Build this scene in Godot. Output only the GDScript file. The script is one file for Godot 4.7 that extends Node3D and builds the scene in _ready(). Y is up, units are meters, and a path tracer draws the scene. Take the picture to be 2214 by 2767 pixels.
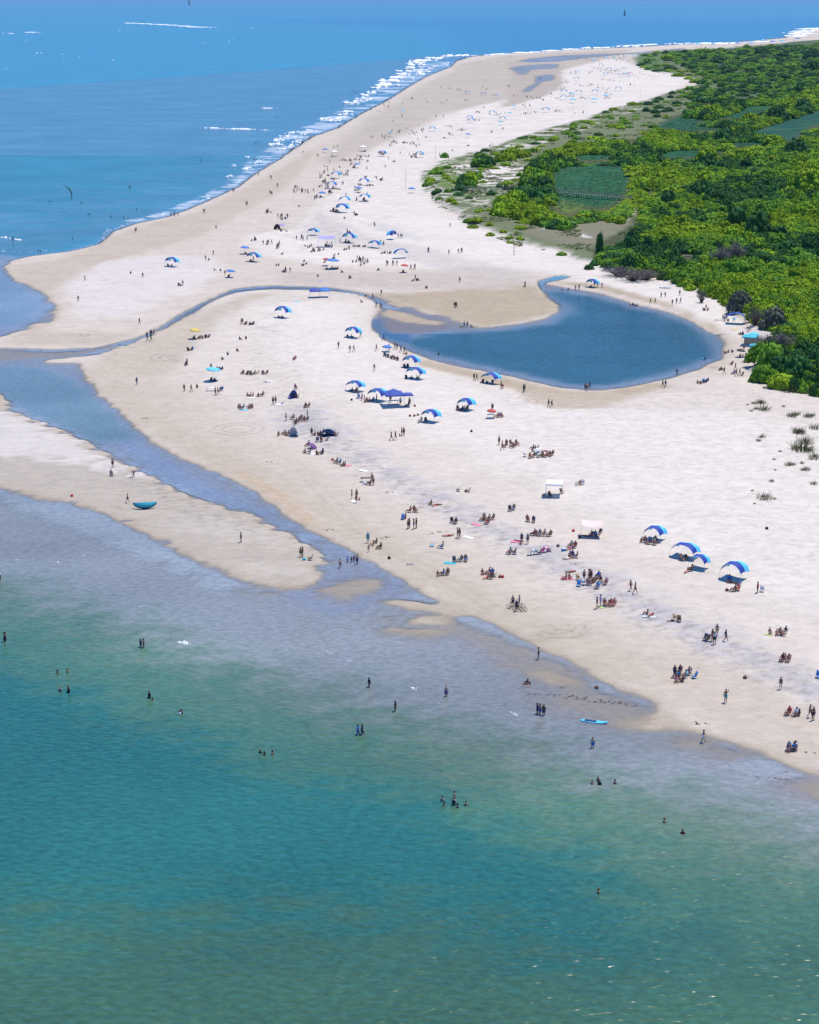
extends Node3D
# A barrier-island beach seen from the air: open sea on the left, a tidal inlet in front, a lagoon, dunes and maritime scrub on the right.
# x runs right, z runs towards the viewer, y up, metres; still water lies at y = 0.

const EYE := 82.0
var rng := RandomNumberGenerator.new()
var taken := {}
var mats := {}
var meshes := {}
var patches: Array[Patch] = []

func _ready() -> void:
	rng.seed = 4117
	set_view()
	make_grounds()
	place_everything()

func set_view() -> void:
	var cam := Camera3D.new()
	cam.name = "camera"
	cam.fov = 34.0
	cam.near = 1.0
	cam.far = 90000.0
	cam.position = Vector3(0, EYE, 0)
	cam.rotation_degrees = Vector3(-17.12, 0, 0)
	cam.current = true
	add_child(cam)
	var sky := ProceduralSkyMaterial.new()
	sky.sky_top_color = Color(.20, .47, .80)
	sky.sky_horizon_color = Color(.42, .69, .89)
	sky.sky_curve = 0.12
	sky.ground_horizon_color = Color(.50, .62, .82)
	sky.ground_bottom_color = Color(.25, .40, .55)
	sky.sun_angle_max = 6.0
	var env := Environment.new()
	env.background_mode = Environment.BG_SKY
	env.sky = Sky.new()
	env.sky.sky_material = sky
	env.background_energy_multiplier = 1.0
	env.tonemap_mode = Environment.TONE_MAPPER_LINEAR
	env.tonemap_exposure = 1.24
	env.sdfgi_enabled = true
	env.ssao_enabled = true
	env.ssil_enabled = true
	env.fog_enabled = FOG > 0.0
	env.fog_density = FOG
	env.fog_light_color = Color(.72, .82, 1.0)
	var holder := WorldEnvironment.new()
	holder.name = "environment"
	holder.environment = env
	add_child(holder)
	var sun := DirectionalLight3D.new()
	sun.name = "sun"
	sun.light_color = Color(1.0, .96, .90)
	sun.light_energy = 1.3
	sun.light_angular_distance = 0.5
	sun.shadow_enabled = true
	sun.look_at_from_position(Vector3.ZERO, Vector3(-0.25, -1.0, .22), Vector3.UP)
	add_child(sun)

const FOG := 0.00002

# ---------------------------------------------------------------- small helpers
func numbered(called: String) -> String:
	var n: int = taken.get(called, 0)
	taken[called] = n + 1
	return called if n == 0 else "%s_%03d" % [called, n]

func tag(o: Node, label := "", category := "", group := "", kind := "") -> Node:
	if label: o.set_meta("label", label)
	if category: o.set_meta("category", category)
	if group: o.set_meta("group", group)
	if kind: o.set_meta("kind", kind)
	return o

func shape(called: String, m: Mesh, mat: Material, parent: Node = null) -> MeshInstance3D:
	var o := MeshInstance3D.new()
	o.name = called if parent else numbered(called)
	o.mesh = m
	o.material_override = mat
	(parent if parent else self).add_child(o, true)
	return o

func base(called: String, at: Vector3, turn := 0.0) -> Node3D:
	var o := Node3D.new()
	o.name = numbered(called)
	o.position = at
	o.rotation.y = turn
	add_child(o, true)
	return o

func paint_of(called: String, c: Color, rough := 0.8, vertex := false) -> StandardMaterial3D:
	if not mats.has(called):
		var m := StandardMaterial3D.new()
		m.resource_name = called
		m.albedo_color = c.linear_to_srgb()
		m.roughness = rough
		m.vertex_color_use_as_albedo = vertex
		mats[called] = m
	return mats[called]

func hashf(a: float, b: float) -> float:
	return fposmod(sin(a * 12.9898 + b * 78.233) * 43758.5453, 1.0)

# ---------------------------------------------------------------- the ground: square patches, coarser with distance
class Patch:
	var x0: float
	var z0: float
	var cx: float
	var cz: float
	var w: int
	var h: int
	var depth := PackedFloat32Array()
	var g := [PackedFloat32Array(), PackedFloat32Array(), PackedFloat32Array()]
	var s := [PackedFloat32Array(), PackedFloat32Array(), PackedFloat32Array()]
	var rough := PackedFloat32Array()
	var scuff := PackedFloat32Array()
	var print_ := PackedFloat32Array()

	func _init(xa: float, xb: float, za: float, zb: float, sx: float, sz: float) -> void:
		x0 = xa; z0 = za; cx = sx; cz = sz
		w = int(round((xb - xa) / sx)) + 1
		h = int(round((zb - za) / sz)) + 1
		var n := w * h
		for a: PackedFloat32Array in [depth, rough]: a.resize(n)
		depth.resize(n); depth.fill(4.0)
		rough.resize(n)
		scuff.resize(n); scuff.fill(0.14)
		print_.resize(n); print_.fill(1.0)
		var start := [0.5, .45, .4, .05, .27, .385]
		for k in 3:
			g[k].resize(n); g[k].fill(start[k])
			s[k].resize(n); s[k].fill(start[k + 3])
		var f := FastNoiseLite.new()
		f.seed = 91
		f.noise_type = FastNoiseLite.TYPE_SIMPLEX_SMOOTH
		f.frequency = 0.14 / maxf(sx, sz)
		f.fractal_octaves = 4
		f.fractal_gain = 0.62
		var i := 0
		for b in h:
			var z := z0 + b * cz
			for a in w:
				rough[i] = f.get_noise_2d((x0 + a * cx) * 0.55, z) * 1.5
				i += 1

	# A feathered brush: lays depth, sand colour and water colour inside an outline given in metres.
	func lay(p: Array, feather: float, to_depth: float, sand: Color, sea: Color, ragged: float, strength: float) -> void:
		var n := p.size() / 2
		var lo := Vector2(1e9, 1e9)
		var hi := -lo
		for k in n:
			lo = lo.min(Vector2(p[k * 2], p[k * 2 + 1]))
			hi = hi.max(Vector2(p[k * 2], p[k * 2 + 1]))
		var reach := feather * 2.0 + maxf(cx, cz) * 2.0
		var i0 := maxi(0, int((lo.x - reach - x0) / cx))
		var i1 := mini(w - 1, int((hi.x + reach - x0) / cx))
		var j0 := maxi(0, int((lo.y - reach - z0) / cz))
		var j1 := mini(h - 1, int((hi.y + reach - z0) / cz))
		if i1 - i0 < 1 or j1 - j0 < 1: return
		var nx := i1 - i0 + 1
		var nz := j1 - j0 + 1
		var qx := maxi(2, int(round(nx * cx / maxf(cx, feather * 0.85))))
		var qz := maxi(2, int(round(nz * cz / maxf(cz, feather * 0.85))))
		var xa := x0 + (i0 - 0.5) * cx
		var za := z0 + (j0 - 0.5) * cz
		var ux := nx * cx / qx
		var uz := nz * cz / qz
		var cover := PackedFloat32Array()
		cover.resize(qx * qz)
		for b in qz:
			for sub in 3:
				var z := za + (b + (sub + 0.5) / 3.0) * uz
				var cuts: Array[float] = []
				for k in n:
					var az: float = p[k * 2 + 1]
					var m := (k + 1) % n
					var bz: float = p[m * 2 + 1]
					if (az <= z) != (bz <= z):
						var ax: float = p[k * 2]
						var bx: float = p[m * 2]
						cuts.append(((ax + (bx - ax) * (z - az) / (bz - az)) - xa) / ux)
				cuts.sort()
				for k in range(0, cuts.size() - 1, 2):
					var from := clampf(cuts[k], .0, qx)
					var to := clampf(cuts[k + 1], .0, qx)
					var a := int(from)
					while a < to:
						cover[b * qx + mini(a, qx - 1)] += (minf(to, a + 1.0) - maxf(from, a)) / 3.0
						a += 1
		var im := Image.create_from_data(qx, qz, false, Image.FORMAT_RF, cover.to_byte_array())
		if qx != nx or qz != nz:
			im.resize(nx, nz, Image.INTERPOLATE_CUBIC)
		var mask := im.get_data().to_float32_array()
		var has_depth := to_depth > -90.0
		var has_sand := sand.a > 0.0
		var has_sea := sea.a > 0.0
		for b in nz:
			var at := (j0 + b) * w + i0
			for a in nx:
				var m := mask[b * nx + a]
				if m < 0.004: continue
				var k := at + a
				if ragged > 0.0:
					if ragged >= 2.0: m *= clampf(rough[k] * 7.0 + (ragged - 2.0) * 2.0 - 0.5, .0, 1.0)
					else: m += rough[k] * ragged * 4.0 * m * maxf(0.0, 1.0 - m)
				m = clampf(m, .0, 1.0)
				m = m * m * (3.0 - 2.0 * m)
				if not (has_depth or has_sand or has_sea):
					scuff[k] += (strength - scuff[k]) * m
					continue
				m = minf(m * strength, 1.0)
				if has_depth: depth[k] += (to_depth - depth[k]) * m
				if has_sand:
					g[0][k] += (sand.r - g[0][k]) * m
					g[1][k] += (sand.g - g[1][k]) * m
					g[2][k] += (sand.b - g[2][k]) * m
				if has_sea:
					s[0][k] += (sea.r - s[0][k]) * m
					s[1][k] += (sea.g - s[1][k]) * m
					s[2][k] += (sea.b - s[2][k]) * m

	func holds(x: float, z: float) -> bool:
		return x >= x0 and z >= z0 and x < x0 + (w - 1) * cx and z < z0 + (h - 1) * cz

	func ground(k: int) -> float:
		var d := depth[k]
		if d > 0.0: return -d
		return -d + rough[k] * clampf(-d * 0.12, .0, .5)

	func height(x: float, z: float) -> float:
		var u := (x - x0) / cx
		var v := (z - z0) / cz
		var i := int(u)
		var j := int(v)
		u -= i
		v -= j
		var k := j * w + i
		return lerpf(lerpf(ground(k), ground(k + 1), u), lerpf(ground(k + w), ground(k + w + 1), u), v)

func height(x: float, z: float) -> float:
	for p in patches:
		if p.holds(x, z): return p.height(x, z)
	return -4.0

func lay(p: Array, feather: float, to_depth: float, sand: Color, sea: Color, ragged := 0.0, strength := 1.0) -> void:
	for q in patches: q.lay(p, feather, to_depth, sand, sea, ragged, strength)

const NONE := Color(0, 0, 0, 0)

# Wheel tracks: two shallow grooves 1.7 m apart along a line, pressed into the colour of the top layer of sand.
func track(p: Array, darker: float) -> void:
	var q := patches[0]
	var line := Curve3D.new()
	for k in range(0, p.size(), 2): line.add_point(Vector3(p[k], 0, p[k + 1]))
	var n := int(line.get_baked_length() / 0.25)
	for k in n:
		var at := line.sample_baked(k * 0.25)
		var on_ := line.sample_baked(k * 0.25 + 0.2)
		var side := Vector3(at.z - on_.z, 0, on_.x - at.x).normalized() * 0.95
		for s in [at + side, at - side]:
			var i := int(round((s.x - q.x0) / q.cx))
			var j := int(round((s.z - q.z0) / q.cz))
			if i < 0 or j < 0 or i >= q.w or j >= q.h: continue
			q.print_[j * q.w + i] = darker

func ring(x: float, z: float, r: float, from: float, to: float, darker: float) -> void:
	var p := []
	for k in 25:
		var t := lerpf(from, to, k / 24.0)
		p.append_array([x + cos(t) * r, z + sin(t) * r])
	track(p, darker)


func make_grounds() -> void:
	patches = [Patch.new(-140, 140, -420, -112, .45, .55), Patch.new(-270, 270, -919.2, -418.4, 1.1, 1.6), Patch.new(-650, 650, -2299.2, -913.2, 2.8, 6.0), Patch.new(-1800, 1800, -6499.2, -2269.2, 8.0, 30.0)]  # lavender water colours in the shallows below carry a painted sky reflection
	# turbid water inside the tide line
	lay([-679, -1395, -378, -1591, -256, -1817, -96, -2146, 70, -2617, 92, -2452, 8, -1575, -47, -1038, -74, -770, -106, -611, -130, -532, -233, -463], 30, -99.0, NONE, Color(.095, .235, .315), .25, 1.0)
	# greener water near the beach
	lay([-324, -1003, -168, -912, -110, -912, -77, -912, -80, -751, -107, -611, -130, -532, -164, -496], 240, -99.0, NONE, Color(.035, .215, .275), .6, 1.0)
	# bluer water on the right of the fa
	lay([-1789, -9000, 4000, -9000, 1283, -3054, 94, -2491, 47, -4644], 220, -99.0, NONE, Color(.035, .215, .37), .3, 1.0)
	# inlet base tone
	lay([-279, -558, -131.6, -544, -106.3, -463, -61.3, -463, 5.0, -463, 89.0, -367, 114.0, -217, 46.5, -73.4, -47.1, -73.4], 6, -99.0, NONE, Color(.31, .34, .355), .0, 1.0)
	# surf shelf
	lay([4000, -9000, 1060, -4510, 962, -4264, 770, -3580, 625, -3279, 492, -3115, 384, -2939, 257, -2781, 140, -2595, 86, -2471, 63, -2306, 50, -2102, 22, -1884, 3, -1688, -19, -1415, -35, -1252, -47, -1114, -59, -1048, -64, -987, -68, -898, -74, -831, -77, -761, -83, -718, -89, -682, -94, -654, -103, -637, -108, -614, -107, -580, -114, -564, -125, -552, -130, -543, -119, -496, -75, -463, 5, -496, 36, -532, 66, -1003, 268, -1660, 965, -2452], 9, .55, NONE, Color(.25, .34, .46), .0, 1.0)
	# left shallows by the sand tip, sky reflection tinted into the water colour
	lay([-187, -569, -130, -553, -126, -526, -118, -504, -110, -496, -97, -463, -93, -442, -94, -422, -99, -410, -133, -398], 7, .3, NONE, Color(.32, .37, .46), .0, 1.0)
	# pool left of the tip
	lay([-179, -544, -131, -536, -119, -504, -101, -456, -100, -435, -106, -428, -141, -422], 10, .9, NONE, Color(.21, .29, .35), .0, 1.0)
	# inlet water
	lay([-115, -286, -71, -277, -65, -272, -51, -258, -39, -245, -25, -228, -12, -234, 3, -223, 15, -208, 23, -195, 25, -187, 31, -185, 37, -173, 44, -163, 63, -150, 55, -92, -56, -92], 7, .28, NONE, Color(.31, .335, .345), .0, 1.0)
	# inlet olive shallows
	lay([-101, -248, -61, -237, -37, -217, -16, -198, 2, -187, 18, -174, 28, -167, 43, -157, 62, -145, 55, -92, -56, -92], 20, .85, NONE, Color(.15, .205, .135), .3, 1.0)
	# inlet green water
	lay([-94, -230, -58, -222, -35, -204, -15, -186, 2, -175, 17, -161, 31, -152, 40, -145, 59, -136, 55, -92, -56, -92], 20, 1.7, NONE, Color(.07, .175, .1), .35, 1.0)
	# inlet teal water
	lay([-88, -213, -53, -200, -31, -181, -14, -169, 2, -161, 14, -151, 22, -141, 27, -132, 24, -112, -43, -92], 16, 2.8, NONE, Color(.022, .14, .117), .4, 1.0)
	# near green water
	lay([-64, -136, -20, -136, 2, -136, 23, -131, 50, -136, 46, -73, -47, -73], 18, 3.0, NONE, Color(.052, .135, .073), .4, 1.0)
	# channel shallows, lavender of the mirrored sky painted in
	lay([-106.6, -401, -85.0, -397, -75.8, -397, -75.2, -384, -66.7, -355, -59.2, -337, -48.7, -312, -36.5, -294, -24.7, -275, -16.3, -257, -5.2, -240, -0.2, -232, 2.5, -225, -10.7, -217, -20.6, -226, -12.5, -241, -18.3, -253, -35.9, -274, -51.5, -295, -68.9, -322, -83.5, -340, -93.9, -350], 4, .24, NONE, Color(.3, .345, .43), .0, 1.0)
	# channel deep
	lay([-101.1, -379, -91.6, -381, -84.1, -379, -75.7, -367, -67.4, -350, -59.2, -331, -51.5, -312, -56.7, -310, -60.6, -312, -69.4, -324, -77.0, -333, -84.3, -344, -95.4, -356], 6, .8, NONE, Color(.17, .25, .28), .0, 1.0)
	# channel run
	lay([-57.6, -316, -51.2, -310, -36.9, -283, -23.9, -266, -16.8, -253, -12.6, -245, -15.8, -249, -23.5, -262, -35.2, -275, -45.3, -289], 4, .4, NONE, Color(.26, .315, .42), .0, 1.0)
	# breaker wash
	lay([51.5, -2146, 22.4, -1919, 3.5, -1716, -18.8, -1435, -35.9, -1268, -47.6, -1127, -59.5, -1060, -64.4, -996, -68.8, -906, -74.3, -838, -77.8, -766, -83.7, -723, -89.2, -686, -95.0, -659, -103.5, -641, -109.4, -643, -101.0, -660, -95.2, -688, -89.8, -725, -84.0, -768, -80.6, -840, -75.3, -909, -71.1, -1000, -66.5, -1066, -54.8, -1137, -43.6, -1289, -26.8, -1472, -4.6, -1787, 14.8, -2021, 45.4, -2288], 4, -99.0, NONE, Color(.62, .66, .7), 2.45, 1.0)
	# outer breakers
	lay([45.7, -2207, 16.5, -1968, -2.2, -1755, -24.0, -1462, -40.8, -1289, -52.1, -1144, -63.9, -1075, -68.6, -1010, -72.7, -917, -77.9, -847, -84.8, -864, -80.0, -937, -76.5, -1034, -72.3, -1102, -60.7, -1175, -50.1, -1329, -34.0, -1513, -13.3, -1828, 4.8, -2060, 34.1, -2323], 4, -99.0, NONE, Color(.66, .7, .73), 2.15, 1.0)
	# the shelving edge of the main beach
	lay([4000, -9000, 1060, -4510, 962, -4264, 770, -3580, 625, -3279, 492, -3115, 384, -2939, 257, -2781, 140.3, -2595, 86.3, -2471, 62.9, -2306, 50.5, -2102, 22.0, -1884, 3.5, -1688, -18.5, -1415, -35.5, -1252, -47.1, -1114, -58.9, -1048, -63.8, -987, -68.2, -898, -73.7, -831, -77.2, -761, -83.1, -718, -88.6, -682, -94.4, -654, -102.8, -637, -107.9, -614, -106.8, -580, -113.9, -564, -125.5, -552, -129.5, -543, -126.9, -526, -119.9, -506, -113.0, -496, -107.2, -485, -100.6, -469, -96.0, -454, -94.2, -438, -95.3, -427, -100.1, -424, -102.2, -417, -107.0, -412, -104.2, -401, -92.7, -401, -86.7, -400, -76.7, -402, -67.4, -417, -64.6, -429, -61.5, -450, -58.5, -463, -55.3, -476, -51.8, -488, -45.3, -493, -39.7, -494, -24.2, -491, -17.7, -486, -13.4, -481, -8.4, -473, -3.6, -463, -0.3, -456, 3.5, -447, 8.6, -446, 12.4, -443, 14.0, -434, 19.4, -428, 29.6, -434, 36.3, -441, 41.4, -452, 41.6, -461, 40.1, -475, 37.9, -494, 39.3, -504, 51.6, -523, 70.6, -532, 302, -751], 5.0, .22, NONE, Color(.29, .33, .38), .0, 2.6)
	# main beach
	lay([4000, -9000, 1060, -4510, 962, -4264, 770, -3580, 625, -3279, 492, -3115, 384, -2939, 257, -2781, 140.3, -2595, 86.3, -2471, 62.9, -2306, 50.5, -2102, 22.0, -1884, 3.5, -1688, -18.5, -1415, -35.5, -1252, -47.1, -1114, -58.9, -1048, -63.8, -987, -68.2, -898, -73.7, -831, -77.2, -761, -83.1, -718, -88.6, -682, -94.4, -654, -102.8, -637, -107.9, -614, -106.8, -580, -113.9, -564, -125.5, -552, -129.5, -543, -126.9, -526, -119.9, -506, -113.0, -496, -107.2, -485, -100.6, -469, -96.0, -454, -94.2, -438, -95.3, -427, -100.1, -424, -102.2, -417, -107.0, -412, -104.2, -401, -92.7, -401, -86.7, -400, -76.7, -402, -67.4, -417, -64.6, -429, -61.5, -450, -58.5, -463, -55.3, -476, -51.8, -488, -45.3, -493, -39.7, -494, -24.2, -491, -17.7, -486, -13.4, -481, -8.4, -473, -3.6, -463, -0.3, -456, 3.5, -447, 8.6, -446, 12.4, -443, 14.0, -434, 19.4, -428, 29.6, -434, 36.3, -441, 41.4, -452, 41.6, -461, 40.1, -475, 37.9, -494, 39.3, -504, 51.6, -523, 70.6, -532, 302, -751], 2.4, -0.16, Color(.58, .515, .44), NONE, .0, 1.0)
	# the shelving edge of the spit
	lay([39.7, -498, 45.8, -490, 54.6, -481, 61.9, -463, 69.6, -452, 73.8, -438, 76.7, -419, 76.7, -405, 73.5, -391, 66.4, -378, 57.3, -368, 47.7, -359, 40.0, -356, 33.1, -359, 25.3, -368, 18.2, -375, 9.7, -382, 4.2, -390, -1.4, -401, -6.5, -412, -9.0, -422, -9.9, -435, -9.2, -443, -8.3, -452, -8.3, -463, -13.3, -477, -17.5, -482, -23.9, -485, -39.3, -488, -44.8, -487, -50.8, -481, -54.6, -469, -57.7, -456, -60.7, -444, -63.6, -424, -66.7, -412, -71.6, -399, -74.6, -394, -85.4, -388, -85.9, -385, -77.0, -384, -75.6, -379, -71.7, -368, -66.2, -352, -60.4, -339, -54.0, -323, -48.4, -310, -42.7, -301, -36.4, -293, -30.5, -285, -24.6, -275, -20.7, -265, -16.3, -257, -10.6, -249, -5.2, -240, -0.9, -233, 1.9, -228, 2.6, -225, 6.5, -221, 9.7, -217, 13.9, -211, 16.8, -206, 20.2, -202, 22.8, -197, 25.7, -192, 29.7, -188, 29.1, -185, 27.1, -182, 33.0, -179, 37.9, -175, 41.4, -171, 44.9, -167, 71.0, -145.1, 123.4, -237, 294, -598, 70.6, -532], 5.0, .22, NONE, Color(.29, .33, .38), .0, 2.6)
	# spit
	lay([39.7, -498, 45.8, -490, 54.6, -481, 61.9, -463, 69.6, -452, 73.8, -438, 76.7, -419, 76.7, -405, 73.5, -391, 66.4, -378, 57.3, -368, 47.7, -359, 40.0, -356, 33.1, -359, 25.3, -368, 18.2, -375, 9.7, -382, 4.2, -390, -1.4, -401, -6.5, -412, -9.0, -422, -9.9, -435, -9.2, -443, -8.3, -452, -8.3, -463, -13.3, -477, -17.5, -482, -23.9, -485, -39.3, -488, -44.8, -487, -50.8, -481, -54.6, -469, -57.7, -456, -60.7, -444, -63.6, -424, -66.7, -412, -71.6, -399, -74.6, -394, -85.4, -388, -85.9, -385, -77.0, -384, -75.6, -379, -71.7, -368, -66.2, -352, -60.4, -339, -54.0, -323, -48.4, -310, -42.7, -301, -36.4, -293, -30.5, -285, -24.6, -275, -20.7, -265, -16.3, -257, -10.6, -249, -5.2, -240, -0.9, -233, 1.9, -228, 2.6, -225, 6.5, -221, 9.7, -217, 13.9, -211, 16.8, -206, 20.2, -202, 22.8, -197, 25.7, -192, 29.7, -188, 29.1, -185, 27.1, -182, 33.0, -179, 37.9, -175, 41.4, -171, 44.9, -167, 71.0, -145.1, 123.4, -237, 294, -598, 70.6, -532], 2.8, -0.16, Color(.58, .515, .44), NONE, .0, 1.0)
	# the shelving edge of the sandbar
	lay([-123.5, -367, -88.3, -353, -84.5, -341, -77.4, -330, -68.7, -321, -59.8, -308, -50.2, -293, -42.7, -282, -35.8, -273, -28.7, -267, -23.4, -260, -18.3, -252, -14.9, -246, -12.5, -242, -12.7, -237, -15.4, -230, -18.0, -228, -20.8, -228, -25.2, -232, -31.0, -239, -36.2, -246, -40.0, -252, -43.7, -256, -48.8, -264, -57.1, -271, -65.3, -275, -71.5, -281, -99.0, -289], 5.0, .22, NONE, Color(.29, .33, .38), .0, 2.6)
	# sandbar
	lay([-123.5, -367, -88.3, -353, -84.5, -341, -77.4, -330, -68.7, -321, -59.8, -308, -50.2, -293, -42.7, -282, -35.8, -273, -28.7, -267, -23.4, -260, -18.3, -252, -14.9, -246, -12.5, -242, -12.7, -237, -15.4, -230, -18.0, -228, -20.8, -228, -25.2, -232, -31.0, -239, -36.2, -246, -40.0, -252, -43.7, -256, -48.8, -264, -57.1, -271, -65.3, -275, -71.5, -281, -99.0, -289], 4.5, -0.15, Color(.43, .385, .33), NONE, .55, 1.0)
	# stub at the left edge
	lay([-95.0, -355, -88.5, -353, -85.9, -347, -84.7, -340, -91.2, -339], 1.5, -0.2, Color(.43, .365, .28), NONE, .0, 1.0)
	# small flat in the channel mouth
	lay([-14.6, -228, -11.3, -232, -6.5, -234, -3.3, -232, -4.3, -227, -8.3, -224, -12.3, -224], 4, -0.03, Color(.36, .32, .27), NONE, .5, .8)
	# flat tongue
	lay([-5.9, -223, -0.8, -224, 5.9, -223, 9.7, -218, 7.0, -216, 1.2, -219], 3, -0.06, Color(.43, .38, .3), NONE, .0, 1.0)
	# flat streak
	lay([-5.7, -215, -0.8, -216, 4.4, -218, 8.0, -216, 6.3, -213, 1.1, -212, -4.0, -213], 4, -0.03, Color(.44, .4, .33), NONE, .4, 1.0)
	# flat streak lower
	lay([-5.3, -211, -0.2, -213, 5.0, -212, 6.9, -210, 4.3, -208, -0.2, -208], 4, -0.01, Color(.4, .36, .3), NONE, .4, .85)
	# wet recess below the spit
	lay([7.9, -213, 12.6, -210, 16.6, -204, 20.6, -200, 23.9, -196, 21.0, -195, 15.5, -196, 10.3, -201, 6.2, -208], 4, .16, NONE, Color(.33, .345, .365), .0, 1.0)
	# tongue of sand
	lay([14.3, -197, 17.4, -198, 19.6, -196, 23.5, -193, 27.3, -190, 22.2, -192, 17.0, -193], 3, -0.06, Color(.43, .38, .3), NONE, .0, 1.0)
	# wet recess at the weed line
	lay([12.8, -192, 18.7, -192, 25.1, -191, 28.3, -189, 30.4, -186, 29.4, -184, 24.7, -183, 20.1, -182, 14.7, -185], 4, .16, NONE, Color(.33, .345, .365), .0, 1.0)
	# tongue below the board
	lay([20.3, -182, 24.7, -183, 30.5, -184, 33.3, -181, 29.7, -179, 24.3, -180], 3, -0.05, Color(.42, .37, .29), NONE, .0, 1.0)
	# wet recess by the walking man
	lay([29.4, -177, 32.5, -179, 37.9, -175, 41.5, -172, 36.9, -170, 33.1, -172], 4, .12, NONE, Color(.31, .325, .34), .0, 1.0)
	# wet film bottom right
	lay([37, -169, 41, -170, 45, -167, 60, -154, 58, -147, 43, -160, 40, -164], 7, .1, NONE, Color(.32, .32, .335), .0, 1.0)
	# sand at the right edge
	lay([42.6, -165, 44.9, -167, 56.5, -158, 54.0, -149.8, 43.6, -161], 4, -0.05, Color(.42, .36, .28), NONE, .0, .8)
	# lagoon edge film, its sky reflection put into the colour
	lay([38.8, -498, 39.7, -498, 45.8, -490, 54.6, -481, 61.9, -463, 69.6, -452, 73.8, -438, 76.7, -419, 76.7, -405, 73.5, -391, 66.4, -378, 57.3, -368, 47.7, -359, 40.0, -356, 33.1, -359, 25.3, -368, 18.2, -375, 9.7, -382, 4.2, -390, -1.4, -401, -6.5, -412, -9.0, -422, -9.9, -435, -9.2, -443, -8.1, -452, 1.0, -452, 4.8, -445, 13.0, -443, 14.0, -434, 19.4, -428, 29.6, -434, 36.3, -441, 41.4, -452, 41.6, -461, 40.1, -475], 2.2, .12, NONE, Color(.27, .305, .37), .0, 1.0)
	# lagoon
	lay([39, -489, 45, -483, 54, -474, 61, -457, 69, -447, 73, -433, 76, -416, 75, -404, 73, -392, 66, -382, 58, -372, 48, -363, 40, -359, 33, -363, 26, -372, 18, -380, 11, -388, 5, -395, -1, -407, -3, -414, 11, -422, 20, -423, 30, -428, 38, -435, 43, -450, 43, -460, 41, -473], 8, 1.6, NONE, Color(.03, .092, .113), .0, 1.0)
	# lagoon west deep
	lay([-9.5, -443, -7.9, -440, -5.8, -422, .9, -419, -0.3, -408, -5.6, -413, -8.6, -423], 3, .7, NONE, Color(.06, .125, .22), .0, 1.0)
	# purple flat of the lagoon
	lay([-8.0, -447, -1.6, -438, 4.7, -434, 12.1, -434, 10.7, -427, 2.1, -420, -3.9, -420, -7.1, -432], 3, .1, NONE, Color(.21, .215, .3), .0, 1.0)
	# tan bar in the lagoon mouth
	lay([-8.2, -457, -2.9, -454, 2.2, -445, 11.0, -438, 7.1, -432, -1.6, -436, -7.3, -446], 2.2, -0.06, Color(.4, .325, .225), NONE, .0, 1.0)
	# feeder creek
	lay([-14.1, -481, -8.5, -477, -1.7, -469, 3.0, -463, 2.3, -454, 5.4, -447, 13.0, -443, 12.1, -434, 4.7, -439, -1.6, -450, -5.6, -460, -9.7, -469], 2.4, .1, NONE, Color(.22, .26, .4), .0, 1.0)
	# feeder islet
	lay([-7.0, -466, -2.3, -466, -0.6, -460, -2.9, -457, -6.3, -462], 1.5, -0.05, Color(.4, .325, .225), NONE, .0, 1.0)
	# creek run
	lay([-64.0, -426, -59.9, -452, -55.5, -471, -51.6, -485, -39.6, -492, -24.1, -490, -14.1, -481, -23.9, -486, -39.4, -489, -51.0, -482, -55.9, -463, -59.0, -445], 1.6, .25, NONE, Color(.13, .175, .25), .0, 1.0)
	# creek light edge
	lay([-66.9, -413, -63.2, -425, -58.9, -445, -54.6, -463, -49.4, -477, -53.6, -466, -58.0, -442, -62.5, -423], 1.2, .1, NONE, Color(.22, .28, .44), .0, 1.0)
	# creek fan
	lay([-107.6, -405, -92.3, -399, -82.0, -399, -72.8, -406, -67.1, -414, -71.9, -401, -80.7, -392, -96.4, -387, -102.4, -384], 3, .08, NONE, Color(.28, .325, .4), .4, 1.0)
	# high white beach
	lay([280, -2452, 277, -2116, 297, -1807, 242, -1575, 122, -1203, 48, -971, 9, -835, 7, -706, 24, -624, 43, -569, 58, -527, 47, -523, 22, -574, -2, -611, -22, -624, -39, -624, -34, -751, -17, -971, 34, -1252, 103, -1575, 173, -1981], 14, -0.55, Color(.635, .578, .507), NONE, .0, 1.0)
	# dry beach in the middle
	lay([-39, -624, -58, -598, -47, -553, -25, -532, 6, -527, 28, -532, 42, -518, 55, -496, 69, -463, 77, -435, 82, -410, 92, -449, 83, -496, 60, -542, 24, -624], 9, -0.45, Color(.635, .578, .507), NONE, .0, 1.0)
	# dry west point
	lay([-112, -532, -94, -547, -69, -553, -59, -532, -62, -496, -71, -463, -79, -435, -90, -449, -100, -487], 12, -0.3, Color(.585, .53, .485), NONE, .2, 1.0)
	# dry spit
	lay([-56, -463, -47, -483, -22, -477, -12, -463, -11, -428, -8, -404, 2, -382, 15, -367, 29, -346, 49, -344, 63, -353, 75, -372, 77, -362, 144, -344, 77, -160, 50, -187, 40, -206, 24, -233, 7, -263, -5, -289, -21, -316, -40, -357, -53, -398], 10, -0.5, Color(.58, .515, .44), NONE, .0, 1.0)
	# white crown of the spit
	lay([-40, -463, -19, -463, -12, -422, -0, -377, 14, -357, 38, -335, 62, -335, 82, -323, 129, -305, 91, -208, 56, -213, 42, -241, 27, -271, 12, -302, -6, -331, -24, -367, -38, -410], 14, -0.62, Color(.635, .578, .507), NONE, .0, 1.0)
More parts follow.
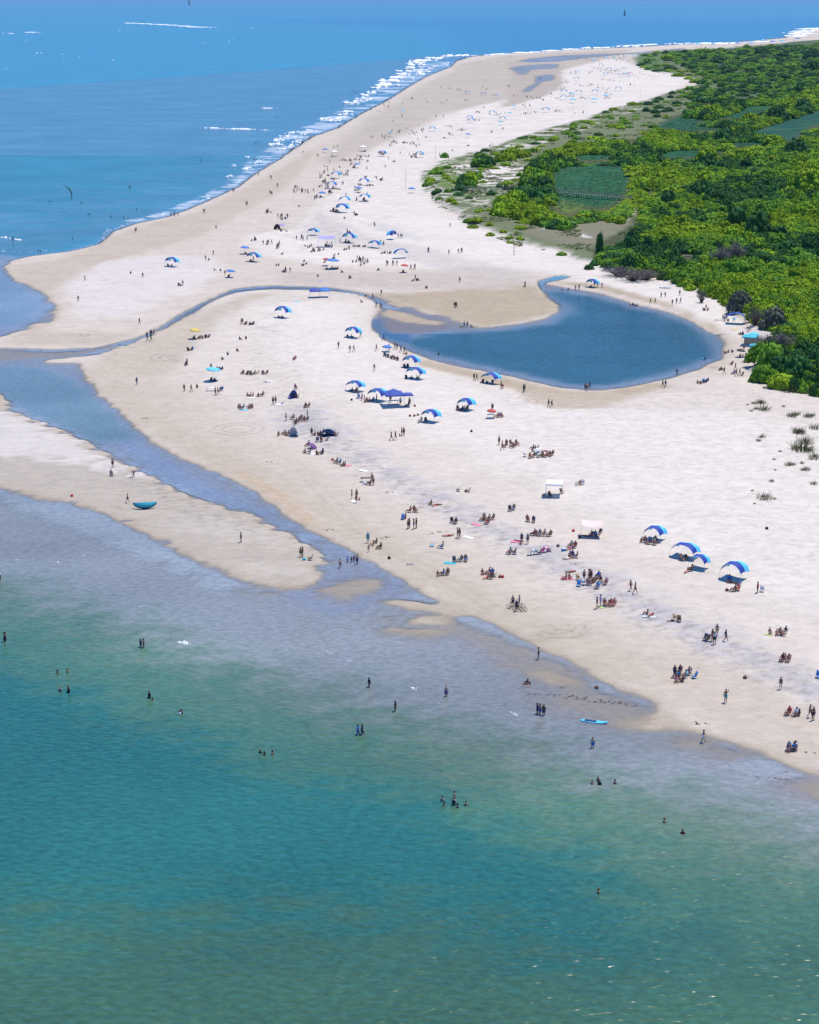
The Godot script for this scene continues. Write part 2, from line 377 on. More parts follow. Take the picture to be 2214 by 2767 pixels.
	# tan slope of the spit
	lay([-74, -379, -54, -331, -37, -297, -25, -278, -16, -258, -4, -239, 3, -226, 20, -203, 30, -188, 38, -175, 45, -167, 63, -150, 71, -158, 49, -185, 39, -200, 28, -211, 19, -222, 8, -241, -5, -266, -19, -294, -36, -323, -55, -367, -63, -410, -69, -395], 9, -99.0, Color(.525, .455, .375), NONE, .4, 1.0)
	# tan rim north of the lagoon
	lay([-12.7, -481, -1.7, -479, 12.1, -485, 30.7, -496, 38.3, -494, 41.7, -460, 40.2, -449, 28.5, -436, 18.1, -428, 12.3, -440, -0.3, -460], 6, -0.14, Color(.4, .325, .225), NONE, .2, 1.0)
	# grey flat north of the creek
	lay([-45, -523, -24, -518, 6, -518, 32, -513, 38, -497, 30, -487, 12, -485, -2, -485, -14, -490, -37, -496], 7, -0.2, Color(.47, .41, .345), NONE, .5, .85)
	# tan rim east of the lagoon
	lay([40.0, -502, 55.2, -487, 70.4, -458, 77.6, -424, 77.8, -405, 73.7, -388, 65.6, -373, 56.5, -363, 72.0, -379, 79.4, -404, 79.6, -428, 71.4, -465, 56.1, -496], 4, -0.16, Color(.4, .325, .225), NONE, .0, 1.0)
	# tan rim south of the lagoon
	lay([-7.4, -410, 4.2, -386, 18.0, -372, 32.8, -356, 39.7, -353, 56.9, -365, 58.3, -361, 41.8, -344, 31.8, -344, 18.6, -362, 4.1, -378], 5, -0.14, Color(.42, .34, .24), NONE, .2, 1.0)
	# tan shelf right of the lagoon foot
	lay([22.7, -359, 32.6, -353, 42.7, -352, 47.9, -353, 42.2, -339, 31.1, -336, 24.8, -344], 5, -0.2, Color(.45, .375, .285), NONE, .0, .85)
	# tan bank of the channel
	lay([-76, -382, -66, -352, -53, -322, -36, -293, -25, -276, -15, -257, -4, -239, 3, -226, 10, -217, 20, -203, 27, -191, 32, -187, 27, -203, 16, -219, 3, -239, -13, -266, -26, -292, -40, -312, -56, -344, -69, -377], 7, -0.17, Color(.47, .405, .32), NONE, .25, 1.0)
	# orange bank
	lay([-33.9, -294, -24.8, -277, -17.2, -259, -12.1, -251, -15.8, -262, -22.4, -278, -29.3, -290], 3, -99.0, Color(.47, .36, .245), NONE, .0, 1.0)
	# tan creek bank
	lay([-72.6, -398, -63.3, -422, -55.1, -456, -46.7, -477, -36.2, -483, -45.4, -463, -50.7, -428, -52.8, -387, -56.6, -367, -69.1, -372, -74.2, -382], 6, -0.2, Color(.48, .415, .33), NONE, .3, 1.0)
	# tan west rim
	lay([-128.8, -532, -114.2, -542, -106.9, -598, -100.0, -630, -83.8, -674, -68.3, -808, -46.8, -1038, -55.2, -751, -74.8, -598, -100.1, -532, -103.1, -487, -92.8, -449, -92.4, -422, -67.7, -419, -77.3, -405, -100.6, -405, -100.2, -419, -94.7, -445, -104.2, -479, -117.1, -500], 6, -0.16, Color(.49, .42, .34), NONE, .3, 1.0)
	# far damp flat
	lay([62, -2191, 135, -2491, 359, -2806, 298, -2491, 173, -1981, 138, -1575, 72, -1395, 23, -1252, -6, -1038, -31, -912, -50, -835, -33, -1157, 8, -1617, 50, -1981], 14, -0.16, Color(.46, .405, .34), NONE, .3, 1.0)
	# far damp hollow
	lay([126, -2261, 193, -2224, 177, -2027, 161, -1861, 152, -1699, 120, -1493, 89, -1372, 68, -1306, 88, -1510, 110, -1861], 9, -0.12, Color(.41, .36, .31), NONE, .3, 1.0)
	# far damp hook
	lay([7.6, -1548, 14.4, -1532, 12.7, -1430, 6.6, -1329, -0.8, -1251, 1.2, -1164, -2.7, -1146, -2.9, -1251, 2.8, -1317, 6.9, -1390], 6, -99.0, Color(.43, .385, .335), NONE, .0, .8)
	# far gully tone
	lay([-35, -682, -17, -598, 3, -574, 18, -547, 32, -518, 40, -504, 28, -504, 9, -523, -10, -563, -26, -574, -38, -598], 8, -99.0, Color(.5, .455, .41), NONE, .6, .75)
	# grey wind drift
	lay([-19.3, -637, -11.2, -637, -3.0, -616, 5.6, -593, 5.5, -582, -2.9, -596, -10.8, -613], 5, -99.0, Color(.5, .47, .44), NONE, .5, .6)
	# trampled line
	lay([-26, -344, -20, -339, -9, -305, 3, -280, 15, -258, 26, -239, 36, -221, 44, -208, 51, -195, 59, -185, 56, -177, 49, -189, 40, -204, 29, -222, 21, -239, 9, -260, -4, -286, -17, -312, -26, -323], 7, -99.0, Color(.44, .41, .4), NONE, .95, .9)
	# white streak of the sandbar
	lay([-106.3, -344, -81.2, -335, -71.7, -322, -61.5, -307, -52.1, -294, -44.5, -283, -53.0, -289, -61.3, -297, -68.8, -299, -76.5, -302, -95.2, -305], 6, -0.3, Color(.55, .505, .455), NONE, .6, 1.0)
	# sandbar streak
	lay([-42.0, -260, -34.7, -264, -23.2, -258, -15.7, -248, -19.3, -246, -28.6, -251, -36.7, -255], 5, -99.0, Color(.52, .47, .405), NONE, .6, .6)
	# sandbar streak low
	lay([-27.9, -237, -21.6, -238, -14.5, -239, -17.1, -234, -22.6, -234], 4, -99.0, Color(.52, .47, .405), NONE, .6, .7)
	# far pool strip, reflected sky painted as lavender like the pools below
	lay([139, -2280, 169, -2400, 217, -2509, 277, -2580, 320, -2604, 351, -2655, 399, -2761, 455, -2877, 439, -2772, 362, -2614, 303, -2528, 235, -2379, 196, -2269, 158, -2243], 9, .14, NONE, Color(.4, .46, .57), .0, 1.0)
	# far pool
	lay([116, -2057, 137, -2138, 171, -2189, 190, -2189, 176, -2057, 142, -2012, 127, -1887, 120, -1887, 120, -1983], 8, .12, NONE, Color(.4, .46, .57), .0, 1.0)
	# far pool tail
	lay([134, -1849, 152, -1900, 157, -1861, 147, -1765, 132, -1720, 118, -1618, 105, -1527, 101, -1553, 109, -1618, 123, -1699], 7, .14, NONE, Color(.4, .46, .57), .0, 1.0)
	# wet apron of the spit
	lay([3, -224, 10, -216, 17, -206, 23, -197, 27, -190, 29, -186, 27, -182, 33, -179, 38, -175, 41, -171, 45, -167, 56, -158, 55, -153, 44, -163, 37, -172, 29, -177, 22, -180, 18, -189, 13, -200, 6, -211], 7, .05, Color(.4, .345, .27), NONE, .5, .75)
	# wet apron of the sandbar
	lay([-81.3, -286, -71.6, -281, -57.4, -272, -43.9, -257, -31.1, -240, -20.8, -229, -15.5, -231, -15.2, -226, -20.4, -224, -30.2, -232, -42.4, -248, -55.7, -263, -69.6, -272, -78.8, -277], 6, .05, Color(.4, .35, .285), NONE, .6, .75)
	# dune grass ground
	lay([81.4, -361, 88.8, -354, 138.9, -331, 1819, -4644, 757, -3212, 587, -2911, 485, -2781, 398, -2708, 337, -2553, 287, -2191, 281, -1981, 295, -1861, 285, -1678, 239, -1559, 187, -1389, 154, -1306, 120.0, -1179, 91.9, -1114, 68.4, -1038, 47.6, -965, 29.8, -912, 16.4, -872, 7.4, -817, 8.9, -751, 11.4, -706, 18.3, -666, 24.4, -630, 30.6, -611, 36.4, -592, 43.5, -574, 52.9, -553, 58.6, -532, 64.3, -517, 75.2, -511, 80.5, -489, 84.7, -481, 88.0, -461, 89.8, -436, 94.0, -421, 93.4, -412, 85.9, -401, 82.4, -387, 78.7, -372], 5, -1.4, Color(.15, .175, .09), NONE, .98, 1.0)
	# open sand among the dunes
	lay([3.7, -751, 6.4, -835, 24.8, -912, 55.1, -1003, 110.2, -1179, 180, -1395, 257, -1617, 207, -1395, 142.8, -1179, 90.0, -1020, 65.4, -912, 49.2, -791, 35.8, -698, 24.7, -637, 14.8, -682], 5, -99.0, Color(.62, .56, .5), NONE, 2.62, 1.0)
	# grey-green drifts
	lay([4.7, -751, 6.3, -824, 24.4, -898, 54.2, -987, 108.1, -1157, 176, -1364, 251, -1575, 215, -1395, 141.2, -1166, 88.5, -1003, 64.5, -898, 48.6, -781, 35.4, -690, 26.5, -637, 16.8, -682], 4, -99.0, Color(.14, .19, .075), NONE, 2.0, 1.0)
	# green drifts
	lay([14.0, -875, 38.2, -916, 65.6, -944, 60.1, -863, 40.9, -839, 29.9, -763, 20.6, -735, 12.3, -763], 3, -99.0, Color(.12, .2, .035), NONE, 2.1, 1.0)
	# bleached spots
	lay([16.0, -851, 25.7, -857, 57.3, -839, 52.3, -763, 42.2, -754, 32.0, -763, 24.7, -805], 2, -99.0, Color(.62, .56, .5), NONE, 2.45, 1.0)
	# scrub ground
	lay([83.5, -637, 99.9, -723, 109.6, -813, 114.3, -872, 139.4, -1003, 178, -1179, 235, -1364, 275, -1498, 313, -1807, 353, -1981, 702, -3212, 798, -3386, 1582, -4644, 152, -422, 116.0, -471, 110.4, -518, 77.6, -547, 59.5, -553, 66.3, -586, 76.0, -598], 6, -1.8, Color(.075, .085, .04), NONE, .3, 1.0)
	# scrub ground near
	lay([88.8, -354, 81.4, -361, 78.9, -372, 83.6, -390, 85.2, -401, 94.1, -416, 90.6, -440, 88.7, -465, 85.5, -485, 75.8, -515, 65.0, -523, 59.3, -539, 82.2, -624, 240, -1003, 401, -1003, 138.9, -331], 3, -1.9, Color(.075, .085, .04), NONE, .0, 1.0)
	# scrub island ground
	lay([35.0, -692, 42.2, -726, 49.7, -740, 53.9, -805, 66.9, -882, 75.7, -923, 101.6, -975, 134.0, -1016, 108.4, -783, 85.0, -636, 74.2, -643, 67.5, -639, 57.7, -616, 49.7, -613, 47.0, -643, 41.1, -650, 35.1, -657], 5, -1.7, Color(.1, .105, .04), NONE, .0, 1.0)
	# bare sandy clearing
	lay([39.1, -616, 46.3, -632, 57.6, -614, 61.9, -627, 67.3, -638, 74.0, -641, 77.6, -639, 81.1, -619, 67.8, -582, 58.9, -562, 50.7, -573, 43.4, -585], 5, -1.6, Color(.2, .19, .125), NONE, .5, 1.0)
	# sandy path
	lay([91.5, -687, 91.7, -683, 86.5, -648, 80.6, -627, 80.6, -637, 86.5, -663], 2.5, -99.0, Color(.36, .33, .26), NONE, .0, 1.0)
	# sand spot one
	lay([104.8, -759, 108.8, -759, 104.3, -730, 101.0, -730], 3, -99.0, Color(.48, .43, .36), NONE, .0, 1.0)
	# sand spot two
	lay([60.0, -598, 63.5, -588, 62.1, -582, 59.8, -592], 2, -99.0, Color(.6, .55, .5), NONE, .0, 1.0)
	# sand spot three
	lay([47.7, -616, 50.1, -609, 48.3, -606], 2, -99.0, Color(.6, .55, .5), NONE, .0, 1.0)
	# sand spot four
	lay([88.5, -433, 93.9, -420, 94.1, -414, 92.0, -408, 87.5, -413, 87.0, -422], 2.0, -0.9, Color(.58, .52, .46), NONE, .0, 1.0)
	# meadow one
	lay([67.4, -818, 76.7, -859, 108.2, -862, 105.0, -813, 97.0, -751, 86.7, -698, 77.9, -675, 62.0, -678, 60.7, -715], 6, -1.5, Color(.02, .1, .045), NONE, .1, 1.0)
	# meadow one strip
	lay([83.6, -909, 98.0, -926, 108.6, -923, 104.8, -885, 90.0, -872], 6, -1.5, Color(.02, .1, .045), NONE, .0, 1.0)
	# meadow light
	lay([52.8, -684, 63.7, -704, 71.6, -680, 66.3, -665, 59.7, -654, 59.0, -672], 5, -99.0, Color(.11, .16, .035), NONE, .0, 1.0)
	# meadow two
	lay([137, -930, 150, -951, 175, -951, 167, -918, 150, -894, 129, -892], 8, -1.5, Color(.02, .1, .046), NONE, .0, 1.0)
	# meadow three
	lay([186, -1004, 208, -1007, 200, -963, 177, -957], 8, -1.5, Color(.018, .075, .045), NONE, .0, 1.0)
	# meadow four
	lay([158, -1109, 194, -1217, 207, -1181, 232, -1189, 264, -1269, 286, -1355, 266, -1347, 230, -1236, 205, -1181, 188, -1130, 208, -1109, 184, -1074, 172, -1074], 10, -1.5, Color(.02, .09, .045), NONE, .0, 1.0)
	# meadow four bright
	lay([252, -1276, 270, -1340, 283, -1347, 269, -1289, 253, -1255], 12, -99.0, Color(.035, .12, .04), NONE, .0, 1.0)
	# meadow five
	lay([210, -1074, 234, -1125, 254, -1175, 311, -1303, 377, -1428, 324, -1223, 259, -1109, 240, -1046, 218, -989, 214, -1023], 10, -1.5, Color(.018, .08, .055), NONE, .0, 1.0)
	# grassy far dune
	lay([313, -2421, 349, -2604, 375, -2655, 366, -2464, 317, -2189, 306, -2027, 293, -1861, 281, -1765, 294, -1913, 275, -1983, 288, -2189], 14, -99.0, Color(.1, .16, .05), NONE, .5, 1.0)
	# far low scrub
	lay([237, -1396, 275, -1498, 313, -1807, 353, -1981, 537, -2911, 702, -3212, 798, -3386, 1582, -4644, 621, -1807, 348, -1462, 273, -1364], 30, -99.0, Color(.085, .125, .06), NONE, .4, 1.0)
	# lagoon wind ripples, laid as lighter blue patches of colour
	lay([-0, -413, 11, -419, 30, -425, 43, -452, 53, -471, 68, -443, 76, -413, 71, -392, 49, -367, 26, -377, 10, -392], 8, -99.0, NONE, Color(.033, .11, .148), 2.1, .6)
	# meadow streaks
	lay([68.1, -813, 76.2, -853, 107.9, -859, 101.8, -791, 87.2, -702, 78.1, -678, 62.3, -682, 61.9, -723], 5, -99.0, Color(.045, .12, .05), NONE, 2.2, .7)
	# meadow five streaks
	lay([210, -1074, 234, -1125, 254, -1175, 311, -1303, 377, -1428, 324, -1223, 259, -1109, 240, -1046, 218, -989, 214, -1023], 9, -99.0, Color(.04, .105, .05), NONE, 2.1, .7)
	# far purple scrub
	lay([414, -2641, 492, -2842, 565, -2771, 578, -2641, 470, -2221, 405, -2057, 358, -2057, 359, -2266], 40, -99.0, Color(.085, .09, .085), NONE, .4, 1.0)
	lay([-26.2, -342.5, -19.9, -338.3, -9.1, -304.1, 3.1, -278.7, 15.1, -257.0, 25.5, -238.1, 35.7, -219.7, 43.9, -207.1, 51.3, -194.2, 58.8, -184.0, 54.8, -173.5, 47.8, -185.4, 39.0, -200.5, 28.8, -217.8, 20.2, -233.8, 8.9, -254.5, -3.5, -278.7, -16.3, -304.1, -25.7, -322.2], 6, -99.0, NONE, NONE, .0, .6)
	lay([-41.4, -420.4, -34.6, -461.7, -24.8, -385.6, -23.9, -338.3, -34.5, -346.8], 8, -99.0, NONE, NONE, .0, .35)
	lay([13.5, -338.3, 44.6, -351.3, 73.8, -365.3, 81.2, -322.2, 113.5, -287.8, 87.4, -216.0, 56.4, -216.0, 33.8, -259.5, 12.1, -300.7], 14, -99.0, NONE, NONE, .0, .25)
	lay([-57.0, -307.6, -47.7, -287.8, -35.4, -270.2, -23.2, -258.2, -27.5, -254.5, -39.9, -267.4, -52.3, -284.7], 4, -99.0, NONE, NONE, .0, .5)
	lay([-53.0, -621.4, -25.9, -908.5, 45.6, -1198.2, 190.1, -1654.2, 100.3, -1070.7, 7.9, -748.2, -10.5, -595.9, -34.7, -550.6], 14, -99.0, NONE, NONE, .0, .3)
	ring(20.6, -212.7, 2.1, -0.3, 2.7, .8)
	ring(20.3, -212.5, 3.0, .3, 2.6, .8)
	ring(-33.9, -321.5, 4.1, -3.3, 2.6, .8)
	ring(-53.8, -390.1, 4.4, 1.7, 4.4, .8)
	ring(-55.0, -390.1, 5.3, 2.0, 4.2, .8)
	ring(-69.0, -428.0, 3.9, 2.6, 4.3, .8)
	ring(-78.2, -419.5, 4.3, 2.2, 3.6, .8)
	ring(22.5, -344.6, 3.6, -0.6, 2.4, .8)
	track([-22.0, -299.7, -15.0, -276.9, -8.4, -257.0, -3.7, -247.2, 1.2, -238.8, 6.9, -228.9, 11.8, -219.7], .93)
	track([-26.7, -285.8, -20.6, -271.2, -14.7, -260.4, -9.8, -252.8], 1.06)
	track([16.8, -214.4, 21.1, -210.7, 28.4, -216.4, 34.6, -211.3, 40.2, -205.2], .93)
	track([-84.1, -443.8, -81.7, -428.0, -77.5, -411.3], 1.08)
	track([1.6, -322.8, 11.5, -337.5, 21.9, -346.0, 27.4, -364.4], .9)
	for q in patches: build_patch(q)
	# open water past the patches: a floor of sea below the shallows on all sides, and the true sea level towards the horizon
	tag(sea_sheet("ocean", -4.3, 3000.0), "open blue sea running out to the horizon", "", "", "structure")
	tag(sea_sheet("far_sea", .0, -6499.2), "pale blue sea at the horizon", "", "", "structure")

func sea_sheet(called: String, y: float, near_edge: float) -> MeshInstance3D:
	var st := SurfaceTool.new()
	st.begin(Mesh.PRIMITIVE_TRIANGLES)
	for c in [[-80000.0, -80000.0], [80000.0, -80000.0], [80000.0, near_edge], [-80000.0, -80000.0], [80000.0, near_edge], [-80000.0, near_edge]]:
		st.set_color(Color(.062, .335, .48, 1.0))
		st.set_normal(Vector3.UP)
		st.add_vertex(Vector3(c[0], y, c[1]))
	return shape(called, st.commit(), water_material())

func noise_picture(side: int, seed_: int, freq: float, octaves: int, low: float, high: float, type := FastNoiseLite.TYPE_SIMPLEX_SMOOTH) -> NoiseTexture2D:
	var f := FastNoiseLite.new()
	f.seed = seed_
	f.noise_type = type
	f.frequency = freq
	f.fractal_octaves = octaves
	f.fractal_gain = 0.55
	var t := NoiseTexture2D.new()
	t.width = side
	t.height = side
	t.seamless = true
	t.noise = f
	var r := Gradient.new()
	r.set_color(0, Color(low, low, low))
	r.set_color(1, Color(high, high, high))
	t.color_ramp = r
	return t

func sand_material() -> StandardMaterial3D:
	if mats.has("sand"): return mats["sand"]
	var m := StandardMaterial3D.new()
	m.resource_name = "sand"
	m.vertex_color_use_as_albedo = true
	m.roughness = 0.95
	m.metallic_specular = 0.25
	m.albedo_texture = noise_picture(1024, 5, .012, 5, .93, 1.0)
	m.uv1_triplanar = true
	m.uv1_world_triplanar = true
	m.uv1_scale = Vector3(1.0 / 46.0, 1.0 / 46.0, 1.0 / 29.0)
	m.heightmap_enabled = true
	m.heightmap_texture = noise_picture(1024, 12, .03, 5, .0, 1.0)
	m.heightmap_scale = 14.0
	mats["sand"] = m
	return m

func water_material() -> StandardMaterial3D:
	if mats.has("water"): return mats["water"]
	var m := StandardMaterial3D.new()
	m.resource_name = "water"
	m.vertex_color_use_as_albedo = true
	m.transparency = BaseMaterial3D.TRANSPARENCY_ALPHA
	m.roughness = 0.22
	m.metallic_specular = 0.5
	m.albedo_texture = noise_picture(1024, 8, .03, 5, .80, 1.0)
	m.detail_enabled = true
	m.detail_blend_mode = BaseMaterial3D.BLEND_MODE_MUL
	m.detail_uv_layer = BaseMaterial3D.DETAIL_UV_2
	m.detail_albedo = noise_picture(1024, 88, .012, 5, .82, 1.0)
	m.uv2_triplanar = true
	m.uv2_world_triplanar = true
	m.uv2_scale = Vector3(1.0 / 900.0, 1.0 / 500.0, 1.0 / 500.0)
	m.uv1_triplanar = true
	m.uv1_world_triplanar = true
	m.uv1_scale = Vector3(1.0 / 52.0, 1.0 / 30.0, 1.0 / 30.0)
	m.heightmap_enabled = true
	m.heightmap_texture = noise_picture(1024, 31, .026, 2, .0, 1.0)
	m.heightmap_scale = 15.0
	mats["water"] = m
	return m

func build_patch(q: Patch) -> void:
	var n := q.w * q.h
	var at := PackedVector3Array()
	var up := PackedVector3Array()
	var tint := PackedColorArray()
	at.resize(n); up.resize(n); tint.resize(n)
	var hs := PackedFloat32Array()
	hs.resize(n)
	for k in n: hs[k] = q.ground(k)
	var under := patches.find(q) > 0
	var damp := Color(.40, .335, .25)
	var grain := FastNoiseLite.new()
	grain.seed = 27
	grain.frequency = 0.26 / q.cx
	grain.fractal_octaves = 3
	grain.fractal_gain = 0.7
	var sweep := FastNoiseLite.new()
	sweep.seed = 44
	sweep.frequency = 0.03 / q.cx
	sweep.fractal_octaves = 3
	for j in q.h:
		var z := q.z0 + j * q.cz
		for i in q.w:
			var k := j * q.w + i
			at[k] = Vector3(q.x0 + i * q.cx, hs[k] - (0.1 if under and j == q.h - 1 else 0.0), z)
			var dx := hs[mini(k + 1, n - 1)] - hs[maxi(k - 1, 0)]
			var dz := hs[mini(k + q.w, n - 1)] - hs[maxi(k - q.w, 0)]
			up[k] = Vector3(-dx / (2.0 * q.cx), 1.0, -dz / (2.0 * q.cz)).normalized()
			var wet := 1.0 - clampf((-q.depth[k] + 0.01) / 0.24, .0, 1.0)
			var x := q.x0 + i * q.cx
			var fine := grain.get_noise_2d(x * 0.6, z * 1.1)
			var swept := sweep.get_noise_2d(x * 0.35 + z * 0.12, z * 1.3)
			var mottle := (1.0 + q.rough[k] * 0.05 + swept * 0.045 - maxf(0.0, fine + 0.10) * q.scuff[k] * 0.95) * q.print_[k]
			var c := Color(q.g[0][k], q.g[1][k], q.g[2][k])
			if wet > 0.0: c = c.lerp(damp, wet * 0.85) * (1.0 - 0.22 * clampf(wet * 4.0 - 3.2, .0, 1.0))
			tint[k] = Color(c.r * mottle, c.g * mottle, c.b * mottle)
	var land := PackedInt32Array()
	var sea := PackedInt32Array()
	var place := PackedInt32Array()
	place.resize(n)
	place.fill(-1)
	var wat := PackedVector3Array()
	var wcol := PackedColorArray()
	for j in q.h - 1:
		for i in q.w - 1:
			var k := j * q.w + i
			var four := [k, k + 1, k + q.w, k + q.w + 1]
			var low := minf(minf(hs[k], hs[k + 1]), minf(hs[k + q.w], hs[k + q.w + 1]))
			var high := maxf(maxf(hs[k], hs[k + 1]), maxf(hs[k + q.w], hs[k + q.w + 1]))
			if high > -1.5:
				land.append_array([k, k + 1, k + q.w, k + 1, k + q.w + 1, k + q.w])
			if low < 0.0:
				for v: int in four:
					if place[v] < 0:
						place[v] = wat.size()
						wat.append(Vector3(at[v].x, -0.1 if under and v >= n - q.w else 0.0, at[v].z))
						var a := 1.0 - exp(-5.5 * maxf(0.0, q.depth[v])) if q.depth[v] < 1.2 else 1.0
						wcol.append(Color(q.s[0][v] * 1.25, q.s[1][v] * 1.25, q.s[2][v] * 1.25, a))
				sea.append_array([place[k], place[k + 1], place[k + q.w], place[k + 1], place[k + q.w + 1], place[k + q.w]])
	var names := ["foreground", "middle", "distant", "farthest"]
	var which := patches.find(q)
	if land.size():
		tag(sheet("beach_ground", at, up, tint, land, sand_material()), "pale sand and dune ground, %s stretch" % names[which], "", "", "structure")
	if sea.size():
		var flat := PackedVector3Array()
		flat.resize(wat.size())
		flat.fill(Vector3.UP)
		tag(sheet("sea_water", wat, flat, wcol, sea, water_material()), "rippled sea and lagoon water, %s stretch" % names[which], "", "", "structure")

func sheet(called: String, at: PackedVector3Array, up: PackedVector3Array, tint: PackedColorArray, index: PackedInt32Array, mat: Material) -> MeshInstance3D:
	var a := []
	a.resize(Mesh.ARRAY_MAX)
	a[Mesh.ARRAY_VERTEX] = at
	a[Mesh.ARRAY_NORMAL] = up
	a[Mesh.ARRAY_COLOR] = tint
	a[Mesh.ARRAY_INDEX] = index
	var m := ArrayMesh.new()
	m.add_surface_from_arrays(Mesh.PRIMITIVE_TRIANGLES, a)
	return shape(called, m, mat)

# ---------------------------------------------------------------- mesh helpers
func tool() -> SurfaceTool:
	var st := SurfaceTool.new()
	st.begin(Mesh.PRIMITIVE_TRIANGLES)
	return st

func done(st: SurfaceTool, smooth := false) -> ArrayMesh:
	if smooth: st.index()
	st.generate_normals()
	return st.commit()

func quad(st: SurfaceTool, a: Vector3, b: Vector3, c: Vector3, d: Vector3) -> void:
	for v in [a, b, c, a, c, d]: st.add_vertex(v)

func box(st: SurfaceTool, mid: Vector3, size: Vector3, turn := Basis.IDENTITY) -> void:
	var p := []
	for k in 8:
		p.append(mid + turn * (size * 0.5 * Vector3(1 if k & 1 else -1, 1 if k & 2 else -1, 1 if k & 4 else -1)))
	quad(st, p[0], p[1], p[5], p[4])
	quad(st, p[2], p[6], p[7], p[3])
	quad(st, p[0], p[2], p[3], p[1])
	quad(st, p[4], p[5], p[7], p[6])
	quad(st, p[0], p[4], p[6], p[2])
	quad(st, p[1], p[3], p[7], p[5])

func tube(st: SurfaceTool, path: Array, radii: Array, sides := 6) -> void:
	var rings := []
	for k in path.size():
		var along: Vector3 = (path[mini(k + 1, path.size() - 1)] - path[maxi(k - 1, 0)])
		along = along.normalized()
		var side := along.cross(Vector3.UP if absf(along.y) < 0.9 else Vector3.RIGHT).normalized()
		var other := side.cross(along)
		var ring := []
		var r: float = radii[mini(k, radii.size() - 1)]
		for s in sides:
			var t := TAU * s / sides
			ring.append(path[k] + (side * cos(t) + other * sin(t)) * r)
		rings.append(ring)
	for k in path.size() - 1:
		for s in sides:
			var n := (s + 1) % sides
			quad(st, rings[k][s], rings[k + 1][s], rings[k + 1][n], rings[k][n])
	for s in range(1, sides - 1):
		for v in [rings[0][0], rings[0][s], rings[0][s + 1], rings[-1][0], rings[-1][s + 1], rings[-1][s]]: st.add_vertex(v)

# A cloth sheet of a few centimetres from a function of (u, v).
func cloth(f: Callable, nu: int, nv: int, thick := 0.02) -> ArrayMesh:
	var st := tool()
	for side in 2:
		for a in nu:
			for b in nv:
				var p := []
				for c in [[a, b], [a + 1, b], [a + 1, b + 1], [a, b + 1]]:
					var at: Vector3 = f.call(float(c[0]) / nu, float(c[1]) / nv)
					p.append(at - Vector3(0, thick * side, 0))
				if side == 0: quad(st, p[0], p[1], p[2], p[3])
				else: quad(st, p[3], p[2], p[1], p[0])
	return done(st)

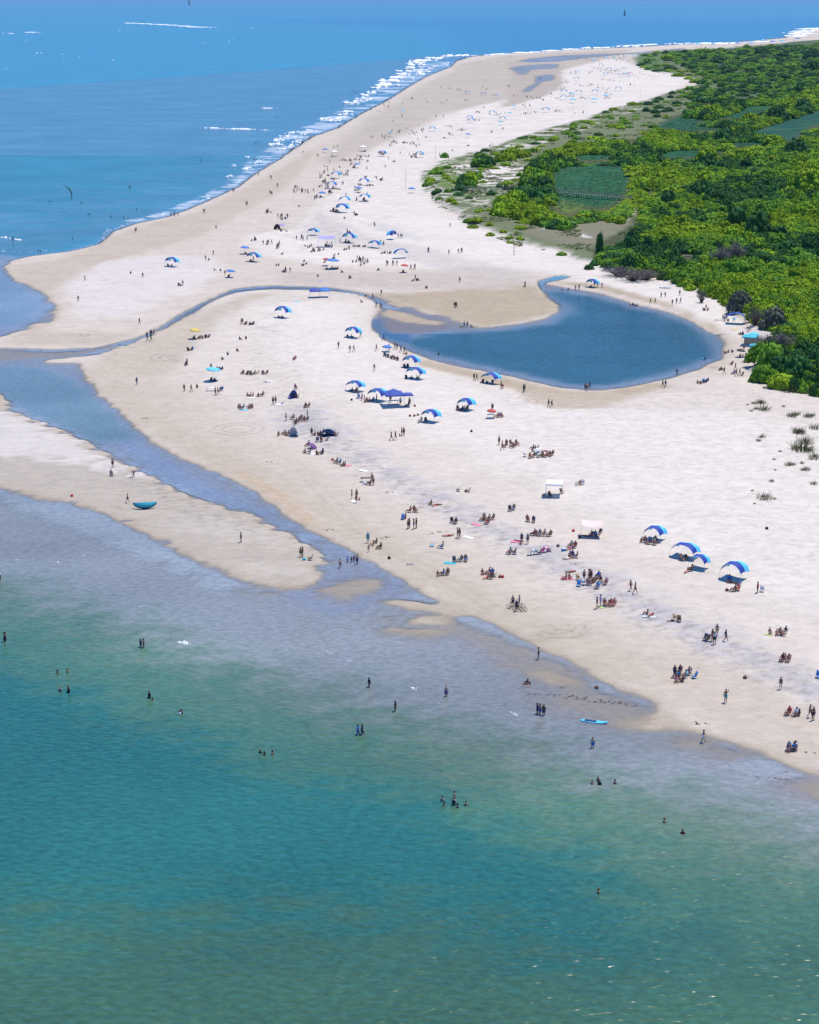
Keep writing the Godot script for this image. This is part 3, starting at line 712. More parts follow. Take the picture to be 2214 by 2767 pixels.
# ---------------------------------------------------------------- people
# Bones are tapered capsules joined by a smooth minimum and meshed by surface nets, one vertex to a cell the skin crosses.
func skin(st: SurfaceTool, bones: Array, cell: float, blend: float, puff := 0.0, cuts: Array = []) -> void:
	var lo := Vector3.ONE * 1e9
	var hi := -lo
	for b in bones:
		var r: float = maxf(b[2], b[3]) + puff + blend
		for e in 2:
			lo = lo.min(b[e] - Vector3.ONE * r)
			hi = hi.max(b[e] + Vector3.ONE * r)
	lo -= Vector3.ONE * cell * 2.0
	var n := Vector3i(((hi - lo) / cell).ceil()) + Vector3i(3, 3, 3)
	var field := PackedFloat32Array()
	field.resize(n.x * n.y * n.z)
	field.fill(1.0)
	for b in bones:
		var p: Vector3 = b[0]
		var q: Vector3 = b[1]
		var ra: float = b[2] + puff
		var rb: float = b[3] + puff
		var pq := q - p
		var long := maxf(pq.length_squared(), 1e-6)
		var reach := Vector3.ONE * (maxf(ra, rb) + blend + cell * 2.0)
		var i0 := Vector3i(((p.min(q) - reach - lo) / cell).floor()).clamp(Vector3i.ZERO, n - Vector3i.ONE)
		var i1 := Vector3i(((p.max(q) + reach - lo) / cell).ceil()).clamp(Vector3i.ZERO, n - Vector3i.ONE)
		for k in range(i0.z, i1.z + 1):
			for j in range(i0.y, i1.y + 1):
				var at := (k * n.y + j) * n.x
				for i in range(i0.x, i1.x + 1):
					var x := lo + Vector3(i, j, k) * cell
					var t := clampf((x - p).dot(pq) / long, .0, 1.0)
					var d := (x - p - pq * t).length() - ra - (rb - ra) * t
					var was := field[at + i]
					var mix := maxf(blend - absf(was - d), .0)
					field[at + i] = minf(was, d) - mix * mix * 0.25 / maxf(blend, 1e-6)
	for c in cuts:
		for k in n.z:
			for j in n.y:
				for i in n.x:
					var at := (k * n.y + j) * n.x + i
					field[at] = maxf(field[at], c[0].dot(lo + Vector3(i, j, k) * cell) - c[1])
	var spot := {}
	var dx := 1
	var dy := n.x
	var dz := n.x * n.y
	for k in n.z - 1:
		for j in n.y - 1:
			for i in n.x - 1:
				var at := (k * n.y + j) * n.x + i
				var inside := 0
				for c in [0, dx, dy, dx + dy, dz, dz + dx, dz + dy, dz + dx + dy]:
					if field[at + c] < 0.0: inside += 1
				if inside == 0 or inside == 8: continue
				var sum := Vector3.ZERO
				var count := 0
				for e in [[0, dx, Vector3(0, 0, 0), Vector3(1, 0, 0)], [dy, dy + dx, Vector3(0, 1, 0), Vector3(1, 0, 0)], [dz, dz + dx, Vector3(0, 0, 1), Vector3(1, 0, 0)], [dy + dz, dy + dz + dx, Vector3(0, 1, 1), Vector3(1, 0, 0)],
						[0, dy, Vector3(0, 0, 0), Vector3(0, 1, 0)], [dx, dx + dy, Vector3(1, 0, 0), Vector3(0, 1, 0)], [dz, dz + dy, Vector3(0, 0, 1), Vector3(0, 1, 0)], [dx + dz, dx + dz + dy, Vector3(1, 0, 1), Vector3(0, 1, 0)],
						[0, dz, Vector3(0, 0, 0), Vector3(0, 0, 1)], [dx, dx + dz, Vector3(1, 0, 0), Vector3(0, 0, 1)], [dy, dy + dz, Vector3(0, 1, 0), Vector3(0, 0, 1)], [dx + dy, dx + dy + dz, Vector3(1, 1, 0), Vector3(0, 0, 1)]]:
					var a := field[at + e[0]]
					var b := field[at + e[1]]
					if (a < 0.0) != (b < 0.0):
						sum += e[2] + e[3] * (a / (a - b))
						count += 1
				spot[at] = lo + (Vector3(i, j, k) + sum / count) * cell
	for at in spot:
		for e in [[dx, dy, dz], [dy, dz, dx], [dz, dx, dy]]:
			var a := field[at]
			var b := field[at + e[0]]
			if (a < 0.0) == (b < 0.0): continue
			var p1: int = at - e[1]
			var p2: int = at - e[2]
			var p3: int = at - e[1] - e[2]
			if not (spot.has(p1) and spot.has(p2) and spot.has(p3)): continue
			if a < 0.0: quad(st, spot[at], spot[p2], spot[p3], spot[p1])
			else: quad(st, spot[at], spot[p1], spot[p3], spot[p2])

# pelvis, chest, head, head pitch, elbow, wrist, knee, ankle, toe: right then left
func pose(called: String) -> Dictionary:
	var P := Vector3(0, .95, 0)
	var C := Vector3(0, 1.34, 0)
	var H := Vector3(0, 1.61, .03)
	var tilt := 0.0
	var e := [Vector3(0.24, 1.09, -0.03), Vector3(-0.24, 1.09, -0.03)]
	var w := [Vector3(0.25, .85, .05), Vector3(-0.25, .85, .05)]
	var k := [Vector3(0.10, .51, .02), Vector3(-0.10, .51, .02)]
	var a := [Vector3(0.12, .08, -0.01), Vector3(-0.11, .08, .0)]
	var f := Vector3(0, -0.045, .16)
	match called:
		"walking":
			e = [Vector3(0.23, 1.10, -0.14), Vector3(-0.23, 1.10, .08)]
			w = [Vector3(0.23, .87, -0.20), Vector3(-0.21, .90, .24)]
			k = [Vector3(0.09, .52, .18), Vector3(-0.09, .51, -0.04)]
			a = [Vector3(0.09, .09, .32), Vector3(-0.09, .13, -0.36)]
		"waving":
			e[0] = Vector3(0.30, 1.55, .08)
			w[0] = Vector3(0.36, 1.79, .14)
		"bending":
			P = Vector3(0, .92, -0.14); C = Vector3(0, .98, .26); H = Vector3(0, .88, .50); tilt = 1.0
			e = [Vector3(0.22, .70, .34), Vector3(-0.22, .70, .34)]
			w = [Vector3(0.17, .44, .42), Vector3(-0.17, .44, .42)]
		"sitting":
			P = Vector3(0, .13, 0); C = Vector3(0, .50, -0.11); H = Vector3(0, .77, -0.07)
			e = [Vector3(0.25, .30, -0.02), Vector3(-0.25, .30, -0.02)]
			w = [Vector3(0.15, .37, .22), Vector3(-0.15, .37, .22)]
			k = [Vector3(0.13, .42, .34), Vector3(-0.13, .42, .34)]
			a = [Vector3(0.12, .07, .60), Vector3(-0.12, .07, .60)]
		"lounging":
			P = Vector3(0, .36, 0); C = Vector3(0, .72, -0.18); H = Vector3(0, .99, -0.18)
			e = [Vector3(0.27, .50, -0.04), Vector3(-0.27, .50, -0.04)]
			w = [Vector3(0.26, .50, .20), Vector3(-0.26, .50, .20)]
			k = [Vector3(0.12, .42, .43), Vector3(-0.12, .42, .43)]
			a = [Vector3(0.12, .08, .66), Vector3(-0.12, .08, .66)]
		"lying":
			P = Vector3(0, .12, 0); C = Vector3(0, .14, -0.40); H = Vector3(0, .16, -0.68); tilt = -1.5
			e = [Vector3(0.27, .08, -0.18), Vector3(-0.27, .08, -0.18)]
			w = [Vector3(0.29, .06, .07), Vector3(-0.29, .06, .07)]
			k = [Vector3(0.10, .13, .42), Vector3(-0.10, .13, .42)]
			a = [Vector3(0.10, .09, .82), Vector3(-0.10, .09, .82)]
			f = Vector3(0, .13, .07)
	return {"P": P, "C": C, "H": H, "tilt": tilt, "e": e, "w": w, "k": k, "a": a, "f": f}

func person_meshes(called: String) -> Dictionary:
	if meshes.has("person " + called): return meshes["person " + called]
	var p := pose(called)
	var spine: Vector3 = (p.C - p.P).normalized()
	var trunk := [[p.P + spine * 0.05, p.C - spine * 0.08, .118, .130], [p.P + Vector3(0.07, 0, 0), p.P + Vector3(-0.07, 0, 0), .105, .105], [p.C + Vector3(0.08, 0, 0), p.C + Vector3(-0.08, 0, 0), .105, .105]]
	var limbs := []
	var thighs := []
	var sleeves := []
	for s in 2:
		var out := 1.0 if s == 0 else -1.0
		var shoulder: Vector3 = p.C + spine * 0.045 + Vector3(0.165 * out, 0, 0)
		var hip: Vector3 = p.P + Vector3(0.09 * out, -0.01, 0)
		limbs.append([shoulder, p.e[s], .056, .042])
		limbs.append([p.e[s], p.w[s], .042, .028])
		var reach: Vector3 = (p.w[s] - p.e[s]).normalized()
		limbs.append([p.w[s] + reach * 0.02, p.w[s] + reach * 0.075, .030, .034])
		limbs.append([hip, p.k[s], .088, .058])
		limbs.append([p.k[s], p.k[s].lerp(p.a[s], .35), .055, .056])
		limbs.append([p.k[s].lerp(p.a[s], .35), p.a[s], .056, .036])
		limbs.append([p.a[s] - p.f * 0.2, p.a[s] + p.f, .040, .030])
		thighs.append([hip, hip.lerp(p.k[s], .62), .092, .078])
		sleeves.append([shoulder, shoulder.lerp(p.e[s], .5), .062, .056])
	var neck := [p.C + spine * 0.08, p.H - spine * 0.07, .062, .050]
	var st := tool()
	skin(st, trunk + limbs + [neck], .034, .05)
	# head with brow, nose, jaw and ears on a finer grid
	var head := Transform3D(Basis(Vector3.RIGHT, p.tilt), p.H)
	var skull := [[Vector3(0, .03, -0.02), Vector3(0, .015, .01), .094, .088], [Vector3(0, -0.05, .03), Vector3(0, -0.075, .045), .058, .042], [Vector3(0, .0, .095), Vector3(0, -0.035, .112), .010, .015],
		[Vector3(0.085, -0.01, -0.01), Vector3(0.09, -0.035, -0.01), .018, .014], [Vector3(-0.085, -0.01, -0.01), Vector3(-0.09, -0.035, -0.01), .018, .014], [Vector3(0.035, .022, .082), Vector3(-0.035, .022, .082), .018, .018], [Vector3(0.022, -0.068, .085), Vector3(-0.022, -0.068, .085), .011, .011]]
	var turned := []
	for b in skull: turned.append([head * b[0], head * b[1], b[2], b[3]])
	skin(st, turned, .016, .02)
	# five fingers to a hand, curling a little
	for s in 2:
		var reach: Vector3 = (p.w[s] - p.e[s]).normalized()
		var across := reach.cross(Vector3.RIGHT if absf(reach.x) < 0.8 else Vector3.UP).normalized()
		var palm := across.cross(reach).normalized()
		for d in 4:
			var root: Vector3 = p.w[s] + reach * 0.085 + across * (d - 1.5) * 0.019
			var long: float = [0.066, .078, .074, .056][d]
			tube(st, [root, root + reach * long * 0.55 + palm * 0.006, root + reach * long * 0.95 + palm * 0.024], [0.009, .0085, .007], 5)
		var thumb: Vector3 = p.w[s] + reach * 0.03 + across * -0.036
		tube(st, [thumb, thumb + reach * 0.03 - across * 0.024, thumb + reach * 0.058 - across * 0.026 + palm * 0.012], [0.011, .010, .008], 5)
	var d := {"body": done(st, true)}
	st = tool()
	var cap := []
	for b in [skull[0], [Vector3(0, .0, -0.045), Vector3(0, -0.06, -0.05), .08, .055]]: cap.append([head * b[0], head * b[1], b[2], b[3]])
	var front: Vector3 = head.basis * Vector3(0, -0.55, .85).normalized()
	skin(st, cap, .022, .02, .014, [[front, front.dot(p.H) + 0.045]])
	d.hair = done(st, true)
	st = tool()
	skin(st, [trunk[1], [p.P, p.P + spine * 0.10, .118, .118]] + thighs, .032, .04, .014)
	d.shorts = done(st, true)
	st = tool()
	skin(st, [trunk[0], trunk[2]] + sleeves, .032, .04, .015, [[-spine, -spine.dot(p.P + spine * 0.03)]])
	d.shirt = done(st, true)
	st = tool()
	skin(st, trunk, .032, .04, .010, [[spine, spine.dot(p.C + spine * 0.05)]])
	d.swimsuit = done(st, true)
	meshes["person " + called] = d
	return d

const SKINS := [Color(.42, .22, .14), Color(.34, .17, .10), Color(.50, .29, .20), Color(.16, .075, .045), Color(.27, .13, .08)]
const HAIRS := [Color(.02, .014, .010), Color(.06, .032, .016), Color(.20, .12, .05), Color(.012, .010, .010)]
const DYES := {
	"navy": Color(.015, .025, .09), "black": Color(.012, .012, .014), "blue": Color(.015, .17, .52), "teal": Color(.02, .26, .30), "red": Color(.48, .03, .03), "white": Color(.78, .77, .75),
	"pink": Color(.66, .20, .30), "grey": Color(.22, .23, .25), "yellow": Color(.66, .47, .06), "orange": Color(.62, .20, .03), "green": Color(.06, .28, .08), "purple": Color(.16, .05, .22),
	"maroon": Color(.16, .02, .03), "turquoise": Color(.03, .42, .52), "tan": Color(.45, .31, .18), "lime": Color(.36, .50, .14), "magenta": Color(.55, .03, .26), "brown": Color(.13, .07, .04),
	"silver": Color(.50, .54, .58), "sky": Color(.09, .56, .82), "lilac": Color(.36, .34, .66), "deep": Color(.008, .045, .33), "blush": Color(.80, .62, .54),
}

func dye(c: String) -> StandardMaterial3D:
	return paint_of(c + " cloth", DYES[c], .85)

func person(pose_of: String, at: Vector3, turn: float, garment: String, size: float) -> Node3D:
	var m := person_meshes(pose_of)
	var o := base("person", at, turn)
	o.scale = Vector3.ONE * size
	var k := int(hashf(at.x, at.z) * 97.0)
	shape("body", m.body, paint_of("skin %d" % (k % 5), SKINS[k % 5], .6), o)
	shape("hair", m.hair, paint_of("hair %d" % (k % 4), HAIRS[(k / 5) % 4] if false else HAIRS[k % 4], .8), o)
	var dyed := garment.get_slice(" ", 0)
	match garment.get_slice(" ", 1):
		"shorts": shape("shorts", m.shorts, dye(dyed), o)
		"swimsuit": shape("swimsuit", m.swimsuit, dye(dyed), o)
		"shirt":
			shape("shirt", m.shirt, dye(dyed), o)
			shape("shorts", m.shorts, dye("black" if k % 2 else "navy"), o)
		"outfit":
			shape("shirt", m.shirt, dye(dyed), o)
			shape("shorts", m.shorts, dye(dyed), o)
	return o

# ---------------------------------------------------------------- beach things
func chair_meshes() -> Dictionary:
	if meshes.has("chair"): return meshes["chair"]
	var st := tool()
	var lean := Basis(Vector3.RIGHT, -0.42)
	box(st, Vector3(0, .27, .06), Vector3(0.50, .025, .50), Basis(Vector3.RIGHT, -0.10))
	var d := {"seat": done(st)}
	st = tool()
	box(st, Vector3(0, .56, -0.31), Vector3(0.50, .62, .025), lean)
	d.back = done(st)
	st = tool()
	for s in [-1.0, 1.0]:
		tube(st, [Vector3(0.27 * s, .0, .34), Vector3(0.27 * s, .30, .30), Vector3(0.27 * s, .50, .26)], [0.013], 5)
		tube(st, [Vector3(0.27 * s, .0, -0.40), Vector3(0.27 * s, .28, .31)], [0.013], 5)
		tube(st, [Vector3(0.27 * s, .24, -0.17), Vector3(0.27 * s, .88, -0.45)], [0.013], 5)
	tube(st, [Vector3(-0.27, .88, -0.45), Vector3(0.27, .88, -0.45)], [0.013], 5)
	tube(st, [Vector3(-0.27, .015, -0.40), Vector3(0.27, .015, -0.40)], [0.013], 5)
	tube(st, [Vector3(-0.27, .015, .34), Vector3(0.27, .015, .34)], [0.013], 5)
	d.frame = done(st)
	st = tool()
	box(st, Vector3(0, .51, .02), Vector3(0.05, .025, .52))
	d.arm = done(st)
	meshes["chair"] = d
	return d

func chair(at: Vector3, turn: float, color: String) -> Node3D:
	var m := chair_meshes()
	var o := base("beach_chair", at, turn)
	shape("seat", m.seat, dye(color), o)
	shape("backrest", m.back, dye(color), o)
	shape("frame", m.frame, paint_of("chair tube", Color(.30, .31, .33), .4), o)
	for s in [-0.27, .27]: shape("armrest", m.arm, paint_of("chair arm", Color(.30, .20, .11)), o).position.x = s
	return o

# An arched wind shade: one bent pole between two ground anchors, cloth streaming from the top of the arch.
func arch_shade(at: Vector3, turn: float, span: float, tall: float, stream: float, drop: float, colors: Array) -> Node3D:
	var o := base("arched_shade", at, turn)
	var key := "arch %d %d %d %d" % [span * 10, tall * 10, stream * 10, drop * 10]
	if not meshes.has(key):
		var bow := func(u: float) -> Vector3:
			var t := PI * u
			return Vector3(-cos(t) * span * 0.5 * (1.0 + 0.06 * sin(t)), pow(sin(t), .72) * tall, .0)
		var st := tool()
		var path := []
		for k in 25: path.append(bow.call(k / 24.0))
		tube(st, path, [0.018], 5)
		var parts := {"pole": done(st)}
		var strip := func(from: float, to: float) -> ArrayMesh:
			var f := func(u: float, v: float) -> Vector3:
				var w := lerpf(from, to, v)
				var x: Vector3 = bow.call(lerpf(0.13, .87, u))
				var flutter := sin(u * 21.0 + w * 3.0) * 0.07 * w + sin(u * 9.0 + 1.0) * 0.08 * w
				return x + Vector3(0.0, (0.75 * w - 1.05 * w * w) * drop + flutter + 0.02, -stream * w)
			return cloth(f, 26, 5)
		parts.near = strip.call(0.0, .48)
		parts.far = strip.call(0.49, 1.0)
		st = tool()
		tube(st, [Vector3.ZERO, Vector3(0, .07, .02), Vector3(0, .15, 0)], [0.16, .15, .06], 7)
		parts.anchor = done(st)
		meshes[key] = parts
	var m: Dictionary = meshes[key]
	shape("pole", m.pole, paint_of("shade pole", Color(.62, .63, .64), .4), o)
	shape("front_panel", m.near, sail(colors[0]), o)
	shape("rear_panel", m.far, sail(colors[1]), o)
	for s in [-0.49, .49]: shape("sandbag", m.anchor, paint_of("sandbag", Color(.06, .12, .30)), o).position.x = span * s
	return o

func sail(c: String) -> StandardMaterial3D:
	var m := paint_of(c + " sailcloth", DYES[c], .7)
	m.backlight_enabled = true
	m.backlight = Color(.5, .5, .5)
	return m

func umbrella(at: Vector3, turn: float, color: String, wide := 1.15, tall := 2.1, tip := 0.1) -> Node3D:
	var o := base("beach_umbrella", at, turn)
	var st := tool()
	var axis := Vector3(tip, 1.0, .0).normalized()
	tube(st, [Vector3.ZERO, axis * tall], [0.02], 6)
	shape("pole", done(st), paint_of("umbrella pole", Color(.7, .7, .7), .35), o)
	var lie := Basis(Vector3(0, 0, -1), tip)
	st = tool()
	for k in 8:
		for ring in 3:
			var p := []
			for c in [[k, ring], [k + 1, ring], [k + 1, ring + 1], [k, ring + 1]]:
				var r: float = c[1] / 3.0
				var t: float = TAU * c[0] / 8.0
				p.append(axis * tall + lie * Vector3(cos(t) * r * wide, -0.42 * r * r, sin(t) * r * wide))
			quad(st, p[0], p[1], p[2], p[3])
	for k in 8:
		var t := TAU * k / 8.0
		var n := TAU * (k + 1) / 8.0
		var a := axis * tall + lie * Vector3(cos(t) * wide, -0.42, sin(t) * wide)
		var b := axis * tall + lie * Vector3(cos(n) * wide, -0.42, sin(n) * wide)
		quad(st, a, b, b - Vector3(0, .12, 0), a - Vector3(0, .12, 0))
	shape("canopy", done(st), sail(color), o)
	st = tool()
	for k in 8:
		var t := TAU * k / 8.0
		tube(st, [axis * (tall - 0.45), axis * tall + lie * Vector3(cos(t) * 0.6, -0.17, sin(t) * 0.6)], [0.008], 4)
	shape("stretcher", done(st), paint_of("umbrella pole", Color(.7, .7, .7)), o)
	return o

func gazebo(at: Vector3, turn: float, wide: float, tall: float, rise: float, color: String, wall := "") -> Node3D:
	var o := base("pop_up_canopy", at, turn)
	var e := wide * 0.5
	var st: SurfaceTool
	for sx in [-1.0, 1.0]:
		for sz in [-1.0, 1.0]:
			st = tool()
			tube(st, [Vector3(e * sx * 0.96, 0, e * sz * 0.96), Vector3(e * sx * 0.96, tall, e * sz * 0.96)], [0.025], 6)
			shape("leg", done(st), paint_of("canopy leg", Color(.62, .63, .66), .4), o)
	st = tool()
	var c := [Vector3(-e, tall, -e), Vector3(e, tall, -e), Vector3(e, tall, e), Vector3(-e, tall, e)]
	var top := Vector3(0, tall + rise, 0)
	for k in 4:
		var a: Vector3 = c[k]
		var b: Vector3 = c[(k + 1) % 4]
		var ma := a.lerp(top, .5) - Vector3(0, rise * 0.10, 0)
		var mb := b.lerp(top, .5) - Vector3(0, rise * 0.10, 0)
		quad(st, a, b, mb, ma)
		for v in [ma, mb, top]: st.add_vertex(v)
	shape("roof", done(st), sail(color), o)
	st = tool()
	for k in 4:
		var a: Vector3 = c[k]
		var b: Vector3 = c[(k + 1) % 4]
		quad(st, a - Vector3(0, .24, 0), b - Vector3(0, .24, 0), b, a)
	shape("valance", done(st), sail(color), o)
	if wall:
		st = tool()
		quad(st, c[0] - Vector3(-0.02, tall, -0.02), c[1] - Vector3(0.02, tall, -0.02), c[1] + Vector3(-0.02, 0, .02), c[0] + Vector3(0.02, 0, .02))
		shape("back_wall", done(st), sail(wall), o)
	return o

func shade_sail(at: Vector3, turn: float, long: float, deep: float, tall: float, color: String) -> Node3D:
	var o := base("shade_sail", at, turn)
	for k in 4:
		var sx := -1.0 if k % 2 else 1.0
		var sz := -1.0 if k / 2 else 1.0
		var st := tool()
		tube(st, [Vector3(sx * long * 0.5, 0, sz * deep * 0.5), Vector3(sx * long * 0.46, tall * (1.0 if sz < 0 else 0.85), sz * deep * 0.46)], [0.018], 5)
		shape("pole", done(st), paint_of("canopy leg", Color(.62, .63, .66), .4), o)
	var f := func(u: float, v: float) -> Vector3:
		return Vector3((u - 0.5) * long * 0.94, tall * lerpf(1.0, .85, v) - 0.22 * sin(PI * u) + 0.06 * sin(v * 9.0 + u * 4.0), (v - 0.5) * deep * 0.94)
	shape("canopy", cloth(f, 14, 8), sail(color), o)
	return o

func dome_tent(at: Vector3, turn: float, wide: float, tall: float, color: String, inside: String) -> Node3D:
	var o := base("beach_tent", at, turn)
	var shell := func(u: float, v: float) -> Vector3:
		var t := PI * u
		var s := lerpf(0.05, 1.0, v)
		return Vector3(-cos(t) * wide * 0.5 * sqrt(s), sin(t) * tall * pow(s, .6), -wide * 0.42 + s * wide * 0.75)
	shape("shell", cloth(shell, 16, 8), sail(color), o)
	var st := tool()
	var rim := []
	for k in 13: rim.append(shell.call(k / 12.0, 1.0))
	tube(st, rim, [0.02], 5)
	shape("pole", done(st), paint_of("canopy leg", Color(.62, .63, .66)), o)
	st = tool()
	box(st, Vector3(0, .015, -0.02), Vector3(wide * 0.9, .02, wide * 0.72))
	shape("floor", done(st), dye(inside), o)
	return o

func towel(at: Vector3, turn: float, color: String, long := 1.8, wide := 0.9) -> Node3D:
	var f := func(u: float, v: float) -> Vector3:
		return Vector3((u - 0.5) * wide, .045 + 0.018 * sin(u * 7.0 + v * 5.0), (v - 0.5) * long)
	var o := shape("beach_towel", cloth(f, 6, 8, .03), dye(color))
	o.position = at
	o.rotation.y = turn
	return o

func cooler(at: Vector3, turn: float, color: String, lid := "white") -> Node3D:
	var o := base("cooler", at, turn)
	var st := tool()
	box(st, Vector3(0, .19, 0), Vector3(0.62, .36, .38))
	shape("body", done(st), dye(color), o)
	st = tool()
	box(st, Vector3(0, .40, 0), Vector3(0.65, .07, .41))
	shape("lid", done(st), dye(lid), o)
	st = tool()
	tube(st, [Vector3(-0.33, .30, 0), Vector3(-0.36, .52, 0), Vector3(0.36, .52, 0), Vector3(0.33, .30, 0)], [0.014], 5)
	shape("handle", done(st), paint_of("chair tube", Color(.3, .31, .33)), o)
	return o

func table(at: Vector3, turn: float, long: float, color: String) -> Node3D:
	var o := base("folding_table", at, turn)
	var st := tool()
	box(st, Vector3(0, .72, 0), Vector3(long, .05, .76))
	shape("tabletop", done(st), dye(color), o)
	for sx in [-1.0, 1.0]:
		for sz in [-1.0, 1.0]:
			st = tool()
			tube(st, [Vector3(sx * long * 0.42, 0, sz * 0.32), Vector3(sx * long * 0.40, .70, sz * 0.30)], [0.018], 5)
			shape("leg", done(st), paint_of("chair tube", Color(.3, .31, .33)), o)
	return o

func bag(at: Vector3, turn: float, color: String) -> Node3D:
	var o := base("beach_bag", at, turn)
	var st := tool()
	tube(st, [Vector3(0, 0, 0), Vector3(0, .06, 0), Vector3(0, .26, 0), Vector3(0, .36, 0)], [0.20, .27, .25, .14], 8)
	shape("body", done(st, true), dye(color), o)
	st = tool()
	tube(st, [Vector3(-0.12, .33, 0), Vector3(-0.07, .52, 0), Vector3(0.07, .52, 0), Vector3(0.12, .33, 0)], [0.014], 5)
	shape("strap", done(st), dye("black"), o)
	return o

func board(at: Vector3, turn: float, color: String, long := 3.2, wide := 0.78) -> Node3D:
	var o := base("paddleboard", at, turn)
	var st := tool()
	var path := []
	var n := 16
	var rings := []
	for k in n + 1:
		var t := float(k) / n
		var half := wide * 0.5 * pow(sin(PI * clampf(t * 0.94 + 0.03, .0, 1.0)), .55)
		var z := (t - 0.5) * long
		var lift := 0.10 + 0.16 * pow(maxf(0.0, t - 0.72) / 0.28, 2.0)
		rings.append([Vector3(-half, lift, z), Vector3(-half * 0.8, lift + 0.06, z), Vector3(half * 0.8, lift + 0.06, z), Vector3(half, lift, z), Vector3(half * 0.8, lift - 0.07, z), Vector3(-half * 0.8, lift - 0.07, z)])
	for k in n:
		for s in 6:
			var m := (s + 1) % 6
			quad(st, rings[k][s], rings[k][m], rings[k + 1][m], rings[k + 1][s])
	for s in range(1, 5):
		for v in [rings[0][0], rings[0][s + 1], rings[0][s], rings[n][0], rings[n][s], rings[n][s + 1]]: st.add_vertex(v)
	shape("hull", done(st, true), paint_of(color + " board", DYES[color], .35), o)
	st = tool()
	box(st, Vector3(0, .168, -long * 0.12), Vector3(wide * 0.62, .012, long * 0.42))
	shape("deck_pad", done(st), dye("navy"), o)
	st = tool()
	box(st, Vector3(0, .02, -long * 0.44), Vector3(0.02, .14, .22))
	shape("fin", done(st), dye("black"), o)
	return o

func bicycle(at: Vector3, turn: float, color: String) -> Node3D:
	var o := base("bicycle", at, turn)
	for z in [-0.54, .54]:
		var w := Node3D.new()
		w.name = "wheel"
		w.position = Vector3(0, .34, z)
		o.add_child(w, true)
		var tyre := TorusMesh.new()
		tyre.inner_radius = 0.29
		tyre.outer_radius = 0.35
		tyre.rings = 20
		tyre.ring_segments = 6
		shape("tyre", tyre, paint_of("rubber", Color(.02, .02, .02)), w).rotation.z = PI / 2
		var st := tool()
		for k in 8: tube(st, [Vector3(0, cos(TAU * k / 8) * 0.29, sin(TAU * k / 8) * 0.29), Vector3.ZERO], [0.005], 4)
		shape("spokes", done(st), paint_of("chair tube", Color(.3, .31, .33)), w)
	var st := tool()
	var hub := Vector3(0, .34, -0.54)
	var crank := Vector3(0, .31, -0.06)
	var seat := Vector3(0, .86, -0.24)
	var head := Vector3(0, .86, .36)
	for p in [[hub, crank], [crank, seat], [seat, head], [crank, head - Vector3(0, .12, -0.03)], [hub, seat - Vector3(0, .1, 0)], [head + Vector3(0, .12, -0.03), Vector3(0, .34, .54)]]:
		tube(st, p, [0.02], 6)
	shape("frame", done(st), paint_of(color + " paint", DYES[color], .4), o)
	st = tool()
	tube(st, [Vector3(-0.31, 1.04, .22), Vector3(-0.22, 1.06, .32), Vector3(0.22, 1.06, .32), Vector3(0.31, 1.04, .22)], [0.016], 5)
	tube(st, [Vector3(0, .95, .34), Vector3(0, 1.06, .32)], [0.016], 5)
	shape("handlebar", done(st), paint_of("chair tube", Color(.3, .31, .33)), o)
	st = tool()
	box(st, Vector3(0, .93, -0.27), Vector3(0.18, .06, .28))
	shape("saddle", done(st), dye("black"), o)
	st = tool()
	tube(st, [Vector3(-0.09, .31, -0.06), Vector3(0.09, .31, -0.06)], [0.015], 5)
	box(st, Vector3(0.13, .16, -0.06), Vector3(0.09, .02, .10))
	box(st, Vector3(-0.13, .46, -0.06), Vector3(0.09, .02, .10))
	shape("pedals", done(st), dye("black"), o)
	return o

# An inflatable kite: a fat curved leading edge, a canopy behind it and struts.
func kite(called: String, at: Vector3, turn: Basis, span: float, sag: float, color: String, edge: String, deep := 0.26) -> Node3D:
	var o := base(called, at)
	o.basis = turn
	var arc := func(u: float) -> Vector3:
		var t := (u - 0.5) * 2.2
		return Vector3(sin(t) * span * 0.56, cos(t) * sag - cos(1.1) * sag, -0.35 * pow(absf(u - 0.5) * 2.0, 2.0) * span * 0.3)
	var st := tool()
	var path := []
	var radii := []
	for k in 17:
		path.append(arc.call(k / 16.0))
		radii.append(0.05 + 0.13 * sin(PI * k / 16.0))
	tube(st, path, radii, 8)
	shape("leading_edge", done(st, true), dye(edge), o)
	var f := func(u: float, v: float) -> Vector3:
		var p: Vector3 = arc.call(u)
		var chord := span * deep * (0.25 + 0.75 * sin(PI * u))
		return p + Vector3(0, .30 * sin(PI * v) * (0.3 + sin(PI * u)), -chord * v)
	shape("canopy", cloth(f, 20, 8), sail(color), o)
	for u in [0.2, .5, .8]:
		st = tool()
		tube(st, [f.call(u, .02) - Vector3(0, .05, 0), f.call(u, .5) - Vector3(0, .04, 0), f.call(u, .98)], [0.07, .06, .03], 6)
		shape("strut", done(st), dye("black"), o)
	for u in [0.06, .94]:
		st = tool()
		tube(st, [arc.call(u), f.call(u, .5), f.call(u, 1.0)], [0.05, .03, .02], 5)
		shape("wing_tip", done(st), dye("yellow"), o)
	return o

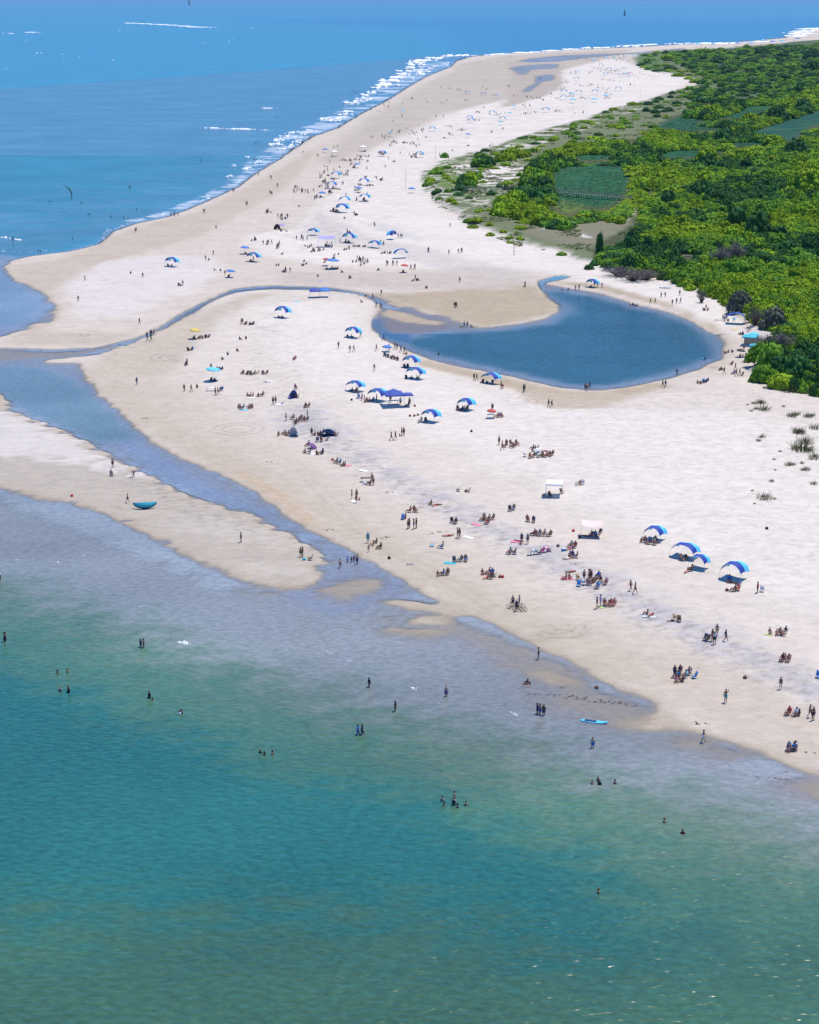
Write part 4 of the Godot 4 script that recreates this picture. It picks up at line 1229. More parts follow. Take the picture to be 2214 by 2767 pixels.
func kayak(at: Vector3, turn: float, color: String) -> Node3D:
	var o := base("kayak", at, turn)
	var st := tool()
	var rings := []
	for k in 15:
		var t := k / 14.0
		var half := 0.36 * pow(sin(PI * clampf(t * 0.96 + 0.02, 0, 1)), .7)
		var z := (t - 0.5) * 3.4
		var up := 0.34 + 0.16 * pow(absf(t - 0.5) * 2.0, 3.0)
		rings.append([Vector3(-half, up * 0.8, z), Vector3(-half * 0.5, up, z), Vector3(half * 0.5, up, z), Vector3(half, up * 0.8, z), Vector3(half * 0.55, .04, z), Vector3(-half * 0.55, .04, z)])
	for k in 14:
		for s in 6:
			var m := (s + 1) % 6
			quad(st, rings[k][s], rings[k][m], rings[k + 1][m], rings[k + 1][s])
	shape("hull", done(st, true), paint_of(color + " board", DYES[color], .35), o)
	st = tool()
	for k in 12:
		var a := TAU * k / 12.0
		var b := TAU * (k + 1) / 12.0
		quad(st, Vector3(cos(a) * 0.25, .35, sin(a) * 0.45), Vector3(cos(b) * 0.25, .35, sin(b) * 0.45), Vector3(cos(b) * 0.22, .40, sin(b) * 0.42), Vector3(cos(a) * 0.22, .40, sin(a) * 0.42))
	shape("cockpit_rim", done(st), dye("black"), o)
	st = tool()
	box(st, Vector3(0, .42, -0.25), Vector3(0.36, .22, .06), Basis(Vector3.RIGHT, -0.3))
	shape("seat", done(st), dye("black"), o)
	return o

func gull(at: Vector3, turn: float) -> Node3D:
	var o := base("gull", at, turn)
	var st := tool()
	skin(st, [[Vector3(0, .16, -0.10), Vector3(0, .18, .08), .06, .08], [Vector3(0, .22, .12), Vector3(0, .29, .17), .045, .05], [Vector3(0, .15, -0.12), Vector3(0, .14, -0.30), .05, .02], [Vector3(0, .28, .21), Vector3(0, .275, .27), .014, .008],
		[Vector3(0.03, .12, .0), Vector3(0.03, .01, .02), .012, .012], [Vector3(-0.03, .12, .0), Vector3(-0.03, .01, .02), .012, .012]], .018, .02)
	shape("body", done(st, true), dye("white"), o)
	for s in [-1.0, 1.0]:
		st = tool()
		tube(st, [Vector3(0.075 * s, .2, .10), Vector3(0.085 * s, .19, -0.08), Vector3(0.03 * s, .16, -0.32)], [0.03, .045, .012], 6)
		shape("wing", done(st, true), dye("grey"), o)
	return o

func post(called: String, at: Vector3, tall: float, sign_color := "") -> Node3D:
	var o := base(called, at)
	var st := tool()
	tube(st, [Vector3.ZERO, Vector3(0, tall, 0)], [0.06, .05], 7)
	shape("pole", done(st), paint_of("weathered wood", Color(.20, .16, .12)), o)
	if sign_color:
		st = tool()
		box(st, Vector3(0, tall - 0.3, .07), Vector3(0.8, .6, .03))
		shape("board", done(st), dye(sign_color), o)
	return o

func driftwood(at: Vector3, turn: float) -> Node3D:
	var o := base("driftwood_trunk", at, turn)
	var st := tool()
	tube(st, [Vector3(-1.4, .15, 0), Vector3(-0.3, .3, .1), Vector3(0.6, .5, .0), Vector3(1.3, 1.2, -0.1)], [0.24, .22, .17, .08], 8)
	shape("trunk", done(st, true), paint_of("drift", Color(.16, .10, .06)), o)
	for b in [[Vector3(0.2, .4, 0), Vector3(0.1, 1.2, .3), Vector3(0.3, 1.9, .4)], [Vector3(-0.5, .25, 0), Vector3(-0.9, .8, -0.3), Vector3(-1.0, 1.3, -0.5)]]:
		st = tool()
		tube(st, b, [0.10, .07, .03], 6)
		shape("branch", done(st, true), paint_of("drift", Color(.16, .10, .06)), o)
	return o

# A strand of weed washed into a line: a low lumpy ribbon.
func weed(p: Array, wide: float, seed_: int) -> MeshInstance3D:
	var st := tool()
	var r := RandomNumberGenerator.new()
	r.seed = seed_
	var line := Curve3D.new()
	for k in range(0, p.size(), 2): line.add_point(Vector3(p[k], 0, p[k + 1]))
	var long := line.get_baked_length()
	var n := int(long / 0.22)
	for k in n:
		if r.randf() < 0.12: continue
		var at := line.sample_baked(long * (k + r.randf()) / n)
		var away := Vector3(r.randf_range(-1, 1), 0, r.randf_range(-1, 1)) * wide * sin(PI * clampf((k + 0.5) / n, .05, .95))
		at += away
		at.y = maxf(height(at.x, at.z), -0.02) + 0.01
		var s := r.randf_range(0.10, .34)
		var turn := Basis(Vector3.UP, r.randf() * TAU)
		var lift := Vector3(0, r.randf_range(0.04, .12), 0)
		var a := at + turn * Vector3(-s, 0, -s * 0.4)
		var b := at + turn * Vector3(s, 0, -s * 0.3)
		var c := at + turn * Vector3(s * 0.4, 0, s * 0.5)
		for v in [a, b, at + lift, b, c, at + lift, c, a, at + lift]: st.add_vertex(v)
	return shape("washed_up_weed", done(st), paint_of("weed", Color(.045, .036, .028)))

# ---------------------------------------------------------------- setting things down
func on(x: float, z: float) -> Vector3:
	return Vector3(x, maxf(height(x, z), -0.05), z)

func man(pose_of: String, x: float, z: float, turn: float, garment: String, size: float, label: String, y := 99.0) -> void:
	var at := Vector3(x, maxf(height(x, z), -0.40), z)
	if y < 90.0: at.y = y
	tag(person(pose_of, at, deg_to_rad(turn), garment, size), label, "child" if size < 0.8 else "person", "people on the beach and in the shallows")

func sit(x: float, z: float, turn: float, color: String, label: String) -> void:
	tag(chair(on(x, z), deg_to_rad(turn), color), label, "chair", "folding beach chairs")

func far_shade(kind: String, x: float, z: float, size: float, color: String, label: String) -> void:
	var o: Node3D
	match kind:
		"a": o = arch_shade(on(x, z), -0.4, 3.6, 2.4, 1.9, .35, ["blue", color])
		"u": o = umbrella(on(x, z), .0, color, 1.3, 2.2)
		_: o = gazebo(on(x, z), .3, 3.0, 2.2, .7, color)
	o.scale = Vector3.ONE * size
	tag(o, label, {"a": "sunshade", "u": "umbrella", "g": "tent"}[kind], "shades on the far beach")

func far_row(kind: String, region: String, size: float, text: String) -> void:
	const NTH := ["first", "second", "third", "fourth", "fifth", "sixth", "seventh", "eighth", "ninth", "tenth", "eleventh", "twelfth", "thirteenth"]
	var k := 0
	for each in text.split("; "):
		var w := each.split(" ")
		far_shade(kind, float(w[0]), float(w[1]), size, w[2], "%s, %s from the left %s" % [{"a": "small arched blue shade", "u": "small umbrella", "g": "small blue canopy tent"}[kind], NTH[k], region])
		k += 1

# People too far away to tell apart, in knots about the places where the beach is crowded.
func crowd(knots: String) -> void:
	var o := base("distant_crowd", Vector3.ZERO)
	tag(o, "hundreds of tiny distant bathers and sitters along the beach", "crowd", "", "stuff")
	var where := [[], []]
	var r := RandomNumberGenerator.new()
	r.seed = 77
	for text in knots.split("; "):
		var k := text.split_floats(" ")
		for n in int(k[4]):
			var x: float = k[0] + r.randfn(0.0, .55) * k[2]
			var z: float = k[1] + r.randfn(0.0, .55) * k[3]
			var stands := r.randf() < k[5]
			var y := maxf(height(x, z), -1.0)
			where[0 if stands else 1].append(Transform3D(Basis(Vector3.UP, r.randf() * TAU), Vector3(x, y, z)))
	for w in 2:
		var mm := MultiMesh.new()
		mm.transform_format = MultiMesh.TRANSFORM_3D
		mm.use_colors = true
		mm.mesh = person_meshes("walking" if w == 0 else "sitting").body
		mm.instance_count = where[w].size()
		for k in where[w].size():
			mm.set_instance_transform(k, where[w][k])
			var c: Color = [Color(.10, .05, .035), Color(.03, .03, .05), Color(.20, .09, .06), Color(.02, .04, .14), Color(.16, .03, .03), Color(.07, .04, .03)][r.randi() % 6]
			mm.set_instance_color(k, c)
		var i := MultiMeshInstance3D.new()
		i.name = "standing_people" if w == 0 else "sitting_people"
		i.multimesh = mm
		i.material_override = paint_of("distant person", Color.WHITE, .8, true)
		i.set_meta("kind", "stuff")
		o.add_child(i, true)

func sea_mark(called: String, x: float, z: float, tall: float, label: String, category: String) -> void:
	var o := base(called, Vector3(x, -0.1, z))
	var st := tool()
	tube(st, [Vector3.ZERO, Vector3(0, tall * 0.12, 0), Vector3(0, tall * 0.2, 0)], [tall * 0.20, tall * 0.20, tall * 0.10], 10)
	shape("float", done(st), paint_of("buoy paint", Color(.02, .05, .04), .5), o)
	st = tool()
	for k in 4: tube(st, [Vector3(cos(k * PI / 2) * tall * 0.11, tall * 0.16, sin(k * PI / 2) * tall * 0.11), Vector3(cos(k * PI / 2) * tall * 0.05, tall * 0.8, sin(k * PI / 2) * tall * 0.05)], [tall * 0.035], 5)
	tube(st, [Vector3(0, tall * 0.2, 0), Vector3(0, tall * 0.8, 0)], [tall * 0.06], 6)
	shape("tower", done(st), paint_of("buoy paint", Color(.02, .05, .04), .5), o)
	st = tool()
	tube(st, [Vector3(0, tall * 0.78, 0), Vector3(0, tall * 0.9, 0), Vector3(0, tall, 0)], [tall * 0.08, tall * 0.07, tall * 0.02], 8)
	shape("topmark", done(st), paint_of("buoy paint", Color(.02, .05, .04), .5), o)
	tag(o, label, category)

# ---------------------------------------------------------------- foam of breaking waves
var froth: Array[Transform3D] = []

func crest(p: Array, wide: float, count: int) -> void:
	var r := RandomNumberGenerator.new()
	r.seed = int(absf(p[0]) * 13.0 + absf(p[1])) + count
	var line := Curve3D.new()
	for k in range(0, p.size(), 2): line.add_point(Vector3(p[k], 0, p[k + 1]))
	var long := maxf(line.get_baked_length(), .5)
	for k in int(count * 1.5):
		var t := r.randf()
		# crests come and go along the line
		var gap := 0.5 + 0.5 * sin(t * long / maxf(wide, 1.0) * 1.3 + p[0])
		if r.randf() > 0.35 + gap: continue
		var at := line.sample_baked(long * t) + Vector3(r.randfn(0, .35), 0, r.randfn(0, .5)) * wide * (0.35 + 0.65 * gap)
		var s := wide * r.randf_range(0.07, .24) * (0.4 + gap * 0.8)
		froth.append(Transform3D(Basis(Vector3.UP, r.randf() * TAU).scaled(Vector3(s * r.randf_range(0.5, 1.2), minf(s * 0.55, 1.5), s)), Vector3(at.x, maxf(height(at.x, at.z), .0), at.z)))

func finish_foam() -> void:
	var st := tool()
	lump(st, Vector3.ZERO, 1.0, 5, .35, Color.WHITE)
	var mm := MultiMesh.new()
	mm.transform_format = MultiMesh.TRANSFORM_3D
	mm.mesh = done(st)
	mm.instance_count = froth.size()
	for k in froth.size(): mm.set_instance_transform(k, froth[k])
	var o := MultiMeshInstance3D.new()
	o.name = "surf_foam"
	o.multimesh = mm
	o.material_override = paint_of("foam", Color(.82, .84, .86), .7)
	add_child(o, true)
	tag(o, "white foam of waves breaking along the shore and out at sea", "foam", "", "stuff")

# A lumpy ball of 32 faces.
func lump(st: SurfaceTool, mid: Vector3, size: float, seed_: int, uneven: float, c: Color) -> void:
	var pts := {}
	var f := func(v: Vector3) -> Vector3:
		var k := Vector3(v.normalized() * 50.0).round()
		return mid + v.normalized() * size * (1.0 + uneven * (hashf(k.x + seed_ * 3.1, k.y * 1.7 + k.z * 2.3) - 0.5) * 2.0)
	for a in [1.0, -1.0]:
		for b in [1.0, -1.0]:
			for d in [1.0, -1.0]:
				var x := Vector3(a, 0, 0)
				var y := Vector3(0, b, 0)
				var z := Vector3(0, 0, d)
				var tris := [[x, x + y, x + z], [x + y, y, y + z], [x + z, y + z, z], [x + y, y + z, x + z]]
				for t in tris:
					var q: Array = t if a * b * d < 0.0 else [t[0], t[2], t[1]]
					for v in q:
						st.set_color(c)
						st.add_vertex(f.call(v))

# ---------------------------------------------------------------- plants
# A crown one unit in radius and height: lumps of leaf round a dome, then loose sprays that roughen its outline.
func crown_mesh(seed_: int, lumps: int, sprays: int, upright: float) -> ArrayMesh:
	var key := "crown %d" % seed_
	if meshes.has(key): return meshes[key]
	var r := RandomNumberGenerator.new()
	r.seed = seed_
	var st := tool()
	var spots := []
	for k in lumps:
		var t := k * 2.39996 + r.randf() * 0.7
		var v := (k + 0.5) / lumps
		var out := sqrt(v) * r.randf_range(0.62, .86)
		var y := lerpf(1.0, .16, pow(v, 1.3 / upright)) * r.randf_range(0.70, .96)
		var p := Vector3(cos(t) * out, y * 0.82, sin(t) * out)
		var s := r.randf_range(0.20, .36) * sqrt(30.0 / lumps)
		spots.append([p, s])
		var shade := r.randf_range(0.70, 1.25)
		lump(st, p, s, seed_ * 31 + k, .34, Color(shade * r.randf_range(0.9, 1.12), shade, shade * 0.9))
	for k in sprays:
		var on_it: Array = spots[r.randi() % spots.size()]
		var d := Vector3(r.randfn(0, 1), r.randfn(0.35, 1), r.randfn(0, 1)).normalized()
		var p: Vector3 = on_it[0] + d * on_it[1] * r.randf_range(0.8, 1.35)
		var s := r.randf_range(0.06, .13) * sqrt(30.0 / lumps)
		var e1 := d.cross(Vector3(r.randfn(0, 1), r.randfn(0, 1), r.randfn(0, 1))).normalized() * s
		var e2 := (d + Vector3(r.randfn(0, .5), r.randfn(0, .5), r.randfn(0, .5))).normalized() * s * 1.6
		var shade := r.randf_range(0.8, 1.2)
		st.set_color(Color(shade * 1.1, shade, shade * 0.85))
		for v in [p - e1, p + e1, p + e2]: st.add_vertex(v)
	meshes[key] = done(st)
	return meshes[key]

func bare_mesh(seed_: int) -> ArrayMesh:
	var key := "bare %d" % seed_
	if meshes.has(key): return meshes[key]
	var r := RandomNumberGenerator.new()
	r.seed = seed_
	var st := tool()
	st.set_color(Color.WHITE)
	for k in 70:
		var t := r.randf() * TAU
		var lean := pow(r.randf(), .6)
		var tip := Vector3(cos(t) * lean, r.randf_range(0.55, 1.0) * sqrt(1.0 - 0.55 * lean * lean), sin(t) * lean)
		var mid := tip * 0.5 + Vector3(0, .10, 0)
		tube(st, [Vector3(cos(t), 0, sin(t)) * 0.12, mid, tip], [0.022, .016, .006], 3)
		for n in 5:
			var from := mid.lerp(tip, r.randf())
			tube(st, [from, from + Vector3(r.randfn(0, .14), absf(r.randfn(0, .16)), r.randfn(0, .14))], [0.010, .004], 3)
	meshes[key] = done(st)
	return meshes[key]

const LEAF := {"yellow": Color(.19, .30, .014), "green": Color(.11, .235, .022), "dark": Color(.035, .11, .028), "grey": Color(.105, .115, .09), "bare": Color(.17, .145, .15)}

func leaf(kind: String, shift := 1.0) -> StandardMaterial3D:
	var key := "leaf %s %.2f" % [kind, shift]
	if not mats.has(key):
		var m := paint_of(key, LEAF[kind] * shift, .75, true)
		m.metallic_specular = 0.2
		m.backlight_enabled = kind != "bare"
		m.backlight = Color(.35, .35, .12)
	return mats[key]

func plant(kind: String, x: float, z: float, wide: float, tall: float, label: String, category: String, group := "") -> Node3D:
	var at := Vector3(x, height(x, z) - 0.1, z)
	var o := base({"bush": "bush", "tree": "scrub_tree", "thicket": "thicket"}[category], at, hashf(x, z) * TAU)
	var k := int(hashf(x + 3.0, z) * 5.0)
	var st := tool()
	tube(st, [Vector3.ZERO, Vector3(0.05, tall * 0.3, .03), Vector3(0, tall * 0.6, 0)], [0.03 * wide, .022 * wide, .01 * wide], 6)
	shape("trunk", done(st), paint_of("bark", Color(.10, .075, .05)), o)
	var m := bare_mesh(40 + k) if kind == "bare" else crown_mesh(20 + k, 110, 1100, 1.0) if wide > 12.0 or kind == "grey" else crown_mesh(10 + k, 30, 260, 1.0)
	var crown := shape("crown", m, leaf(kind, .9 + 0.05 * (k % 5)), o)
	crown.scale = Vector3(wide * 0.5, tall, wide * 0.5)
	tag(o, label, category, group)
	return o

func oats(x: float, z: float, size: float, label: String) -> void:
	var k := int(hashf(x, z) * 4.0)
	var key := "oats %d" % k
	if not meshes.has(key):
		var r := RandomNumberGenerator.new()
		r.seed = 900 + k
		var st := tool()
		var tops := tool()
		for n in 130:
			var t := r.randf() * TAU
			var root := Vector3(cos(t), 0, sin(t)) * sqrt(r.randf()) * 0.75
			var lean := Vector3(cos(t) * 0.3 + r.randfn(0, .18), 0, sin(t) * 0.3 + r.randfn(0, .18))
			var long := r.randf_range(0.35, .85) * (1.2 - root.length() * 0.7)
			var side := Vector3(-sin(t), 0, cos(t)) * 0.022
			var mid := root + lean * 0.4 * long + Vector3(0, long * 0.6, 0)
			var tip := root + lean * long * 1.3 + Vector3(0, long, 0)
			quad(st, root - side, root + side, mid + side * 0.7, mid - side * 0.7)
			for v in [mid - side * 0.7, mid + side * 0.7, tip]: st.add_vertex(v)
			if n % 9 == 0: tube(tops, [root, root + Vector3(lean.x * 0.5, long * 1.3, lean.z * 0.5), root + Vector3(lean.x * 0.9, long * 1.5, lean.z * 0.9)], [0.008, .012, .03], 4)
		meshes[key] = done(st)
		meshes[key + " tops"] = done(tops)
	var o := base("sea_oats", on(x, z), hashf(z, x) * TAU)
	o.scale = Vector3(size, size * 0.75, size)
	shape("blades", meshes[key], paint_of("oat blades", Color(.075, .10, .028)), o)
	shape("seed_heads", meshes[key + " tops"], paint_of("oat heads", Color(.22, .17, .08)), o)
	tag(o, label, "grass tuft", "sea oats tufts on the white sand")

var scrub_spots := []
var bush_marks := []

func in_any(p: Vector2, outlines: Array) -> bool:
	for o in outlines:
		if Geometry2D.is_point_in_polygon(p, o): return true
	return false

func outlines(lists: Array) -> Array:
	var out := []
	for l in lists:
		var q := PackedVector2Array()
		for k in range(0, l.size(), 2): q.append(Vector2(l[k], l[k + 1]))
		out.append(q)
	return out

# Chooses where every bush of the scrub stands: closer together near by, in drifts of three kinds.
func scrub(forest: Array, holes: Array, thin: Array, dunes: Array) -> void:
	var woods := outlines(forest)
	var gaps := outlines(holes)
	var sparse := outlines(thin)
	var sandy := outlines(dunes)
	var drift := FastNoiseLite.new()
	drift.seed = 5
	drift.frequency = 0.016
	drift.fractal_octaves = 3
	var mound := FastNoiseLite.new()
	mound.seed = 15
	mound.frequency = 0.028
	var r := RandomNumberGenerator.new()
	r.seed = 31
	var z := -345.0
	while z > -3600.0:
		var gap := 1.8 + maxf(0.0, -z - 350.0) * 0.0032
		var x := -20.0
		var far_right := -z * 0.285 + 25.0
		while x < far_right:
			var p := Vector2(x + r.randf_range(-0.5, .5) * gap, z + r.randf_range(-0.6, .6) * gap)
			x += gap
			var dark := r.randf()
			var low := 1.0
			if in_any(p, sparse):
				if r.randf() < 0.80: continue
				low = 0.7
			elif not in_any(p, woods):
				if r.randf() > 0.055 or not in_any(p, sandy): continue
				low = 0.6
			if in_any(p, gaps) or in_any(p - Vector2(0, 7.0), gaps): continue
			if low > 0.9:
				for step in [14.0, 24.0, 36.0, 50.0]:
					if in_any(p - Vector2(0, step), gaps): low = minf(low, .30 + step * 0.009)
			var d := drift.get_noise_2d(p.x, p.y * 0.6)
			var kind := "green"
			if d > 0.05 + (dark - 0.5) * 0.7: kind = "yellow"
			elif d < -0.38 + (dark - 0.5) * 0.8: kind = "dark"
			if absf(low - 0.7) < 0.001: kind = "dark" if dark < 0.35 else "green"
			var m := mound.get_noise_2d(p.x, p.y * 0.7)
			var wide := gap * r.randf_range(1.1, 1.75)
			var tall := (1.0 + wide * 0.34) * (1.0 + m * 0.7) * r.randf_range(0.7, 1.2) * low
			if kind == "dark": tall *= 1.25
			if r.randf() < 0.06:
				wide *= 1.7
				tall *= 1.6
			scrub_spots.append([p, kind, wide, maxf(tall, .9), r.randi() % 5, r.randf()])
		z -= gap * 0.92

func landmark_bushes(list: Array) -> void:
	bush_marks = list

# The nearest few hundred stand as things of their own, the rest as one canopy to a crown shape.
func plant_scrub() -> void:
	var singles := 230
	scrub_spots.sort_custom(func(a, b): return a[2] / -a[0].y > b[2] / -b[0].y)
	var ranks := {}
	var near: Array = scrub_spots.slice(0, singles)
	var placed := []
	for s in near:
		var best := 0
		for k in bush_marks.size():
			if Vector2(bush_marks[k][1], bush_marks[k][2]).distance_to(s[0]) < Vector2(bush_marks[best][1], bush_marks[best][2]).distance_to(s[0]): best = k
		placed.append([Vector2(bush_marks[best][1], bush_marks[best][2]).distance_to(s[0]), best, s])
	placed.sort_custom(func(a, b): return a[0] < b[0])
	const WORDS := ["nearest", "second nearest", "third nearest", "fourth nearest", "fifth nearest", "sixth nearest", "seventh nearest", "eighth nearest", "ninth nearest", "tenth nearest"]
	for q in placed:
		var s: Array = q[2]
		var key := "%s %d" % [s[1], q[1]]
		var n: int = ranks.get(key, 0)
		ranks[key] = n + 1
		var looks: String = {"yellow": "yellow-green", "green": "mid-green", "dark": "dark green"}[s[1]]
		var mark: String = bush_marks[q[1]][0]
		var words := mark.split(" ")
		var label := "%s bush, %s its kind to %s" % [looks, WORDS[n] if n < 10 else (["eleventh nearest", "twelfth nearest", "thirteenth nearest", "fourteenth nearest", "fifteenth nearest", "sixteenth nearest", "seventeenth nearest"][mini(n - 10, 6)] if n < 17 else "far out from"), " ".join(words.slice(0, 8))]
		plant(s[1], s[0].x, s[0].y, s[2], s[3], label, "bush", "scrub bushes behind the beach")
	var rest: Array = scrub_spots.slice(singles)
	var sets := [[], [], [], [], []]
	for s in rest: sets[s[4]].append(s)
	for k in 5:
		var mm := MultiMesh.new()
		mm.transform_format = MultiMesh.TRANSFORM_3D
		mm.use_colors = true
		mm.mesh = crown_mesh(10 + k, 30, 260, 1.0)
		mm.instance_count = sets[k].size()
		for n in sets[k].size():
			var s: Array = sets[k][n]
			var turn := Basis(Vector3.UP, s[5] * TAU).scaled(Vector3(s[2] * 0.5, s[3], s[2] * 0.5))
			mm.set_instance_transform(n, Transform3D(turn, Vector3(s[0].x, height(s[0].x, s[0].y) - 0.15, s[0].y)))
			var c: Color = LEAF[s[1]] * (0.75 + 0.5 * s[5])
			mm.set_instance_color(n, Color(c.r, c.g, c.b))
		var o := MultiMeshInstance3D.new()
		o.name = numbered("scrub_canopy")
		o.multimesh = mm
		var m := paint_of("leaf canopy", Color.WHITE, .75, true)
		m.metallic_specular = 0.2
		m.backlight_enabled = true
		m.backlight = Color(.35, .35, .12)
		o.material_override = m
		add_child(o, true)
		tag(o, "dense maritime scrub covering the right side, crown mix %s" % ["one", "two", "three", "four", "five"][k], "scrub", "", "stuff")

func grass_field(called: String, label: String, areas: Array, least: float, step: float, young: Color, old: Color) -> void:
	var zones := outlines(areas)
	var st := tool()
	var r := RandomNumberGenerator.new()
	r.seed = 66
	for n in 22:
		var t := r.randf() * TAU
		var root := Vector3(cos(t), 0, sin(t)) * r.randf() * 0.55
		var side := Vector3(-sin(t), 0, cos(t)) * 0.07
		var tip := root + Vector3(cos(t) * 0.3, r.randf_range(0.4, .9), sin(t) * 0.3)
		for v in [root - side, root + side, tip]: st.add_vertex(v)
	var tuft := done(st)
	var f := FastNoiseLite.new()
	f.seed = 8
	f.frequency = 0.05
	f.fractal_octaves = 3
	var where: Array[Transform3D] = []
	var z := -420.0
	while z > -2300.0:
		var gap := step * (1.0 + maxf(0.0, -z - 420.0) * 0.0022)
		var x := -10.0
		while x < -z * 0.26:
			var p := Vector2(x + r.randf_range(-0.5, .5) * gap, z + r.randf_range(-0.5, .5) * gap)
			x += gap
			if f.get_noise_2d(p.x, p.y * 0.55) < least + r.randf_range(-0.15, .15) or not in_any(p, zones): continue
			var s := r.randf_range(0.6, 1.3) * (1.0 + gap * 0.18)
			where.append(Transform3D(Basis(Vector3.UP, r.randf() * TAU).scaled(Vector3(s, s * (0.45 if least > 0.0 else 0.35), s)), Vector3(p.x, height(p.x, p.y), p.y)))
		z -= gap
	var mm := MultiMesh.new()
	mm.transform_format = MultiMesh.TRANSFORM_3D
	mm.use_colors = true
	mm.mesh = tuft
	mm.instance_count = where.size()
	for k in where.size():
		mm.set_instance_transform(k, where[k])
		var g := r.randf()
		mm.set_instance_color(k, young.lerp(old, g * g))
	var o := MultiMeshInstance3D.new()
	o.name = called
	o.multimesh = mm
	o.material_override = paint_of("dune grass", Color.WHITE, .9, true)
	add_child(o, true)
	tag(o, label, "grass", "", "stuff")

func boardwalk(ax: float, az: float, bx: float, bz: float, label: String, low: bool) -> void:
	var a := Vector3(ax, height(ax, az), az)
	var b := Vector3(bx, height(bx, bz), bz)
	var rise := 0.25 if low else 1.3
	a.y += rise
	b.y += rise
	var o := base("boardwalk", a)
	var along := b - a
	var long := along.length()
	var dir := along / long
	var side := dir.cross(Vector3.UP).normalized()
	var wood := paint_of("boardwalk plank", Color(.42, .40, .37) if low else Color(.14, .13, .13))
	var n := int(long / (1.2 if low else 2.4))
	var turn := Basis(side, Vector3.UP, -dir).orthonormalized()
	var st := tool()
	box(st, Vector3.ZERO, Vector3(1.7, .06, long / n - 0.05), Basis.IDENTITY)
	var plank := done(st)
	st = tool()
	box(st, Vector3(0, -0.1, 0), Vector3(0.16, 2.5, .16))
	var upright := done(st)
	for k in n:
		var p := shape("plank", plank, wood, o)
		p.transform = Transform3D(turn, along * (k + 0.5) / n)
		if not low:
			for s in [-0.9, .9]: shape("post", upright, wood, o).transform = Transform3D(turn, along * (k + 0.5) / n + side * s)
	if not low:
		for s in [-0.9, .9]:
			st = tool()
			tube(st, [side * s + Vector3(0, 1.1, 0), along + side * s + Vector3(0, 1.1, 0)], [0.07], 4)
			shape("handrail", done(st), wood, o)
	tag(o, label, "boardwalk")

